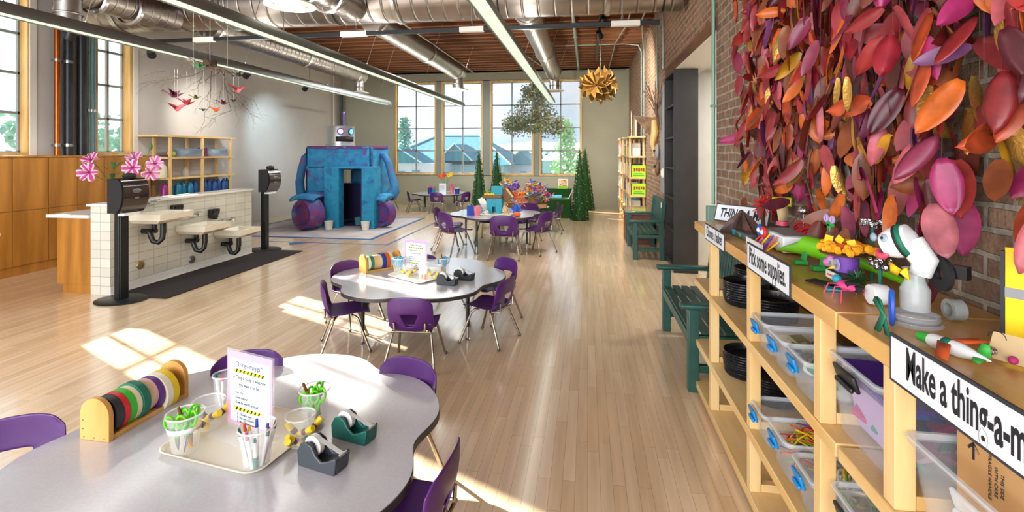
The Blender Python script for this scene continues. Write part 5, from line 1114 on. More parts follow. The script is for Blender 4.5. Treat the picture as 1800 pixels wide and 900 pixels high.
# ------------------------------------------------------------------ branch mobile and folded paper cranes
M('twig', '#4a3a2e', 0.85, c2='#6e5a48', vscale=12)
t = thing('branch_mobile', 'bare twiggy branches hanging above the sinks with a nest', 'mobile', (-4.35, 5.15, 2.6), s=0.8); rr = random.Random(21)
tw = MB()
def grow(p, d, L_, r_, depth):
    pts = [p]; q = Vector(p); dd = Vector(d).normalized()
    for k in range(4):
        dd = (dd + Vector((rr.gauss(0, 0.16), rr.gauss(0, 0.16), rr.gauss(-0.03, 0.13)))).normalized(); q = q + dd * L_ / 4; pts.append(q.copy())
        if depth > 0 and k >= 0 and rr.random() < 0.9:
            sd = (dd + Vector((rr.gauss(0, 0.7), rr.gauss(0, 0.5), rr.gauss(-0.15, 0.6)))).normalized(); grow(q.copy(), sd, L_ * rr.uniform(0.45, 0.7), r_ * 0.55, depth - 1)
    tw.tube(pts, [r_, r_ * 0.85, r_ * 0.7, r_ * 0.55, r_ * 0.4], 5)
grow(Vector((0.30, 0, -0.02)), (-0.9, 0.1, 0.25), 0.6, 0.013, 3)
grow(Vector((0.05, 0, 0.05)), (-0.6, -0.2, -0.35), 0.55, 0.008, 3)
grow(Vector((0.0, 0.05, 0.0)), (-0.1, 0.1, -1), 0.55, 0.007, 3)
grow(Vector((0.2, 0.0, 0.0)), (0.5, 0.0, -0.8), 0.5, 0.007, 3)
grow(Vector((0.25, 0.0, 0.0)), (-0.1, 0.2, -1), 0.6, 0.007, 3)
grow(Vector((-0.1, 0.0, 0.1)), (-0.9, 0.1, 0.3), 0.5, 0.007, 2)
tw.tube([(0.40, 0, -0.10), (0.33, 0, -0.05), (0.2, 0, 0.02), (0.02, 0, 0.05)], [0.014, 0.018, 0.016, 0.012], 8)
tw.build('branches', 'twig', t)
b_ = MB()
for k in range(60):
    a = rr.uniform(0, 6.28); b_.tube([(0.02 + 0.085 * math.cos(a + j * 0.5), 0.085 * math.sin(a + j * 0.5), 0.1 + rr.uniform(-0.045, 0.045)) for j in range(5)], 0.004, 4)
b_.build('nest', 'twig', t)
w_ = MB()
for x in (-0.25, 0.02, 0.3): w_.cyl((x, 0, 0.05), (x, 0.0, 1.5), 0.0022, n=5)
w_.build('hanging_wire', 'white_paint', t)
M('crane_red', '#a8283e', 0.6); M('crane_plum', '#5c2038', 0.6); M('crane_orange', '#d8621c', 0.6); M('crane_olive', '#6a6a30', 0.6); M('crane_dark', '#2c2622', 0.6); M('crane_pink', '#c86a70', 0.6); M('crane_green', '#2c8a4c', 0.5)
def crane(label, x, z, m_, s=0.14, rz=0.0, y=5.15, top=None):
    t = thing('paper_crane', label, 'paper crane', (x, y, z), rz, 'paper cranes hanging from the branches'); q = s / 0.14
    vs = [(0, 0, 0.02), (0, -0.02, -0.02), (0, 0.02, -0.02), (-0.035, 0, 0), (0.035, 0, 0), (-0.1, 0.0, 0.045), (0.1, 0, 0.02), (-0.125, 0, 0.03), (0, -0.11, 0.045), (0, 0.11, 0.05), (-0.02, 0, -0.035), (0.02, 0, -0.035)]
    vs = [tuple(a * q for a in v) for v in vs]
    MB().add(vs, [(3, 10, 1), (10, 11, 1), (11, 4, 1), (4, 0, 1), (0, 3, 1), (3, 2, 10), (10, 2, 11), (11, 2, 4), (4, 2, 0), (0, 2, 3)]).build('body', m_, t, smooth=0)
    MB().add(vs, [(3, 5, 10), (5, 7, 3), (4, 11, 6), (3, 0, 8), (3, 8, 1), (4, 0, 8), (3, 9, 0), (4, 9, 0), (2, 9, 4)]).build('wings', m_, t, smooth=0, solid=0.0015)
    zt = (2.62 if top is None else top) - z
    MB().cyl((0, 0, 0.02), (0, 0, zt), 0.0016, n=5).build('thread', 'white_paint', t)
crane('dark plum paper crane hanging at the left of the branches', -4.80, 2.33, 'crane_plum', 0.17, 0.3)
crane('red and white paper crane just below the plum one', -4.77, 2.25, 'crane_red', 0.14, 1.2, 5.3)
crane('pink paper crane lowest of the left three', -4.76, 2.17, 'crane_pink', 0.17, -0.2)
crane('small olive paper crane under the middle twigs', -4.52, 2.29, 'crane_olive', 0.09, 0.6)
crane('tiny dark paper crane at the bottom of the middle twigs', -4.42, 2.14, 'crane_dark', 0.06, 0.2)
crane('orange folded paper heart shaped bird', -4.26, 2.14, 'crane_orange', 0.10, 1.4)
crane('dark plum paper crane right of the orange bird', -4.16, 2.22, 'crane_plum', 0.10, 0.4)
crane('rose paper crane at the right end of the branches', -3.97, 2.37, 'crane_pink', 0.16, -0.4)
crane('very small dark paper crane hanging right of the others', -4.03, 2.24, 'crane_dark', 0.06, 0.0)
crane('green paper bird perched high in the branches', -4.38, 2.63, 'crane_green', 0.10, 0.5, 5.05, 2.66)
crane('dark brown paper bird at the right tip of the branches', -3.93, 2.53, 'crane_dark', 0.09, 0.9, 5.1, 2.6)
# ------------------------------------------------------------------ topiary cones, green bench
M('boxwood', '#1f5a1e', 0.7, c2='#123a14', vscale=40); M('astro', '#1d5a1a', 0.9, c2='#133f12', vscale=60, bump=0.8, bscale=300); M('fairy_light', '#e8d8a0', 0.4, emit='#ffe9b0', estr=0.4)
def cone_tree(label, x, y, h, r_, seed, lights=False, z=0.0):
    t = thing('topiary_cone', label, 'topiary', (x, y, z), group='tall artificial boxwood cones'); rr = random.Random(seed); mb = MB()
    MB().cyl((0, 0, 0), (0, 0, h * 0.96), r_ * 0.86, 0.01, n=20).build('core', 'boxwood', t)
    for k in range(1500):
        v = 1 - math.sqrt(rr.random()) ; z_ = v * h; a = rr.uniform(0, 6.283); q = r_ * (1 - v) * 0.97 + 0.012; p = Vector((q * math.cos(a), q * math.sin(a), max(0.02, z_)))
        d = (Vector((math.cos(a), math.sin(a), rr.uniform(-0.3, 0.9)))).normalized(); u = d.cross(Vector((rr.gauss(0, 1), rr.gauss(0, 1), rr.gauss(0, 1)))).normalized(); L_ = 0.035; 
        mb.add([p - d * 0.01, p + d * L_ * 0.5 + u * 0.012, p + d * L_, p + d * L_ * 0.5 - u * 0.012], [(0, 1, 2, 3)])
    mb.build('foliage', 'boxwood', t, smooth=0)
    if lights:
        b_ = MB()
        for k in range(70): v = k / 75; a = k * 1.1; q = r_ * (1 - v) + 0.025; b_.ball((q * math.cos(a), q * math.sin(a), v * h + 0.05), 0.006, 6)
        b_.build('string_lights', 'fairy_light', t)
cone_tree('tall green topiary cone left of the middle window post', -2.95, 13.3, 1.76, 0.21, 1)
cone_tree('tall green topiary cone in front of the third window', -2.62, 14.2, 1.76, 0.22, 2)
cone_tree('tall green topiary cone with tiny lights before the right window', -0.19, 12.05, 1.78, 0.20, 3, True)
cone_tree('tall green topiary cone half hidden behind the lit cone, near the far wall', -0.07, 14.3, 1.80, 0.25, 4)
t = thing('grass_bench', 'low green artificial grass bench under the right window', 'bench', (-0.85, 12.9, 0))
MB().bb(-0.6, 0.42, -0.55, 0.45, 0, 0.46).build('seat', 'astro', t, bevel=0.01); MB().bb(-0.6, 0.42, 0.45, 0.65, 0, 0.66).build('back', 'astro', t, bevel=0.01); MB().bb(0.42, 0.6, -0.55, 0.65, 0.0, 0.2).build('end_block', 'astro', t, bevel=0.01)
def book(label, loc, d, m_, rz=0, rx=0, ry=0, group=None, name='book'):
    t = thing(name, label, 'book', loc, rz, group, rx, ry); x, y, z = d
    MB().bb(-x / 2, x / 2, -y / 2, -y / 2 + 0.003, 0, z).bb(-x / 2, x / 2, y / 2 - 0.003, y / 2, 0, z).bb(-x / 2, -x / 2 + 0.003, -y / 2 + 0.003, y / 2 - 0.003, 0, z).build('cover', m_, t, smooth=0)
    MB().bb(-x / 2 + 0.003, x / 2 - 0.005, -y / 2 + 0.003, y / 2 - 0.003, 0.003, z - 0.003).build('pages', 'paper', t, smooth=0); return t
book('open picture book standing on the back of the green bench', (-0.66, 13.45, 0.661), (0.26, 0.03, 0.26), 'craft_white', rx=R(-12))
M('book_art', '#c8503c', 0.6, c2='#e8d8b0', vscale=20)
o = MB().bb(-0.1, 0.1, -0.0185, -0.0165, 0.05, 0.23).build('cover_picture', 'book_art', bpy.data.objects['book']); 
o = MB().bb(-0.11, 0.11, -0.03, 0.03, 0, 0.07).build('book_ledge', 'craft_lime', loc=(-0.66, 13.38, 0.661)); tag(o, 'lime green book rest on the green bench back', 'book rest')
book('pale blue book lying open on the green bench seat', (-0.82, 12.75, 0.475), (0.3, 0.03, 0.22), 'craft_teal', rx=R(-80))
book('white magazine leaning against the lit topiary cone on the green bench', (-0.48, 12.7, 0.463), (0.02, 0.22, 0.24), 'craft_white', ry=R(25))
# ------------------------------------------------------------------ right wall far: bookshelves
BK = ['b8452c', '2f6a8c', 'd8a83c', '4a8a4c', '8a3a6c', 'e0dcd0', '2c3e66', 'c86a8c', '5c4a3a', '6aa0b0', '993028', 'e8e6e0']
for b_ in BK: M('book_' + b_, '#' + b_, 0.6)
def far_shelf(label, y0, y1, top, zl):
    t = thing('bookshelf', label, 'bookshelf', (1.015, (y0 + y1) / 2, 0), group='pine bookshelves along the far brick wall'); w = y1 - y0
    for z in zl + [top]: MB().bb(-0.16, 0.17, -w / 2, w / 2, z - 0.035, z).build('shelf_board', 'pine_y', t, bevel=0.003)
    for y in (-w / 2 + 0.12, 0, w / 2 - 0.12):
        for x in (-0.135, 0.14): MB().bb(x - 0.02, x + 0.02, y - 0.02, y + 0.02, 0, top - 0.036).build('post', 'pine', t, bevel=0.002)
    return t
LV = [0.12, 0.40, 0.74, 1.12, 1.56]
far_shelf('pine bookshelf against the brick wall, nearer one with lime signs', 10.55, 12.55, 1.98, LV)
far_shelf('pine bookshelf against the brick wall, farther one by the window wall', 12.65, 14.6, 2.02, LV)
rr = random.Random(9)
CN = {'b8452c': 'rust red', '2f6a8c': 'blue', 'd8a83c': 'mustard', '4a8a4c': 'green', '8a3a6c': 'plum', 'e0dcd0': 'cream', '2c3e66': 'navy', 'c86a8c': 'pink', '5c4a3a': 'brown', '6aa0b0': 'pale blue', '993028': 'dark red', 'e8e6e0': 'white'}
names = {0.12: 'bottom', 0.40: 'second lowest', 0.74: 'middle', 1.12: 'second highest', 1.56: 'top'}
for (y0, y1, wh) in ((10.75, 12.4, 'nearer'), (12.85, 14.4, 'farther')):
    for z in (0.40, 0.74, 1.12, 1.56):
        y = y0 + 0.03
        while y < y1:
            if rr.random() < (0.25 if z > 1.5 else 0.12): y += 0.25; continue
            if min(abs(y - yy) for yy in ((10.67, 11.55, 12.43, 12.77, 13.63, 14.48))) < 0.065: y += 0.03; continue
            c_ = rr.choice(BK); th = rr.uniform(0.03, 0.06); h_ = rr.uniform(0.2, 0.3)
            if z > 1.5 and rr.random() < 0.5: h_ = 0.28
            o = MB().bb(-0.11, 0.11, -th / 2, th / 2, 0, h_).build('book', 'book_' + c_, loc=(0.99, y, z + 0.0005), smooth=0); tag(o, '%s book standing on the %s board of the %s pine bookshelf' % (CN[c_], names[z], wh), 'book', 'books on the far pine bookshelves')
            y += th + rr.choice([0.004, 0.004, 0.03])
M('sign_lime', '#b4dc14', 0.5)
for z, lb in ((1.121, 'lime green sign standing on the upper board of the nearer bookshelf'), (0.741, 'lime green sign standing on the middle board of the nearer bookshelf')):
    t = thing('shelf_sign', lb, 'sign', (1.06, 10.52 + 0.06, z), 0.0, 'lime signs on the bookshelf'); MB().bb(-0.15, 0.13, -0.008, 0.008, 0, 0.25).build('panel', 'sign_lime', t, bevel=0.002)
    p = MB(); rr2 = random.Random(3)
    for k in range(5): p.bb(-0.11 + k * 0.045, -0.075 + k * 0.045, -0.011, -0.0085, 0.12 + 0.01 * (k % 2), 0.19)
    p.build('printed_figures', 'book_993028', t, smooth=0); MB().bb(-0.12, 0.1, -0.011, -0.0085, 0.03, 0.05).bb(-0.1, 0.06, -0.011, -0.0085, 0.07, 0.085).build('printed_line', 'craft_green', t, smooth=0)
t = thing('picture_panel', 'white picture panel standing on top of the nearer pine bookshelf', 'picture', (1.1, 11.9, 1.981)); MB().bb(-0.015, 0.015, -0.22, 0.22, 0, 0.5).build('panel', 'white_paint', t, bevel=0.004); MB().bb(-0.02, -0.0155, -0.19, 0.19, 0.03, 0.47).build('edge_strip', 'window_wood', t, smooth=0)
# chest behind the bench
M('chest_red', '#7a4630', 0.5, c2='#5e3524', vscale=6); M('chest_top', '#8a7466', 0.15, coat=0.8, var=0.1)
t = thing('storage_chest', 'brown chest wrapped in shiny plastic behind the far green bench', 'chest', (0.93, 9.45, 0)); MB().bb(-0.24, 0.25, -0.4, 0.4, 0.0, 0.52).build('body', 'chest_red', t, bevel=0.01)
MB().bb(-0.26, 0.26, -0.42, 0.42, 0.521, 0.60).build('plastic_cover', 'chest_top', t, bevel=0.015)
MB().bb(-0.255, -0.2, -0.41, -0.38, 0.05, 0.5).build('corner_post', 'green_paint', t)
# ------------------------------------------------------------------ green benches
def green_bench(label, y0, y1):
    t = thing('garden_bench', label, 'bench', (0.92, (y0 + y1) / 2, 0), group='dark green slatted benches'); w = (y1 - y0) / 2; g = 'green_paint'
    for s_ in (-1, 1):
        y = s_ * (w - 0.035)
        MB().bb(-0.235, -0.165, y - 0.035, y + 0.035, 0, 0.565).build('leg', g, t, bevel=0.004)
        rl = MB(); rl.add([(0.165, y - 0.03, 0), (0.235, y - 0.03, 0), (0.235, y + 0.03, 0), (0.165, y + 0.03, 0), (0.15, y - 0.03, 0.42), (0.215, y - 0.03, 0.42), (0.215, y + 0.03, 0.42), (0.15, y + 0.03, 0.42), (0.205, y - 0.03, 0.9), (0.26, y - 0.03, 0.9), (0.26, y + 0.03, 0.9), (0.205, y + 0.03, 0.9)],
            [(3, 2, 1, 0), (0, 1, 5, 4), (1, 2, 6, 5), (2, 3, 7, 6), (3, 0, 4, 7), (4, 5, 9, 8), (5, 6, 10, 9), (6, 7, 11, 10), (7, 4, 8, 11), (8, 9, 10, 11)]); rl.build('leg', g, t, bevel=0.004)
        MB().box((-0.03, y, 0.585), (0.52, 0.085, 0.038)).build('armrest', g, t, bevel=0.014)
        MB().bb(-0.165, 0.17, y - 0.02, y + 0.02, 0.13, 0.18).build('lower_rail', g, t, bevel=0.003); MB().bb(-0.165, 0.16, y - 0.02, y + 0.02, 0.33, 0.385).build('seat_rail', g, t, bevel=0.003)
    MB().bb(-0.235, -0.2, -w + 0.07, w - 0.07, 0.325, 0.395).build('front_rail', g, t, bevel=0.003)
    for k in range(5): MB().bb(-0.225 + k * 0.078, -0.16 + k * 0.078, -w + 0.02 if k else -w + 0.071, w - 0.02 if k else w - 0.071, 0.396, 0.415).build('seat_slat', g, t, bevel=0.003)
    MB().box((0.232, 0, 0.87), (0.035, 2 * w - 0.12, 0.075), ry=R(6)).build('top_rail', g, t, bevel=0.006); MB().box((0.19, 0, 0.49), (0.035, 2 * w - 0.12, 0.05), ry=R(6)).build('back_rail', g, t, bevel=0.004)
    n = int((2 * w - 0.15) / 0.075)
    for k in range(n): y = -w + 0.1 + (k + 0.5) * (2 * w - 0.2) / n; MB().box((0.21, y, 0.67), (0.016, 0.048, 0.33), ry=R(6)).build('back_slat', g, t, bevel=0.002)
green_bench('dark green slatted bench nearest the camera, behind the end of the craft shelf', 3.54, 4.78)
green_bench('dark green slatted bench farther off beside the tall dark bookcase', 7.76, 8.92)
# ------------------------------------------------------------------ tall dark bookcase
M('dark_wood', '#1c1817', 0.5, c2='#282220', vscale=4)
t = thing('tall_bookcase', 'tall narrow dark brown bookcase standing in the doorway', 'bookcase', (1.31, 7.42, 0)); b_ = MB()
b_.bb(-0.15, 0.17, -0.42, -0.38, 0, 2.78).bb(-0.15, 0.17, 0.38, 0.42, 0, 2.78).bb(0.14, 0.17, -0.38, 0.38, 0, 2.78).bb(-0.15, 0.17, -0.38, 0.38, 2.74, 2.78); b_.build('carcass', 'dark_wood', t, bevel=0.002)
for z in (0.08, 0.55, 1.0, 1.42, 1.85, 2.3): MB().bb(-0.145, 0.14, -0.38, 0.38, z - 0.012, z + 0.012).build('shelf_board', 'dark_wood', t, smooth=0)
# decorations on the brick beyond the bookcase
M('panel_grey', '#8f8f92', 0.6); M('bird_brown', '#5a4436', 0.7, c2='#8a6a4a', vscale=9)
o = MB().bb(1.165, 1.195, 7.95, 8.3, 1.0, 2.7).build('wall_panel', 'panel_grey', bevel=0.003); tag(o, 'pale grey upright panel fixed to the brick beside the dark bookcase', 'panel')
for z in (1.42, 0.92): 
    o = MB().box((1.155, 7.97, z - 0.1), (0.03, 0.09, 0.14)).box((1.135, 7.97, z - 0.1), (0.015, 0.05, 0.09)).build('wall_switch', 'white_plastic', bevel=0.006); tag(o, '%s pale wall box on the grey panel edge' % ('upper' if z > 1 else 'lower'), 'wall box', 'wall boxes')
t = thing('bird_sculpture', 'brown and yellow bird sculpture hung on the brick wall', 'wall sculpture', (1.0, 8.75, 2.15))
MB().add([(-0.24, 0, 0.13), (0.18, -0.05, 0.08), (0.1, 0, -0.28), (0.18, 0.1, 0.05), (0.05, 0.1, 0.0)], [(0, 1, 2), (0, 3, 1), (0, 2, 4), (1, 3, 4, 2), (0, 4, 3)]).build('wing', 'bird_brown', t, smooth=0)
MB().tube([(0.12, 0, 0.05), (0.14, 0, -0.15), (0.1, 0, -0.35), (0.12, 0, -0.5)], [0.05, 0.07, 0.05, 0.02], 10).build('body', 'window_wood', t)
t = thing('twig_bundle', 'dark bundle of twigs fixed high on the brick by the bookcase', 'wall decoration', (1.08, 8.15, 2.3)); b_ = MB(); rr = random.Random(2)
for k in range(16): a = rr.uniform(-0.5, 0.3); b_.tube([(0.06, 0, -0.3), (rr.uniform(-0.03, 0.03), rr.uniform(-0.05, 0.05), 0), (a * 0.45, rr.uniform(-0.08, 0.08), rr.uniform(0.25, 0.5))], 0.006, 5)
b_.build('twigs', 'twig', t)
for z, y, r_, m_, lb in ((1.64, 8.5, 0.13, 'craft_grey', 'grey rounded mask on the brick wall above the far bench'), (1.38, 8.45, 0.12, 'bird_brown', 'brown and tan mask below the grey one on the brick wall')):
    t = thing('wall_mask', lb, 'mask', (1.14, y, z), group='masks on the brick wall'); MB().ball((0, 0, 0), r_, 16, sc_=(0.35, 0.8, 1.05)).build('face', m_, t)
    MB().ball((-0.04, -0.04, 0.03), 0.02, 8).ball((-0.04, 0.04, 0.03), 0.02, 8).build('eye', 'black_matt', t); MB().add([(-0.05, -0.02, -0.01), (-0.05, 0.02, -0.01), (-0.1, 0, -0.04), (-0.04, 0, -0.07)], [(0, 1, 2), (0, 2, 3), (1, 3, 2), (0, 3, 1)]).build('beak', 'window_wood', t, smooth=0)
# ------------------------------------------------------------------ craft shelf at the right
XF, XB = 0.735, 1.19
def craft_shelf(label, y0, y1, frames, tops):
    t = thing('craft_shelf', label, 'shelf', ((XF + XB) / 2, (y0 + y1) / 2, 0), group='pine craft shelf units along the brick wall'); cy_ = (y0 + y1) / 2; hx = (XB - XF) / 2
    for z, th_ in tops: MB().bb(-hx, hx, y0 - cy_, y1 - cy_, z - th_, z).build('shelf_board' if z < 1.1 else 'top_board', 'shelf_top' if z > 1.1 else 'pine_y', t, bevel=0.003)
    for y in frames:
        zs = [0.0] + [z for z, th_ in tops]
        for k in range(len(tops)):
            z0 = zs[k]; z1 = tops[k][0] - tops[k][1]
            if z1 - z0 < 0.06: continue
            for x in (-hx + 0.03, hx - 0.03): MB().bb(x - 0.024, x + 0.024, y - cy_ - 0.024, y - cy_ + 0.024, z0 + 0.0003, z1 - 0.0003).build('post', 'pine', t, bevel=0.002)
            if k > 0: MB().bb(-hx + 0.056, hx - 0.056, y - cy_ - 0.02, y - cy_ + 0.02, z0 + 0.0004, z0 + 0.035).build('cross_rail', 'pine_x', t, bevel=0.002)
    return t
TP = [(0.08, 0.045), (0.37, 0.042), (0.775, 0.042), (1.17, 0.055)]
craft_shelf('long pine craft shelf with baskets, bins and signs against the brick wall', 1.615, 3.6, [3.18, 2.45, 1.75], TP)
craft_shelf('pine craft shelf unit at the right edge holding the cardboard box', 0.25, 1.6, [1.36, 0.45], TP)
# baskets
M('basket_black', '#101318', 0.3, var=0.2, vscale=40)
def make_basket():
    t = thing('round_basket', 'x', 'basket'); b_ = MB(); r_ = 0.118; h_ = 0.04
    b_.lathe([(0.001, 0), (r_ * 0.86, 0.001), (r_ * 0.9, 0.006), (r_ * 0.96, h_ * 0.45), (r_ * 0.99, h_ - 0.006), (r_ * 1.02, h_ - 0.004), (r_ * 1.02, h_), (r_ * 0.97, h_), (r_ * 0.93, h_ * 0.45), (r_ * 0.86, 0.006), (0.001, 0.004)], n=30); b_.build('bowl', 'basket_black', t)
    w_ = MB()
    for k in range(44): a = 2 * math.pi * k / 44; w_.tube([(r_ * 0.91 * math.cos(a), r_ * 0.91 * math.sin(a), 0.006), (r_ * 1.0 * math.cos(a), r_ * 1.0 * math.sin(a), h_ - 0.004)], 0.0028, 4)
    for z, q in ((0.016, 0.955), (0.026, 0.975)): w_.tube([(r_ * q * math.cos(a) * 1.015, r_ * q * math.sin(a) * 1.015, z) for a in [2 * math.pi * k / 30 for k in range(30)]], 0.0022, 4, closed=True)
    w_.build('weave', 'basket_black', t); return t
b0 = make_basket(); first = True
for (x, y, z, n, lb) in ((0.90, 3.02, 0.776, 8, 'black round basket in the front stack at the left of the upper board'), (1.05, 3.36, 0.776, 8, 'black round basket in the stack farthest back on the upper board'), (0.955, 2.76, 0.776, 7, 'black round basket in the stack beside the first clear bin'),
                          (0.90, 3.02, 0.371, 8, 'black round basket in the left stack on the lower board'), (0.95, 2.73, 0.371, 8, 'black round basket in the right stack on the lower board')):
    for k in range(n):
        o = b0 if first else copy_tree(b0); first = False
        o.location = (x + rnd.uniform(-0.003, 0.003), y + rnd.uniform(-0.003, 0.003), z + k * 0.0135); o.rotation_euler = (0, 0, rnd.uniform(0, 3)); o['label'] = lb; o['group'] = 'nested black baskets'
# clear bins
M('bin_clear', '#dfe8f0', 0.15, alpha=0.11); M('bin_rim', '#e6eef4', 0.15, alpha=0.38); M('latch_blue', '#147fc0', 0.3); M('latch_black', '#17181c', 0.4)
def clear_bin(label, x, y, z, dx, dy, h_, latch='latch_blue', lw=0.075, rz=0.0):
    t = thing('clear_bin', label, 'storage bin', (x, y, z), rz, 'clear storage bins on the craft shelf'); n = 4
    def ring(f, z_, e=0.0): return [(a, b, z_) for a, b in rrect(dx / 2 * f + e, dy / 2 * f + e, 0.03, n)]
    def shell(rs):
        k = len(rs[0]); vs = sum(rs, []); fs = []
        for i in range(len(rs) - 1): fs += [(i * k + q, i * k + (q + 1) % k, (i + 1) * k + (q + 1) % k, (i + 1) * k + q) for q in range(k)]
        return vs, fs, k
    vs, fs, k = shell([ring(0.86, 0.0), ring(0.86, 0.001), ring(0.96, h_ - 0.02)]); fs.append(tuple(range(k))[::-1]); MB().add(vs, fs).build('tub', 'bin_clear', t, solid=0.003)
    vs, fs, k = shell([ring(0.96, h_ - 0.02), ring(0.97, h_ - 0.018, 0.002), ring(0.99, h_ - 0.004, 0.004), ring(0.985, h_, 0.002), ring(0.955, h_), ring(0.955, h_ - 0.014)]); MB().add(vs, fs).build('rim', 'bin_rim', t)
    for sx_ in (-1,):
        MB().box((sx_ * (dx / 2 + 0.008), 0, h_ - 0.035), (0.012, lw, 0.05), ry=R(-18)).box((sx_ * (dx / 2 + 0.014), 0, h_ - 0.055), (0.012, lw * 0.8, 0.016)).build('latch', latch, t, bevel=0.005)
    return t
def fill(parent, dx, dy, z0, z1, mats, n, seed, kind='mix', name='contents'):
    rr = random.Random(seed)
    for m_ in mats:
        mb = MB()
        for k in range(n // len(mats)):
            p = Vector((rr.uniform(-dx, dx), rr.uniform(-dy, dy), rr.uniform(z0, z1))); r_ = rr.uniform(0.02, 0.045)
            if kind == 'wire':
                d = Vector((rr.gauss(0, 1), rr.gauss(0, 1), rr.gauss(0, 0.35))).normalized() * rr.uniform(0.03, 0.06); mb.tube([p - d, p + Vector((0, 0, 0.01)), p + d], 0.003, 5)
            elif kind == 'ribbon':
                mb.tube([p + Vector((math.cos(q + k) * r_, math.sin(q * 1.3 + k) * r_, math.sin(q) * 0.015)) for q in [0.6 * j for j in range(9)]], 0.0045, 5)
            elif kind == 'wool':
                mb.tube([p + Vector((math.cos(q) * r_, math.sin(q) * r_, math.sin(q * 2 + k) * r_ * 0.4)) for q in [0.7 * j for j in range(10)]], 0.005, 5)
            elif kind == 'ball': mb.ball(p, r_ * 0.8, 8, sc_=(1, 1, 0.7))
            else: mb.box(p, (r_ * 2, r_ * 1.6, r_ * 0.4), rz=rr.uniform(0, 3), rx=rr.uniform(-0.6, 0.6), ry=rr.uniform(-0.5, 0.5))
        o = mb.build(name, m_); tag(o, None, None, None, 'stuff')
        if parent: o.parent = parent
U = 0.7765; Lw = 0.3715
def bin_stuff(label, cat, x, y, z, dx, dy, z0, z1, mats, n, seed, kind):
    t = thing('bin_contents', label, cat, (x, y, z)); t['kind'] = 'stuff'; fill(t, dx, dy, z0, z1, mats, n, seed, kind)
M('bronze_sat', '#6a4a2c', 0.3, metal=0.5); M('olive_sat', '#8a8a5c', 0.4); M('felt_dark', '#1c1a1e', 0.8); M('felt_purple', '#4a1fa0', 0.7); M('felt_pink', '#d8a8c8', 0.7); M('foam_teal', '#1a8a78', 0.7); M('foam_magenta', '#b02a6c', 0.7); M('lav_sheet', '#b8a0d0', 0.7)
clear_bin('clear bin with blue latch nearest the basket stacks on the upper board', 0.955, 2.34, U, 0.42, 0.185, 0.135)
clear_bin('second clear bin on the upper board, holding shiny scraps', 0.955, 2.14, U, 0.42, 0.185, 0.135)
bin_stuff('shiny bronze and olive scraps in the second upper bin', 'scraps', 0.955, 2.14, U, 0.12, 0.05, 0.03, 0.115, ['bronze_sat', 'olive_sat', 'felt_dark'], 36, 31, 'mix')
clear_bin('third clear bin on the upper board with green bits inside', 0.955, 1.94, U, 0.42, 0.185, 0.14)
bin_stuff('green and white bits in the third upper bin', 'scraps', 0.955, 1.94, U, 0.13, 0.05, 0.02, 0.09, ['foam_teal', 'craft_white', 'craft_green'], 42, 32, 'ball')
clear_bin('deep clear bin with black handle and purple felt on the upper board', 0.975, 1.60, U, 0.42, 0.30, 0.24, 'latch_black', 0.12)
t = thing('felt_sheets', 'purple and lavender felt sheets in the deep clear bin', 'felt', (0.98, 1.60, U))
MB().box((0.0, 0.0, 0.185), (0.35, 0.25, 0.012), ry=R(3), rx=R(7)).build('purple_sheet', 'felt_purple', t); MB().box((0.06, 0.05, 0.215), (0.26, 0.14, 0.006), ry=R(-6)).build('dark_sheet', 'felt_dark', t); MB().box((-0.14, 0.0, 0.09), (0.02, 0.22, 0.15), ry=R(-12)).build('lavender_sheet', 'lav_sheet', t)
bin_stuff('pink, teal and magenta foam pieces deep in the purple felt bin', 'foam pieces', 0.98, 1.60, U, 0.12, 0.08, 0.02, 0.13, ['foam_teal', 'foam_magenta', 'felt_pink', 'craft_blue'], 44, 33, 'mix')
o = MB().box((0, 0, 0.0), (0.003, 0.2, 0.13)).build('paper_sheet', 'paper', loc=(1.16, 1.66, U + 0.25), rot=(0, R(8), 0)); tag(o, 'white paper sheet standing at the back of the deep bin', 'paper')
clear_bin('large clear bin at the right edge of the upper board holding a cardboard box', 0.97, 1.09, U, 0.44, 0.48, 0.20, 'bin_rim', 0.1)
t = thing('cardboard_box', 'open brown cardboard box inside the large clear bin', 'box', (0.98, 1.11, U + 0.002)); b_ = MB()
b_.bb(-0.14, -0.135, -0.17, 0.17, 0, 0.26).bb(0.155, 0.16, -0.17, 0.17, 0, 0.24).bb(-0.135, 0.155, 0.165, 0.17, 0, 0.25).bb(-0.135, 0.155, -0.17, -0.165, 0, 0.24).bb(-0.135, 0.155, -0.165, 0.165, 0, 0.005); b_.build('box_body', 'card', t, smooth=0)
MB().box((-0.01, 0.11, 0.27), (0.28, 0.12, 0.004), rx=R(-12)).build('flap', 'card_light', t, smooth=0)
fm_ = face((-0.1412, 0.08, 0.19), (0, -1, 0), (0, 0, 1))
text('\u2191', 0.05, 'ink', t, face((-0.1412, 0.12, 0.21), (0, -1, 0)), ext=0.0002, off=0.001); text('TOI', 0.035, 'ink', t, face((-0.1412, -0.05, 0.17), (0, 0, -1), (0, -1, 0)), ext=0.0002, off=0.0008)
for k, s_ in enumerate(('FRAGILE HANDLE', 'WITH CARE', 'THIS SIDE')): text(s_, 0.012, 'ink', t, face((-0.1412, 0.075 - k * 0.016, 0.185), (0, 0, -1), (0, -1, 0)), ext=0.0002)
MB().tube([(-0.1412, -0.1 + 0.03 * math.cos(a), 0.15 + 0.03 * math.sin(a)) for a in [k * 0.3 for k in range(21)]], 0.0012, 4, closed=True).build('printed_ring', 'ink', t)
M('fabric_blue', '#6a86a8', 0.7, c2='#9ab0c4', vscale=6); M('fabric_violet', '#4a52b8', 0.7)
t = thing('fabric_bundle', 'grey blue and violet fabric bundles stuffed in the cardboard box', 'fabric', (0.98, 1.02, U + 0.009))
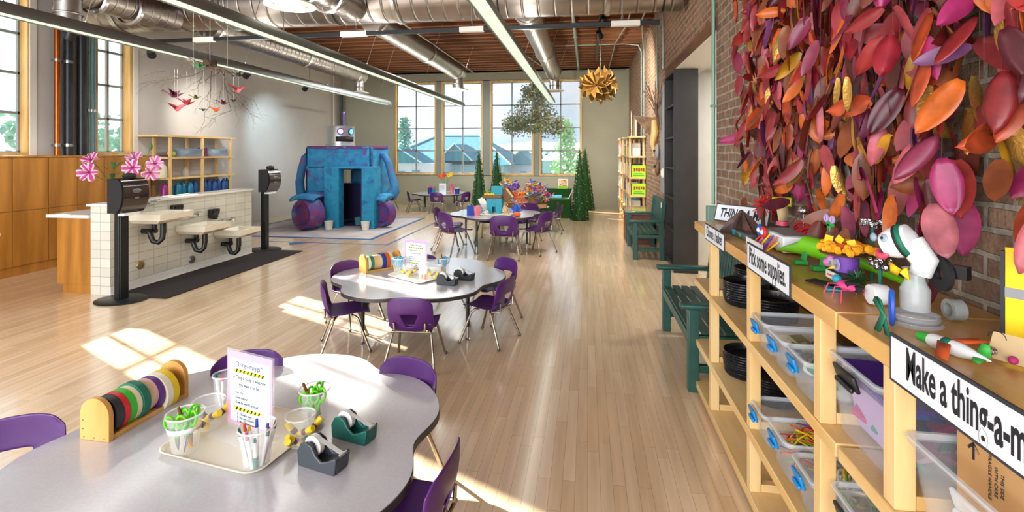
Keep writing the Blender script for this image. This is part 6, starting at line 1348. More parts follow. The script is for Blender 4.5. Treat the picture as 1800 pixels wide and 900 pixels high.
MB().ball((0, 0.04, 0.11), 0.075, 10, sc_=(1, 0.8, 1.3)).box((-0.04, 0.05, 0.2), (0.07, 0.05, 0.07), rz=0.4, rx=0.3).box((0.03, 0.01, 0.2), (0.06, 0.05, 0.08), rz=-0.3).build('grey_fabric', 'fabric_blue', t, bevel=0.006); MB().ball((-0.03, -0.045, 0.09), 0.065, 10, sc_=(1, 0.8, 1.3)).build('violet_fabric', 'fabric_violet', t)
clear_bin('clear bin with blue latch, first on the lower board after the baskets', 0.955, 2.37, Lw, 0.42, 0.2, 0.135)
clear_bin('clear bin of coloured wires and straws on the lower board', 0.955, 2.13, Lw, 0.42, 0.21, 0.16)
M('wire_red', '#c83a24', 0.5); M('wire_yel', '#d8c020', 0.5); M('wire_grn', '#5a9a2c', 0.5); M('wire_pur', '#6a3080', 0.5)
bin_stuff('tangle of red, yellow and green wires heaped in a lower bin', 'craft wires', 0.955, 2.13, Lw, 0.14, 0.055, 0.03, 0.15, ['wire_red', 'craft_orange', 'wire_yel', 'wire_grn', 'wire_pur'], 330, 34, 'wire')
clear_bin('clear bin of green and yellow ribbon on the lower board', 0.955, 1.885, Lw, 0.42, 0.2, 0.16)
bin_stuff('tangled green, yellow and pale ribbon piled in a lower bin', 'ribbon', 1.0, 1.86, Lw, 0.13, 0.06, 0.06, 0.19, ['wire_grn', 'craft_lime', 'craft_yellow', 'craft_white'], 90, 35, 'ribbon')
clear_bin('deep clear bin with black handle and red sticker on the lower board', 0.965, 1.56, Lw, 0.42, 0.30, 0.235, 'latch_black', 0.15)
bin_stuff('loops of grey and pink yarn in the deep lower bin', 'yarn', 0.98, 1.56, Lw, 0.12, 0.08, 0.03, 0.19, ['felt_pink', 'craft_grey', 'fabric_blue', 'craft_pink'], 70, 36, 'wool')
o = MB().box((0, 0, 0), (0.002, 0.06, 0.09)).build('red_sticker', 'craft_red', loc=(0.742, 1.50, Lw + 0.14), rot=(0, R(-6), 0)); tag(o, 'red glitter sticker on the deep lower bin', 'sticker')
# ------------------------------------------------------------------ hand lettered signs
M('sign_white', '#dde3ea', 0.5); M('sign_border', '#2a2e36', 0.5)
def shelf_sign(label, y0, y1, z0, z1, txt, size, xs, off):
    t = thing('lettered_sign', label, 'sign', (XF - 0.0035, (y0 + y1) / 2, (z0 + z1) / 2), group='hand lettered signs on the craft shelf'); w = (y0 - y1) / 2; h_ = (z1 - z0) / 2
    MB().bb(-0.002, 0.003, -w, w, -h_, h_).build('border', 'sign_border', t, smooth=0); MB().bb(-0.003, -0.0021, -w + 0.007, w - 0.007, -h_ + 0.007, h_ - 0.007).build('white_face', 'sign_white', t, smooth=0)
    text(txt, size, 'ink', t, face((-0.0034, 0, 0.004), (0, -1, 0)), ext=0.0003, off=off, xs=xs)
shelf_sign('small white sign reading Choose a basket on the shelf front', 3.26, 2.82, 1.105, 1.205, 'Choose a basket', 0.088, 0.60, 0.0015)
shelf_sign('white sign reading Pick some supplies on the shelf front', 2.43, 1.94, 1.115, 1.235, 'Pick some supplies.', 0.106, 0.51, 0.002)
shelf_sign('large white sign reading Make a thing-a-ma-jig at the right edge', 1.335, 0.81, 1.095, 1.21, 'Make a thing-a-ma-jig', 0.104, 0.445, 0.002)
t = thing('lettered_sign', 'white sign lying tilted at the far end of the shelf top behind brown paper', 'sign', (1.0, 3.45, 1.235), R(-48), rx=R(-18), group='hand lettered signs on the craft shelf')
MB().bb(-0.19, 0.19, -0.003, 0.003, -0.058, 0.062).build('border', 'sign_border', t, smooth=0); MB().bb(-0.183, 0.183, -0.0042, -0.0031, -0.051, 0.055).build('white_face', 'sign_white', t, smooth=0)
text('THING-A-MA', 0.085, 'ink', t, face((0, -0.0046, 0), (1, 0, 0)), ext=0.0003, off=0.002, xs=0.62, shear=0.2)
# ------------------------------------------------------------------ crafts standing on the shelf top
ZT = 1.1705
M('paper_brown', '#3c2a24', 0.55, c2='#5c4438', vscale=9); M('dev_grey', '#5a6068', 0.4, metal=0.3); M('yarn_red', '#b01c22', 0.7); M('cup_yellow', '#e0dc30', 0.25, alpha=0.7); M('lime_paint', '#76c818', 0.4); M('leaf_green_b', '#2ca048', 0.5); M('orange_fluff', '#f0a010', 0.8); M('magenta_fluff', '#d868b8', 0.7); M('tinsel_green', '#2c5a34', 0.35, metal=0.3); M('white_foam', '#e2e4e4', 0.6); M('masking', '#8a8c88', 0.6); M('clear_plastic', '#dde4e6', 0.08, alpha=0.35); M('felt_green_d', '#0f6a50', 0.6); M('lip_pink', '#d84868', 0.4)
# brown folded paper figure with a grey device in front
t = thing('paper_figure', 'crumpled dark brown paper peak at the far end of the shelf top', 'craft', (0.90, 3.10, ZT)); mb = MB()
rr = random.Random(8); n = 14; ring = []
for k in range(n): a = 2 * math.pi * k / n; q = 0.105 * (1.25 if k % 2 else 0.75); ring.append((q * math.cos(a), q * 1.1 * math.sin(a), 0.0 + 0.0))
mid = [(x * 0.45 + rr.uniform(-0.01, 0.01), y * 0.45 + rr.uniform(-0.01, 0.01), 0.075 + rr.uniform(-0.012, 0.012)) for x, y, z in ring]
mb.add(ring + mid + [(0.005, 0.0, 0.135)], [(k, (k + 1) % n, n + (k + 1) % n, n + k) for k in range(n)] + [(n + k, n + (k + 1) % n, 2 * n) for k in range(n)]); mb.build('paper_cone', 'paper_brown', t, smooth=0, solid=0.002)
MB().tube([(0.02, -0.02, 0.06), (0.0, -0.1, 0.02), (-0.01, -0.14, 0.012)], 0.009, 6).build('pink_straw', 'lip_pink', t)
o = MB().box((0, 0, 0.02), (0.07, 0.19, 0.036)).build('toy_radio', 'dev_grey', loc=(0.86, 2.90, ZT), rot=(0, 0, R(5)), bevel=0.012); tag(o, 'grey handset with a green heart lying before the brown paper', 'craft')
MB().ball((-0.0355, -0.015, 0.024), 0.009, 10, sc_=(0.2, 1, 1)).ball((-0.0355, -0.029, 0.024), 0.009, 10, sc_=(0.2, 1, 1)).add([(-0.037, -0.006, 0.022), (-0.037, -0.038, 0.022), (-0.037, -0.022, 0.008)], [(0, 1, 2)]).build('green_heart', 'craft_green', o)
MB().box((-0.032, 0.075, 0.024), (0.01, 0.03, 0.03)).build('teal_end', 'craft_teal', o)
t = thing('tinsel_puff', 'red tinsel puff behind the brown paper peak', 'craft', (1.06, 3.22, ZT)); mb = MB(); rr = random.Random(12)
for k in range(80): d = Vector((rr.gauss(0, 1), rr.gauss(0, 1), rr.gauss(0, 1))).normalized(); mb.tube([Vector((0, 0, 0.16)), Vector((0, 0, 0.16)) + d * rr.uniform(0.05, 0.085)], 0.0022, 4)
mb.build('tinsel', 'craft_red', t); MB().cyl((0, 0, 0), (0, 0, 0.15), 0.012, n=8).build('stick', 'twig', t)
t = thing('craft_tower', 'pink and black striped bottle carrying a yellow cup on its top', 'craft', (1.06, 2.92, ZT))
MB().lathe([(0.001, 0), (0.035, 0), (0.036, 0.03), (0.034, 0.05)], n=18).build('pink_band', 'lip_pink', t); MB().lathe([(0.0345, 0.0505), (0.033, 0.075)], n=18).lathe([(0.026, 0.10), (0.001, 0.1005)], n=18).build('black_band', 'black_matt', t)
MB().lathe([(0.033, 0.076), (0.027, 0.099)], n=18).build('upper_pink_band', 'lip_pink', t); MB().add([(-0.02, 0, 0.1), (0.025, 0, 0.1), (0.03, 0, 0.17), (0.01, 0, 0.2), (-0.03, 0, 0.17)], [(0, 1, 2, 3, 4)]).build('tan_leaf', 'card_light', t, solid=0.004)
MB().cyl((-0.045, 0.02, 0.205), (0.04, -0.02, 0.205), 0.026, n=18).build('yellow_cup', 'cup_yellow', t); MB().tube([(0.02, -0.03, 0.08), (0.05, -0.08, 0.14)], 0.004, 6).build('twig_arm', 'twig', t)
t = thing('pencil_box', 'grey and white box edged with coloured pencils on the shelf top', 'craft', (0.93, 2.62, ZT), R(0)); MB().box((0.05, 0, 0.045), (0.16, 0.3, 0.075)).build('box_body', 'white_foam', t, bevel=0.006)
MB().box((0.052, 0, 0.0845), (0.14, 0.27, 0.004)).build('box_top', 'panel_grey', t); MB().box((-0.11, 0.0, 0.02), (0.006, 0.24, 0.036)).build('white_strip', 'white_foam', t)
for k in range(16):
    y = 0.11 - k * 0.0145; MB().cyl((-0.09, y, 0.004), (-0.036, y, 0.05 + 0.012 * (k % 3)), 0.0042, n=6).build('pencil', ['craft_orange', 'craft_yellow', 'craft_red', 'craft_green', 'craft_purple', 'craft_pink', 'craft_blue'][k % 7], t)
for y, m_, z in ((0.10, 'craft_blue', 0.075), (0.045, 'craft_red', 0.072)):
    MB().tube([(-0.05, y + 0.022 * math.cos(a), z + 0.022 * math.sin(a)) for a in [k * math.pi / 10 for k in range(20)]], 0.01, 8, closed=True).build('eye_ring', m_, t); MB().ball((-0.055, y - 0.003, z + 0.002), 0.014, 10).build('eye', 'white_foam', t)
t = thing('yarn_bundle', 'bundle of red wire and yarn with foil tufts behind the pencil box', 'craft', (1.08, 2.62, ZT)); mb = MB(); rr = random.Random(14)
for k in range(34): a = rr.uniform(0, 6); mb.tube([(0.055 * math.cos(a + j * 0.6) + rr.uniform(-0.01, 0.01), 0.12 * math.sin(a + j * 0.6), 0.085 + 0.045 * math.cos(j + a) + rr.uniform(-0.01, 0.01)) for j in range(8)], 0.0032, 5)
mb.build('red_yarn', 'yarn_red', t); MB().box((0, 0, 0.02), (0.09, 0.2, 0.04)).build('box_base', 'card', t)
for y, z in ((0.10, 0.17), (-0.03, 0.15)): MB().cyl((0.01, y, 0.08), (0.01, y, z), 0.005, n=6).ball((0.01, y, z + 0.012), 0.026, 7, sc_=(1, 1.2, 0.9)).build('foil_tuft', 'foil', t, smooth=0)
# green dragon tube
t = thing('craft_dragon', 'lime green tube dragon with paper legs and a long tail', 'craft', (0.96, 2.22, ZT), s=0.85)
MB().cyl((-0.02, 0.12, 0.085), (0.04, -0.14, 0.085), 0.05, n=26).build('tube_body', 'lime_paint', t); MB().tube([(-0.02, 0.10, 0.08), (-0.06, 0.22, 0.05), (-0.09, 0.33, 0.02)], [0.045, 0.022, 0.004], 12).build('pointed_tail', 'lime_paint', t)
for y, x in ((0.07, -0.05), (-0.06, -0.02)): MB().box((x, y, 0.05), (0.012, 0.04, 0.09), ry=0.2).box((x - 0.025, y - 0.01, 0.012), (0.06, 0.04, 0.02)).build('paper_leg', 'leaf_green_b', t, bevel=0.002)
MB().box((0.05, 0.04, 0.16), (0.012, 0.03, 0.10)).box((0.05, 0.03, 0.21), (0.012, 0.06, 0.025)).build('paper_neck', 'leaf_green_b', t, bevel=0.002)
for y in (0.06, 0.0): MB().tube([(0.045, y + 0.015 * math.cos(a), 0.235 + 0.015 * math.sin(a)) for a in [k * math.pi / 6 for k in range(12)]], 0.007, 6, closed=True).build('eye_ring', 'lav_sheet', t)
MB().tube([(0.05, -0.1, 0.08), (0.10, -0.25, 0.06), (0.12, -0.42, 0.045), (0.13, -0.52, 0.05)], [0.04, 0.02, 0.014, 0.004], 10).build('long_tail', 'lime_paint', t)
# fluffy faced monster
t = thing('craft_monster', 'dark box monster with orange fluff hat, foil hair and googly eyes', 'craft', (0.91, 1.92, ZT), s=0.74); rr = random.Random(15)
MB().lathe([(0.001, 0.0), (0.05, 0.0), (0.052, 0.15), (0.001, 0.151)], (0, 0, 0), 18).build('body', 'craft_purple', t); MB().lathe([(0.053, 0.03), (0.053, 0.075)], n=18).build('black_band', 'black_matt', t, solid=0.002)
MB().lathe([(0.03, 0.151), (0.11, 0.158), (0.115, 0.166), (0.05, 0.172), (0.001, 0.174)], n=22).build('hat_brim', 'paper_brown', t)
mb = MB()
for k in range(60): a = rr.uniform(0, 6.28); q = rr.uniform(0.05, 0.12); mb.ball((q * math.cos(a), q * math.sin(a) * 1.1, 0.178 + rr.uniform(0, 0.025)), rr.uniform(0.012, 0.022), 6)
mb.build('orange_fluff', 'orange_fluff', t, smooth=0)
MB().ball((-0.02, 0, 0.19), 0.035, 8, sc_=(1, 1.2, 0.6)).build('orange_knob', 'craft_orange', t)
mb = MB()
for k, (x, y) in enumerate(((-0.06, 0.05), (-0.03, 0.0), (0.0, -0.05), (-0.07, 0.02))): mb.box((x, y, 0.215 + 0.01 * (k % 2)), (0.004, 0.035, 0.035), rx=k * 0.6, rz=k * 0.5)
mb.build('yellow_scrap', 'craft_yellow', t)
for y, rr_ in ((0.035, 0.023), (-0.025, 0.027)):
    MB().lathe([(0.001, -0.012), (rr_, -0.008), (rr_ + 0.003, 0.0), (0.001, 0.0)], (-0.054, y, 0.11), 18, axis='x').build('googly_eye', 'clear_glass', t); MB().ball((-0.0585, y - 0.004, 0.105), 0.011, 8, sc_=(0.3, 1, 1)).build('pupil', 'black_matt', t)
MB().cyl((-0.05, 0.01, 0.09), (-0.08, 0.01, 0.082), 0.01, 0.001, n=8).build('beak', 'craft_yellow', t); MB().box((-0.06, 0.01, 0.05), (0.006, 0.11, 0.035)).build('white_mouth', 'white_foam', t); MB().box((-0.064, 0.01, 0.05), (0.003, 0.07, 0.008)).build('red_tongue', 'craft_orange', t)
mb = MB(); mb2 = MB()
for s_, m_ in ((0.09, mb), (-0.1, mb2)):
    for k in range(70): d = Vector((rr.gauss(0, 1), rr.gauss(0, 1), rr.gauss(0, 1))).normalized(); p = Vector((0, s_, 0.062)); m_.tube([p, p + d * rr.uniform(0.03, 0.055)], 0.0022, 4)
mb.build('tinsel_arm', 'tinsel_green', t); mb2.build('tinsel_arm', 'tinsel_green', t)
MB().ball((-0.01, 0.085, 0.115), 0.038, 10, sc_=(1, 1.2, 0.8)).ball((-0.03, 0.12, 0.09), 0.022, 8).build('pink_fluff', 'magenta_fluff', t)
MB().box((-0.09, 0.03, 0.006), (0.07, 0.14, 0.008), rz=0.5).build('paper_feet', 'black_matt', t); MB().box((-0.09, -0.06, 0.006), (0.06, 0.08, 0.008), rz=-0.3).build('teal_foot', 'craft_teal', t)
t = thing('foil_flower', 'tall foil topped stick behind the orange fluff monster', 'craft', (1.05, 2.03, ZT), s=0.75); MB().cyl((0, 0, 0), (0, 0, 0.27), 0.01, n=8).build('green_stick', 'felt_green_d', t); mb = MB()
for k in range(26): mb.ball((rr.uniform(-0.04, 0.04), rr.uniform(-0.075, 0.075), 0.275 + rr.uniform(-0.015, 0.025)), rr.uniform(0.01, 0.017), 5)
mb.build('foil_top', 'foil', t, smooth=0); MB().ball((0, -0.06, 0.16), 0.045, 10, sc_=(0.6, 1, 1.3)).build('brown_wing', 'bird_brown', t)
t = thing('foil_flower', 'short foil topped green stem beside the monster', 'craft', (0.96, 1.81, ZT), s=0.85); MB().cyl((0, 0, 0), (0, 0, 0.12), 0.008, n=8).build('green_stick', 'felt_green_d', t); mb = MB()
for k in range(16): mb.ball((rr.uniform(-0.03, 0.03), rr.uniform(-0.04, 0.04), 0.125 + rr.uniform(-0.01, 0.02)), rr.uniform(0.008, 0.014), 5)
mb.build('foil_top', 'foil', t, smooth=0)
t = thing('pink_bug', 'hot pink paper bug with pipe cleaner legs before the monster', 'craft', (0.84, 1.765, ZT), s=0.85); MB().ball((0, 0, 0.05), 0.035, 12, sc_=(0.9, 1.6, 0.5)).build('body', 'craft_pink', t); MB().box((0.0, -0.03, 0.062), (0.04, 0.02, 0.02)).box((0.01, -0.05, 0.05), (0.02, 0.03, 0.02)).build('black_spot', 'black_matt', t)
MB().ball((-0.01, 0.06, 0.06), 0.018, 8).build('teal_head', 'craft_teal', t)
for s_ in (-1, 1):
    for y in (-0.04, 0.0, 0.04): MB().tube([(0, y, 0.045), (s_ * 0.045, y * 1.3, 0.045), (s_ * 0.06, y * 1.7 - 0.01, 0.003)], 0.0025, 5).build('wire_leg', 'lip_pink', t)
# clear bottle dog figure
t = thing('bottle_figure', 'clear bottle figure with white capped head, pink mouth and yellow bow', 'craft', (0.90, 1.53, ZT), s=0.70)
MB().lathe([(0.001, 0), (0.085, 0.001), (0.09, 0.008), (0.082, 0.014), (0.078, 0.045), (0.06, 0.05), (0.001, 0.052)], n=30).build('plastic_base', 'clear_plastic', t)
MB().grid(lambda u, v: (0.081 * math.cos(6.283 * u), 0.081 * math.sin(6.283 * u), 0.018 + 0.022 * v), 30, 1).build('base_label', 'panel_grey', t, solid=0.001)
MB().lathe([(0.03, 0.053), (0.048, 0.06), (0.05, 0.14), (0.035, 0.17), (0.03, 0.2), (0.045, 0.22)], n=24).build('bottle_body', 'clear_plastic', t)
MB().tube([(0.02, 0.0, 0.2), (0.03, -0.01, 0.25), (0.0, 0.03, 0.32)], [0.036, 0.046, 0.05], 14).build('white_neck', 'white_foam', t)
q_ = Vector((-0.55, 0.6, -0.35)).normalized(); c_ = Vector((0.0, 0.02, 0.335))
hdm = MB().tube([c_ - q_ * 0.02, c_ - q_ * 0.0, c_ + q_ * 0.03, c_ + q_ * 0.07, c_ + q_ * 0.10, c_ + q_ * 0.105], [0.02, 0.062, 0.066, 0.06, 0.048, 0.01], 24); hdm.build('head', 'white_foam', t)
MB().tube([c_ + q_ * 0.012, c_ + q_ * 0.03], [0.0665, 0.068], 24, caps=False).build('green_collar', 'felt_green_d', t, solid=0.003); MB().tube([c_ + q_ * 0.031, c_ + q_ * 0.04], [0.068, 0.067], 24, caps=False).build('black_collar', 'black_matt', t, solid=0.003)
e1 = c_ + q_ * 0.09 + Vector((-0.03, -0.035, 0.03))
MB().ball(e1, 0.02, 12, sc_=(0.6, 1, 1)).ball(e1 + Vector((-0.02, 0.04, 0.0)), 0.018, 12, sc_=(0.6, 1, 1)).build('eye', 'bin_bluegrey', t); MB().ball(e1 + Vector((-0.012, -0.004, 0.004)), 0.006, 8).build('pupil', 'black_matt', t)
MB().tube([c_ + q_ * 0.105 + Vector((-0.004 - 0.012 * math.sin(a), 0.035 * math.cos(a) - 0.012, -0.018 - 0.022 * math.sin(a))) for a in [k * math.pi / 8 for k in range(9)]], [0.004, 0.009, 0.012, 0.014, 0.014, 0.014, 0.012, 0.009, 0.004], 8).build('mouth', 'lip_pink', t)
mb = MB()
for s_ in (-1, 1): mb.add([(-0.05, 0.0, 0.215), (-0.06, s_ * 0.055 + 0.0, 0.235), (-0.055, s_ * 0.06, 0.19), (-0.045, s_ * 0.03, 0.185), (-0.07, s_ * 0.03, 0.21)], [(0, 1, 4), (1, 2, 4), (2, 3, 4), (3, 0, 4)])
mb.build('yellow_bow', 'craft_yellow', t, solid=0.005)
MB().lathe([(0.02, -0.008), (0.06, -0.008), (0.06, 0.008), (0.02, 0.008), (0.02, -0.008)], (0.075, -0.03, 0.21), 26, axis='x', sy=1.1).build('black_wheel', 'black_matt', t); MB().box((0.1, -0.07, 0.23), (0.03, 0.08, 0.05), rz=0.5).build('dark_glasses', 'black_plastic', t)
o = MB().tube([(0.0, 0.032 * math.cos(a), 0.045 + 0.045 * math.sin(a)) for a in [k * math.pi / 14 for k in range(28)]], 0.006, 6, closed=True).build('blue_ring', 'craft_blue', loc=(0.825, 1.50, ZT + 0.008), rot=(0, 0, R(-25))); tag(o, 'blue and pale ring leaning on the clear bottle figure', 'craft'); 
o = MB().add([(0, 0, 0), (0.0, 0.025, 0.0), (0.0, -0.03, 0.05), (0.0, -0.008, 0.052), (0, 0.02, 0.09), (0, 0.03, 0.075)], [(0, 1, 3, 2), (2, 3, 5, 4)]).add([(0.004, -0.04, 0), (0.004, -0.018, 0.0), (0.004, 0.02, 0.09), (0.004, 0.0, 0.085)], [(0, 1, 2, 3)]).build('green_ribbon', 'felt_green_d', loc=(0.768, 1.45, ZT - 0.0), solid=0.003); tag(o, 'green ribbon loop at the shelf edge below the blue ring', 'ribbon')
o = MB().lathe([(0.001, -0.03), (0.03, -0.028), (0.034, -0.01), (0.03, 0.02), (0.001, 0.03)], (0, 0, 0.034), 20, axis='x').build('white_cap', 'white_foam', loc=(0.90, 1.70, ZT)); tag(o, 'white plastic cap on its side between bug and bottle figure', 'cap')
o = MB().lathe([(0.018, -0.016), (0.03, -0.016), (0.03, 0.016), (0.018, 0.016), (0.018, -0.016)], (0, 0, 0.031), 22, axis='x').build('tape_roll', 'masking', loc=(1.03, 1.58, ZT)); tag(o, 'grey tape roll standing behind the clear bottle figure', 'tape roll')
# toy plane
t = thing('toy_plane', 'bottle aeroplane with orange wings and green tail on the shelf top', 'craft', (0.85, 1.31, ZT), R(-70), s=0.62); MB().lathe([(0.001, -0.13), (0.012, -0.128), (0.016, -0.1), (0.028, -0.07), (0.028, 0.03), (0.012, 0.1), (0.001, 0.13)], (0, 0, 0.03), 20, axis='x').build('fuselage', 'white_foam', t)
MB().lathe([(0.0125, -0.132), (0.017, -0.128), (0.0225, -0.085), (0.0225, -0.08)], (0, 0, 0.03), 20, axis='x').build('green_nose', 'craft_green', t); MB().add([(-0.04, -0.02, 0.045), (0.01, -0.02, 0.045), (0.075, -0.12, 0.02), (0.03, -0.12, 0.02)], [(0, 1, 2, 3)]).add([(-0.04, 0.02, 0.045), (0.01, 0.02, 0.045), (0.05, 0.1, 0.06), (0.01, 0.1, 0.06)], [(3, 2, 1, 0)]).build('wing', 'craft_orange', t, solid=0.005)
MB().lathe([(0.0285, -0.03), (0.0285, 0.0)], (0, 0, 0.03), 20, axis='x').build('green_band', 'felt_green_d', t, solid=0.001); MB().add([(0.08, 0, 0.04), (0.13, 0, 0.04), (0.125, 0.0, 0.085), (0.1, 0.0, 0.085)], [(0, 1, 2, 3)]).add([(0.08, -0.01, 0.03), (0.12, -0.01, 0.03), (0.125, -0.05, 0.025), (0.10, -0.05, 0.025)], [(0, 1, 2, 3)]).build('tail_fin', 'craft_green', t, solid=0.004)
# yellow poster kit and card
M('poster_yellow', '#f2cf06', 0.5); M('poster_dark', '#23262c', 0.5)
t = thing('poster_board', 'yellow board with gear emblem and dark photo strips at the right edge', 'poster', (1.10, 1.353, ZT), R(-52)); MB().bb(-0.09, 0.10, -0.008, 0.008, 0.0, 0.24).build('board', 'poster_yellow', t, bevel=0.001); MB().bb(-0.098, -0.0905, -0.01, 0.01, 0, 0.23).build('dark_edge', 'poster_dark', t, smooth=0)
MB().bb(-0.09, 0.1, -0.0098, -0.0082, 0.115, 0.14).build('pale_strip', 'panel_grey', t, smooth=0); MB().add([(-0.03, -0.0105, 0.11), (0.1, -0.0105, 0.11), (0.1, -0.0105, 0.035), (0.06, -0.0105, 0.05)], [(3, 2, 1, 0)]).build('dark_swoosh', 'poster_dark', t, smooth=0)
MB().bb(-0.045, 0.08, -0.0125, -0.011, 0.01, 0.06).build('photo', 'craft_grey', t, smooth=0)
g = MB(); gx, gz, gr = 0.0, 0.192, 0.024
g.tube([(gx + gr * math.cos(a), -0.0095, gz + gr * math.sin(a)) for a in [k * math.pi / 16 for k in range(32)]], 0.0014, 4, closed=True).tube([(gx + 0.007 * math.cos(a), -0.0095, gz + 0.007 * math.sin(a)) for a in [k * math.pi / 8 for k in range(16)]], 0.0012, 4, closed=True)
for k in range(12): a = k * math.pi / 6; g.box((gx + (gr + 0.003) * math.cos(a), -0.0095, gz + (gr + 0.003) * math.sin(a)), (0.005, 0.002, 0.006), ry=-a)
for k in range(6): a = k * math.pi / 3; g.tube([(gx + 0.007 * math.cos(a), -0.0095, gz + 0.007 * math.sin(a)), (gx + gr * math.cos(a), -0.0095, gz + gr * math.sin(a))], 0.0012, 4)
g.build('gear_emblem', 'poster_dark', t, smooth=0)
MB().bb(-0.05, 0.05, -0.012, 0.014, 0.2405, 0.25).build('top_clip', 'black_plastic', t, bevel=0.002)
t = thing('card_craft', 'tan card with magenta ball and foil bit at the right shelf edge', 'craft', (0.955, 1.27, ZT), R(-55), s=0.8); MB().box((0.02, 0, 0.04), (0.16, 0.004, 0.08), rx=R(-35)).build('card_piece', 'card_light', t); MB().ball((0.0, -0.03, 0.02), 0.0115, 10).build('magenta_ball', 'foam_magenta', t); MB().ball((-0.045, -0.028, 0.03), 0.012, 6).build('foil_bit', 'foil', t, smooth=0)
MB().tube([(-0.04 + 0.02 * math.cos(a), -0.012, 0.065 + 0.02 * math.sin(a)) for a in [k * 0.4 for k in range(9)]], 0.0012, 4).build('drawn_curve', 'ink', t)
# ------------------------------------------------------------------ hanging of painted leaves
LC = ['#a8342f', '#b84a26', '#8a2428', '#a84048', '#8c3450', '#c4606a', '#cc6420', '#6a2a1c', '#8a4a2c', '#a82c64', '#70386a', '#c8901c', '#581a28', '#98202e', '#c87078']
for k, c_ in enumerate(LC): M('leaf_%d' % k, tuple(x * 0.78 for x in S(c_)[:3]), 0.45, var=0.22, vscale=18)
M('gold_leaf', '#c89a4c', 0.35, metal=0.6, bump=0.5, bscale=80)
gl = thing('leaf_hanging', 'wall hanging of hundreds of red, pink, orange and purple painted leather leaves', 'wall hanging', (1.1, 2.5, 2.0))
rr = random.Random(77)
def leaf_shape(mb, org, yaw, pitch, roll, L_, W_, curl, bend, m=0):
    E_ = Euler((pitch, roll, yaw)).to_matrix(); nu, nv = 4, 8
    def fn(u, v):
        s_ = (u - 0.5) * 2; w = W_ * (math.sin(math.pi * (0.03 + 0.97 * v) ** 0.9) ** 0.62) * 0.5
        if v > 0.98: w = 0.001
        p = Vector((s_ * w, curl * W_ * (s_ * s_) * 0.6 + bend * L_ * v * v * 0.5 + 0.002 * abs(s_), -v * L_)); return Vector(org) + E_ @ p
    mb.grid(fn, nu, nv, m)
leaves = []
def lower(y): # lower outline of the mass, as height, along the wall
    return 1.43 + 0.12 * math.sin(y * 5.1) + 0.08 * math.sin(y * 13 + 1) + (0.10 if y > 3.2 else 0)
strands = []
y = 0.75
while y < 3.62:
    for row in range(2): strands.append((y + rr.uniform(-0.04, 0.04), 1.13 - 0.075 * row + rr.uniform(-0.02, 0.02)))
    y += 0.078
wires = MB()
for (ys, xs) in strands:
    zl = lower(ys) - rr.choice([0, 0, 0.05, 0.12, -0.1]); zt = 3.05
    if ys > 3.5: zl += 0.1
    tail = rr.random() < 0.3
    if tail: zl -= 0.2
    if ys < 2.3 and tail: zl -= 0.12
    zl = max(zl, 1.22 if ys > 1.5 else 1.40)
    wires.cyl((xs - 1.1, ys - 2.5, zt - 2.0), (xs - 1.1, ys - 2.5, zl + 0.1 - 2.0), 0.0007, n=4)
    z = zl + 0.13
    while z < zt:
        L_ = rr.uniform(0.13, 0.185); W_ = L_ * rr.uniform(0.36, 0.50); pit = rr.gauss(0.0, 0.25); rol = rr.gauss(0, 0.33)
        if rr.random() < 0.12: rol = rr.choice([-1, 1]) * rr.uniform(1.0, 1.6)
        x_ = xs + rr.uniform(-0.05, 0.02)
        # reddish purple to the near end, orange and rust to the far end
        q = min(1, max(0, (ys - 1.2) / 2.2)); wts = [5, 2 + 5 * q, 5, 4, 5 - 3 * q, 3.5 - 2 * q, 1 + 4 * q, 3 + 3 * q, 2.5 + 3 * q, 3.5 - 2.5 * q, 3 - 1.5 * q, 0.6 + 0.8 * q, 4, 4.5, 2.5 - 2 * q]
        leaves.append([Vector((x_ - 1.1, ys - 2.5 + rr.uniform(-0.03, 0.03), z - 2.0)), rr.gauss(-math.pi / 2, 0.6), pit, rol, L_, W_, rr.uniform(-0.45, 0.45), rr.uniform(-0.25, 0.25), rr.choices(range(len(LC)), wts)[0], rr.random() < 0.17])
        z += rr.uniform(0.055, 0.10) * (1.9 if tail and z < zl + 0.3 else 1)
wires.build('wires', 'twig', gl)
view = [l_ for l_ in leaves]
def show(l_):   # size seen from the room side near the shelf: closer and lower leaves first
    p = l_[0] + Vector((1.1, 2.5, 2.0)); vis = 1 if p.z < 1.70 + 0.31 * p.y else 0.02
    return l_[4] / p.y * vis * (1.4 if p.x < 1.07 else 0.8)
leaves.sort(key=show, reverse=True)
for l_ in leaves[:100]:
    mb = MB(); leaf_shape(mb, l_[0], *l_[1:8])
    o = mb.build('leaf', 'leaf_%d' % l_[8], gl, smooth=80, solid=0.0018)
    if l_[9]:
        g_ = MB(); q = Euler((l_[2], l_[3], l_[1])).to_matrix()
        pc = l_[0] + q @ Vector((0, 0, -l_[4] * 0.55)); r_ = l_[5] * 0.3
        for s_ in (-1, 1):
            g_.add([pc + q @ Vector((r_ * math.cos(k * 0.9) * (0.7 + 0.3 * (k % 2)), s_ * 0.004 + l_[7] * l_[4] * 0.15, r_ * 1.4 * math.sin(k * 0.9) * (0.8 + 0.3 * (k % 2)))) for k in range(7)], [tuple(range(7))])
        g_.build('gold_patch', 'gold_leaf', o, smooth=0)
rest = MB()
for l_ in leaves[100:]: leaf_shape(rest, l_[0], *l_[1:8], m=(len(LC) if l_[9] and rr.random() < 0.35 else l_[8]))
o = rest.build('leaf_mass', ['leaf_%d' % k for k in range(len(LC))] + ['gold_leaf'], gl, smooth=80); o['kind'] = 'stuff'
MB().cyl((0.0, -1.75, 1.07), (0.0, 1.5, 1.07), 0.012, n=8).build('hanging_rod', 'black_metal', gl)
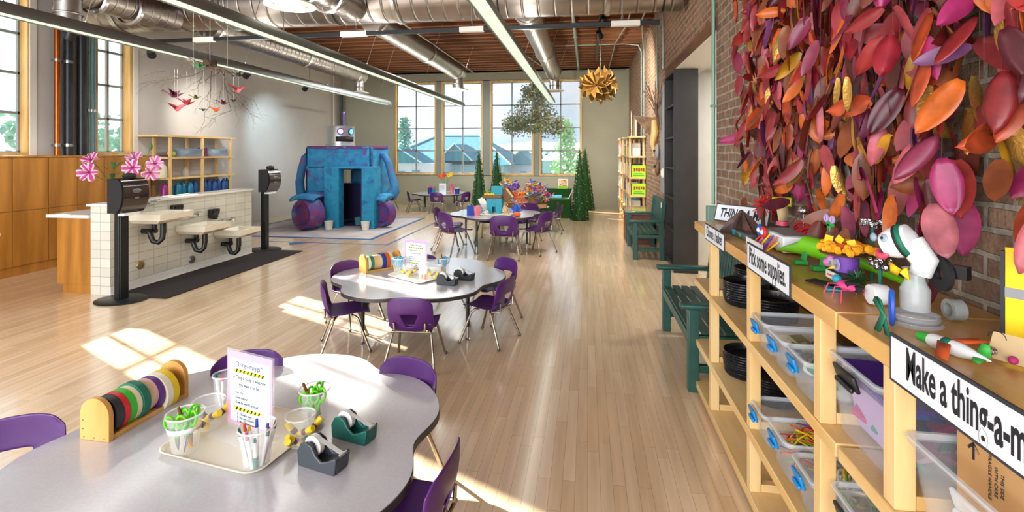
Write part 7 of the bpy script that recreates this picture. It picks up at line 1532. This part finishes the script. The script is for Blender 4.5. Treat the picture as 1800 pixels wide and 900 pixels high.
# ------------------------------------------------------------------ outside, beyond the windows
M('out_ground', '#9fae8c', 0.9, c2='#b9b4a4', vscale=0.2); M('out_hill', '#86a4b4', 1.0); M('out_hill_near', '#84a888', 1.0, c2='#9dbb94', vscale=0.06)  # pale outside colours, here and below, stand in for haze
struct('ground_outside', MB().bb(-150, 120, 16, 320, -4.2, -4.0), 'out_ground', smooth=0)
struct('ground_outside_left', MB().bb(-200, -9, -120, 16, -4.2, -4.0), 'out_ground', smooth=0)
def hill(label, y, x0, x1, base, top, seed, mat, d):
    mb = MB(); rr = random.Random(seed); n = 60; ph = [rr.uniform(0, 6) for _ in range(4)]
    def fn(u, v):
        x = x0 + (x1 - x0) * u; h_ = top * (0.75 + 0.13 * math.sin(u * 9 + ph[0]) + 0.08 * math.sin(u * 23 + ph[1]) + 0.03 * math.sin(u * 51 + ph[2])); return (x, y + (v - 0.5) * d, base + (h_ - base) * math.sin(math.pi * v) ** 0.8 if 0 < v < 1 else base)
    mb.grid(fn, n, 8); o = mb.build('hill', mat, smooth=180); o['kind'] = 'structure'; return o
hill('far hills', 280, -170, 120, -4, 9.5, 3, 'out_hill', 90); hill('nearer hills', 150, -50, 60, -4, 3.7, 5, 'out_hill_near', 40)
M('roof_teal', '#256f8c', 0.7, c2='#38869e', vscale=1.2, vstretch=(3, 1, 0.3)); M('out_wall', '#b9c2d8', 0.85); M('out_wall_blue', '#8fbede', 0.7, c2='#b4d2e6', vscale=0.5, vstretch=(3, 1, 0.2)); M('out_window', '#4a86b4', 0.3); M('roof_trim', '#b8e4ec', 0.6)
def hip_roof(x0, x1, y0, y1, z0, z1, inset):
    ym = (y0 + y1) / 2; return MB().add([(x0, y0, z0), (x1, y0, z0), (x1, y1, z0), (x0, y1, z0), (x0 + inset, ym, z1), (x1 - inset, ym, z1)], [(0, 1, 5, 4), (1, 2, 5), (2, 3, 4, 5), (3, 0, 4), (3, 2, 1, 0)])
def gable(x0, x1, y0, y1, z0, z1):
    xm = (x0 + x1) / 2; return MB().add([(x0, y0, z0), (x1, y0, z0), (xm, y0, z1), (x0, y1, z0), (x1, y1, z0), (xm, y1, z1)], [(0, 1, 2), (4, 3, 5), (0, 2, 5, 3), (1, 4, 5, 2), (0, 3, 4, 1)])
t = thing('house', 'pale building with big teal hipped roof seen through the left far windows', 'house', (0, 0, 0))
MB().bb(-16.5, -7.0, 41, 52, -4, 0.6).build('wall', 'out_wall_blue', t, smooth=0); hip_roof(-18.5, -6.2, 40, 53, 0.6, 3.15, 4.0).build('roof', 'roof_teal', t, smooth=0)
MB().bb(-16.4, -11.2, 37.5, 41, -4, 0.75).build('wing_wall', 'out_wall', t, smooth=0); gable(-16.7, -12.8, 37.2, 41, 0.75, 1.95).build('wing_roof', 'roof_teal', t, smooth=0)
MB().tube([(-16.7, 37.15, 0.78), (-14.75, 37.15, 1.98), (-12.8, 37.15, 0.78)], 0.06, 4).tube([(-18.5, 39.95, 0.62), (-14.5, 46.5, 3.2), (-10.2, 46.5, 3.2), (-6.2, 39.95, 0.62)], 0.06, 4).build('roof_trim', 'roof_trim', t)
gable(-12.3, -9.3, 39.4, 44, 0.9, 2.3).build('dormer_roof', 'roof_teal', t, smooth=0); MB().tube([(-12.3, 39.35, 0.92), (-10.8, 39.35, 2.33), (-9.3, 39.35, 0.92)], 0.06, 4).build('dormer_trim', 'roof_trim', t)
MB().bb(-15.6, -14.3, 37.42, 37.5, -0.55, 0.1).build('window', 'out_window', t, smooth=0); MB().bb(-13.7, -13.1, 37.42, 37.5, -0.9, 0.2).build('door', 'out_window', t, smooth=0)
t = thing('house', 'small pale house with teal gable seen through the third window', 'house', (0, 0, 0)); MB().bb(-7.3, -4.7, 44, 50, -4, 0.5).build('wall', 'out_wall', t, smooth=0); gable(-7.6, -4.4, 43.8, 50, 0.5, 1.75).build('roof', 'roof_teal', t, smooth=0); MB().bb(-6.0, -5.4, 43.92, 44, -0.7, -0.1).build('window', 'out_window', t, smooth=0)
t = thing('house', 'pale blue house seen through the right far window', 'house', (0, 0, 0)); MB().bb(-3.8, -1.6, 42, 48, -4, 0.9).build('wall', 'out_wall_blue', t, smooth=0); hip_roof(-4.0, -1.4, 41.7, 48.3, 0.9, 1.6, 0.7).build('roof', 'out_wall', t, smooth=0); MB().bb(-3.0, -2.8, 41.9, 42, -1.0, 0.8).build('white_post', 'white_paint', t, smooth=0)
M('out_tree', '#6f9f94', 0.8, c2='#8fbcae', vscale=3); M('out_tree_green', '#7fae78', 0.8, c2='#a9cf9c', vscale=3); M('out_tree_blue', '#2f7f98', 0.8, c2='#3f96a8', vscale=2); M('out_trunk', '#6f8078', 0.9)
def tree(label, x, y, z0, h_, r_, seed, mat, conic=False, n=260):
    t = thing('tree', label, 'tree', (x, y, z0), group='trees beyond the windows'); rr = random.Random(seed); mb = MB()
    MB().tube([(0, 0, 0), (0, 0, h_ * 0.9)], [r_ * 0.09, r_ * 0.03], 8).build('trunk', 'out_trunk', t)
    for k in range(n):
        v = rr.random(); 
        if conic: z = h_ * (0.22 + 0.76 * v); q = r_ * (1.02 - v) * math.sqrt(rr.random()) * (1.15 if int(v * 9) % 2 else 0.75)
        else: z = h_ * 0.62 + h_ * 0.36 * rr.gauss(0, 0.42); q = r_ * math.sqrt(rr.random())
        a = rr.uniform(0, 6.28); leafy(mb, Vector((q * math.cos(a), q * math.sin(a), z)), r_ * 0.26, rr, 5, 0.9)
    mb.build('crown', mat, t, smooth=0)
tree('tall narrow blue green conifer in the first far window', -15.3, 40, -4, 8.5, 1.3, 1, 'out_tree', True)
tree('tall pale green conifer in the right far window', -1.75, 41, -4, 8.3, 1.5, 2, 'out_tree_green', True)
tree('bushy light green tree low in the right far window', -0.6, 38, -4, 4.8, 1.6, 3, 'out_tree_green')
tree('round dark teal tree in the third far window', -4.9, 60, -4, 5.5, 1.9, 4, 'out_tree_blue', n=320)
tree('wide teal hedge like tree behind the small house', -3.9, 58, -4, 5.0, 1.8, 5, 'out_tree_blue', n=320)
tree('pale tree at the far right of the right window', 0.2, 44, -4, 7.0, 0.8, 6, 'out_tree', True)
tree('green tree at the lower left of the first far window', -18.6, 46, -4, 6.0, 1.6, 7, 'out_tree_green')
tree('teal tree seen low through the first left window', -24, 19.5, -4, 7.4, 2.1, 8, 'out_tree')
tree('teal tree seen low through the second left window', -24, 23.6, -4, 7.4, 2.0, 9, 'out_tree')
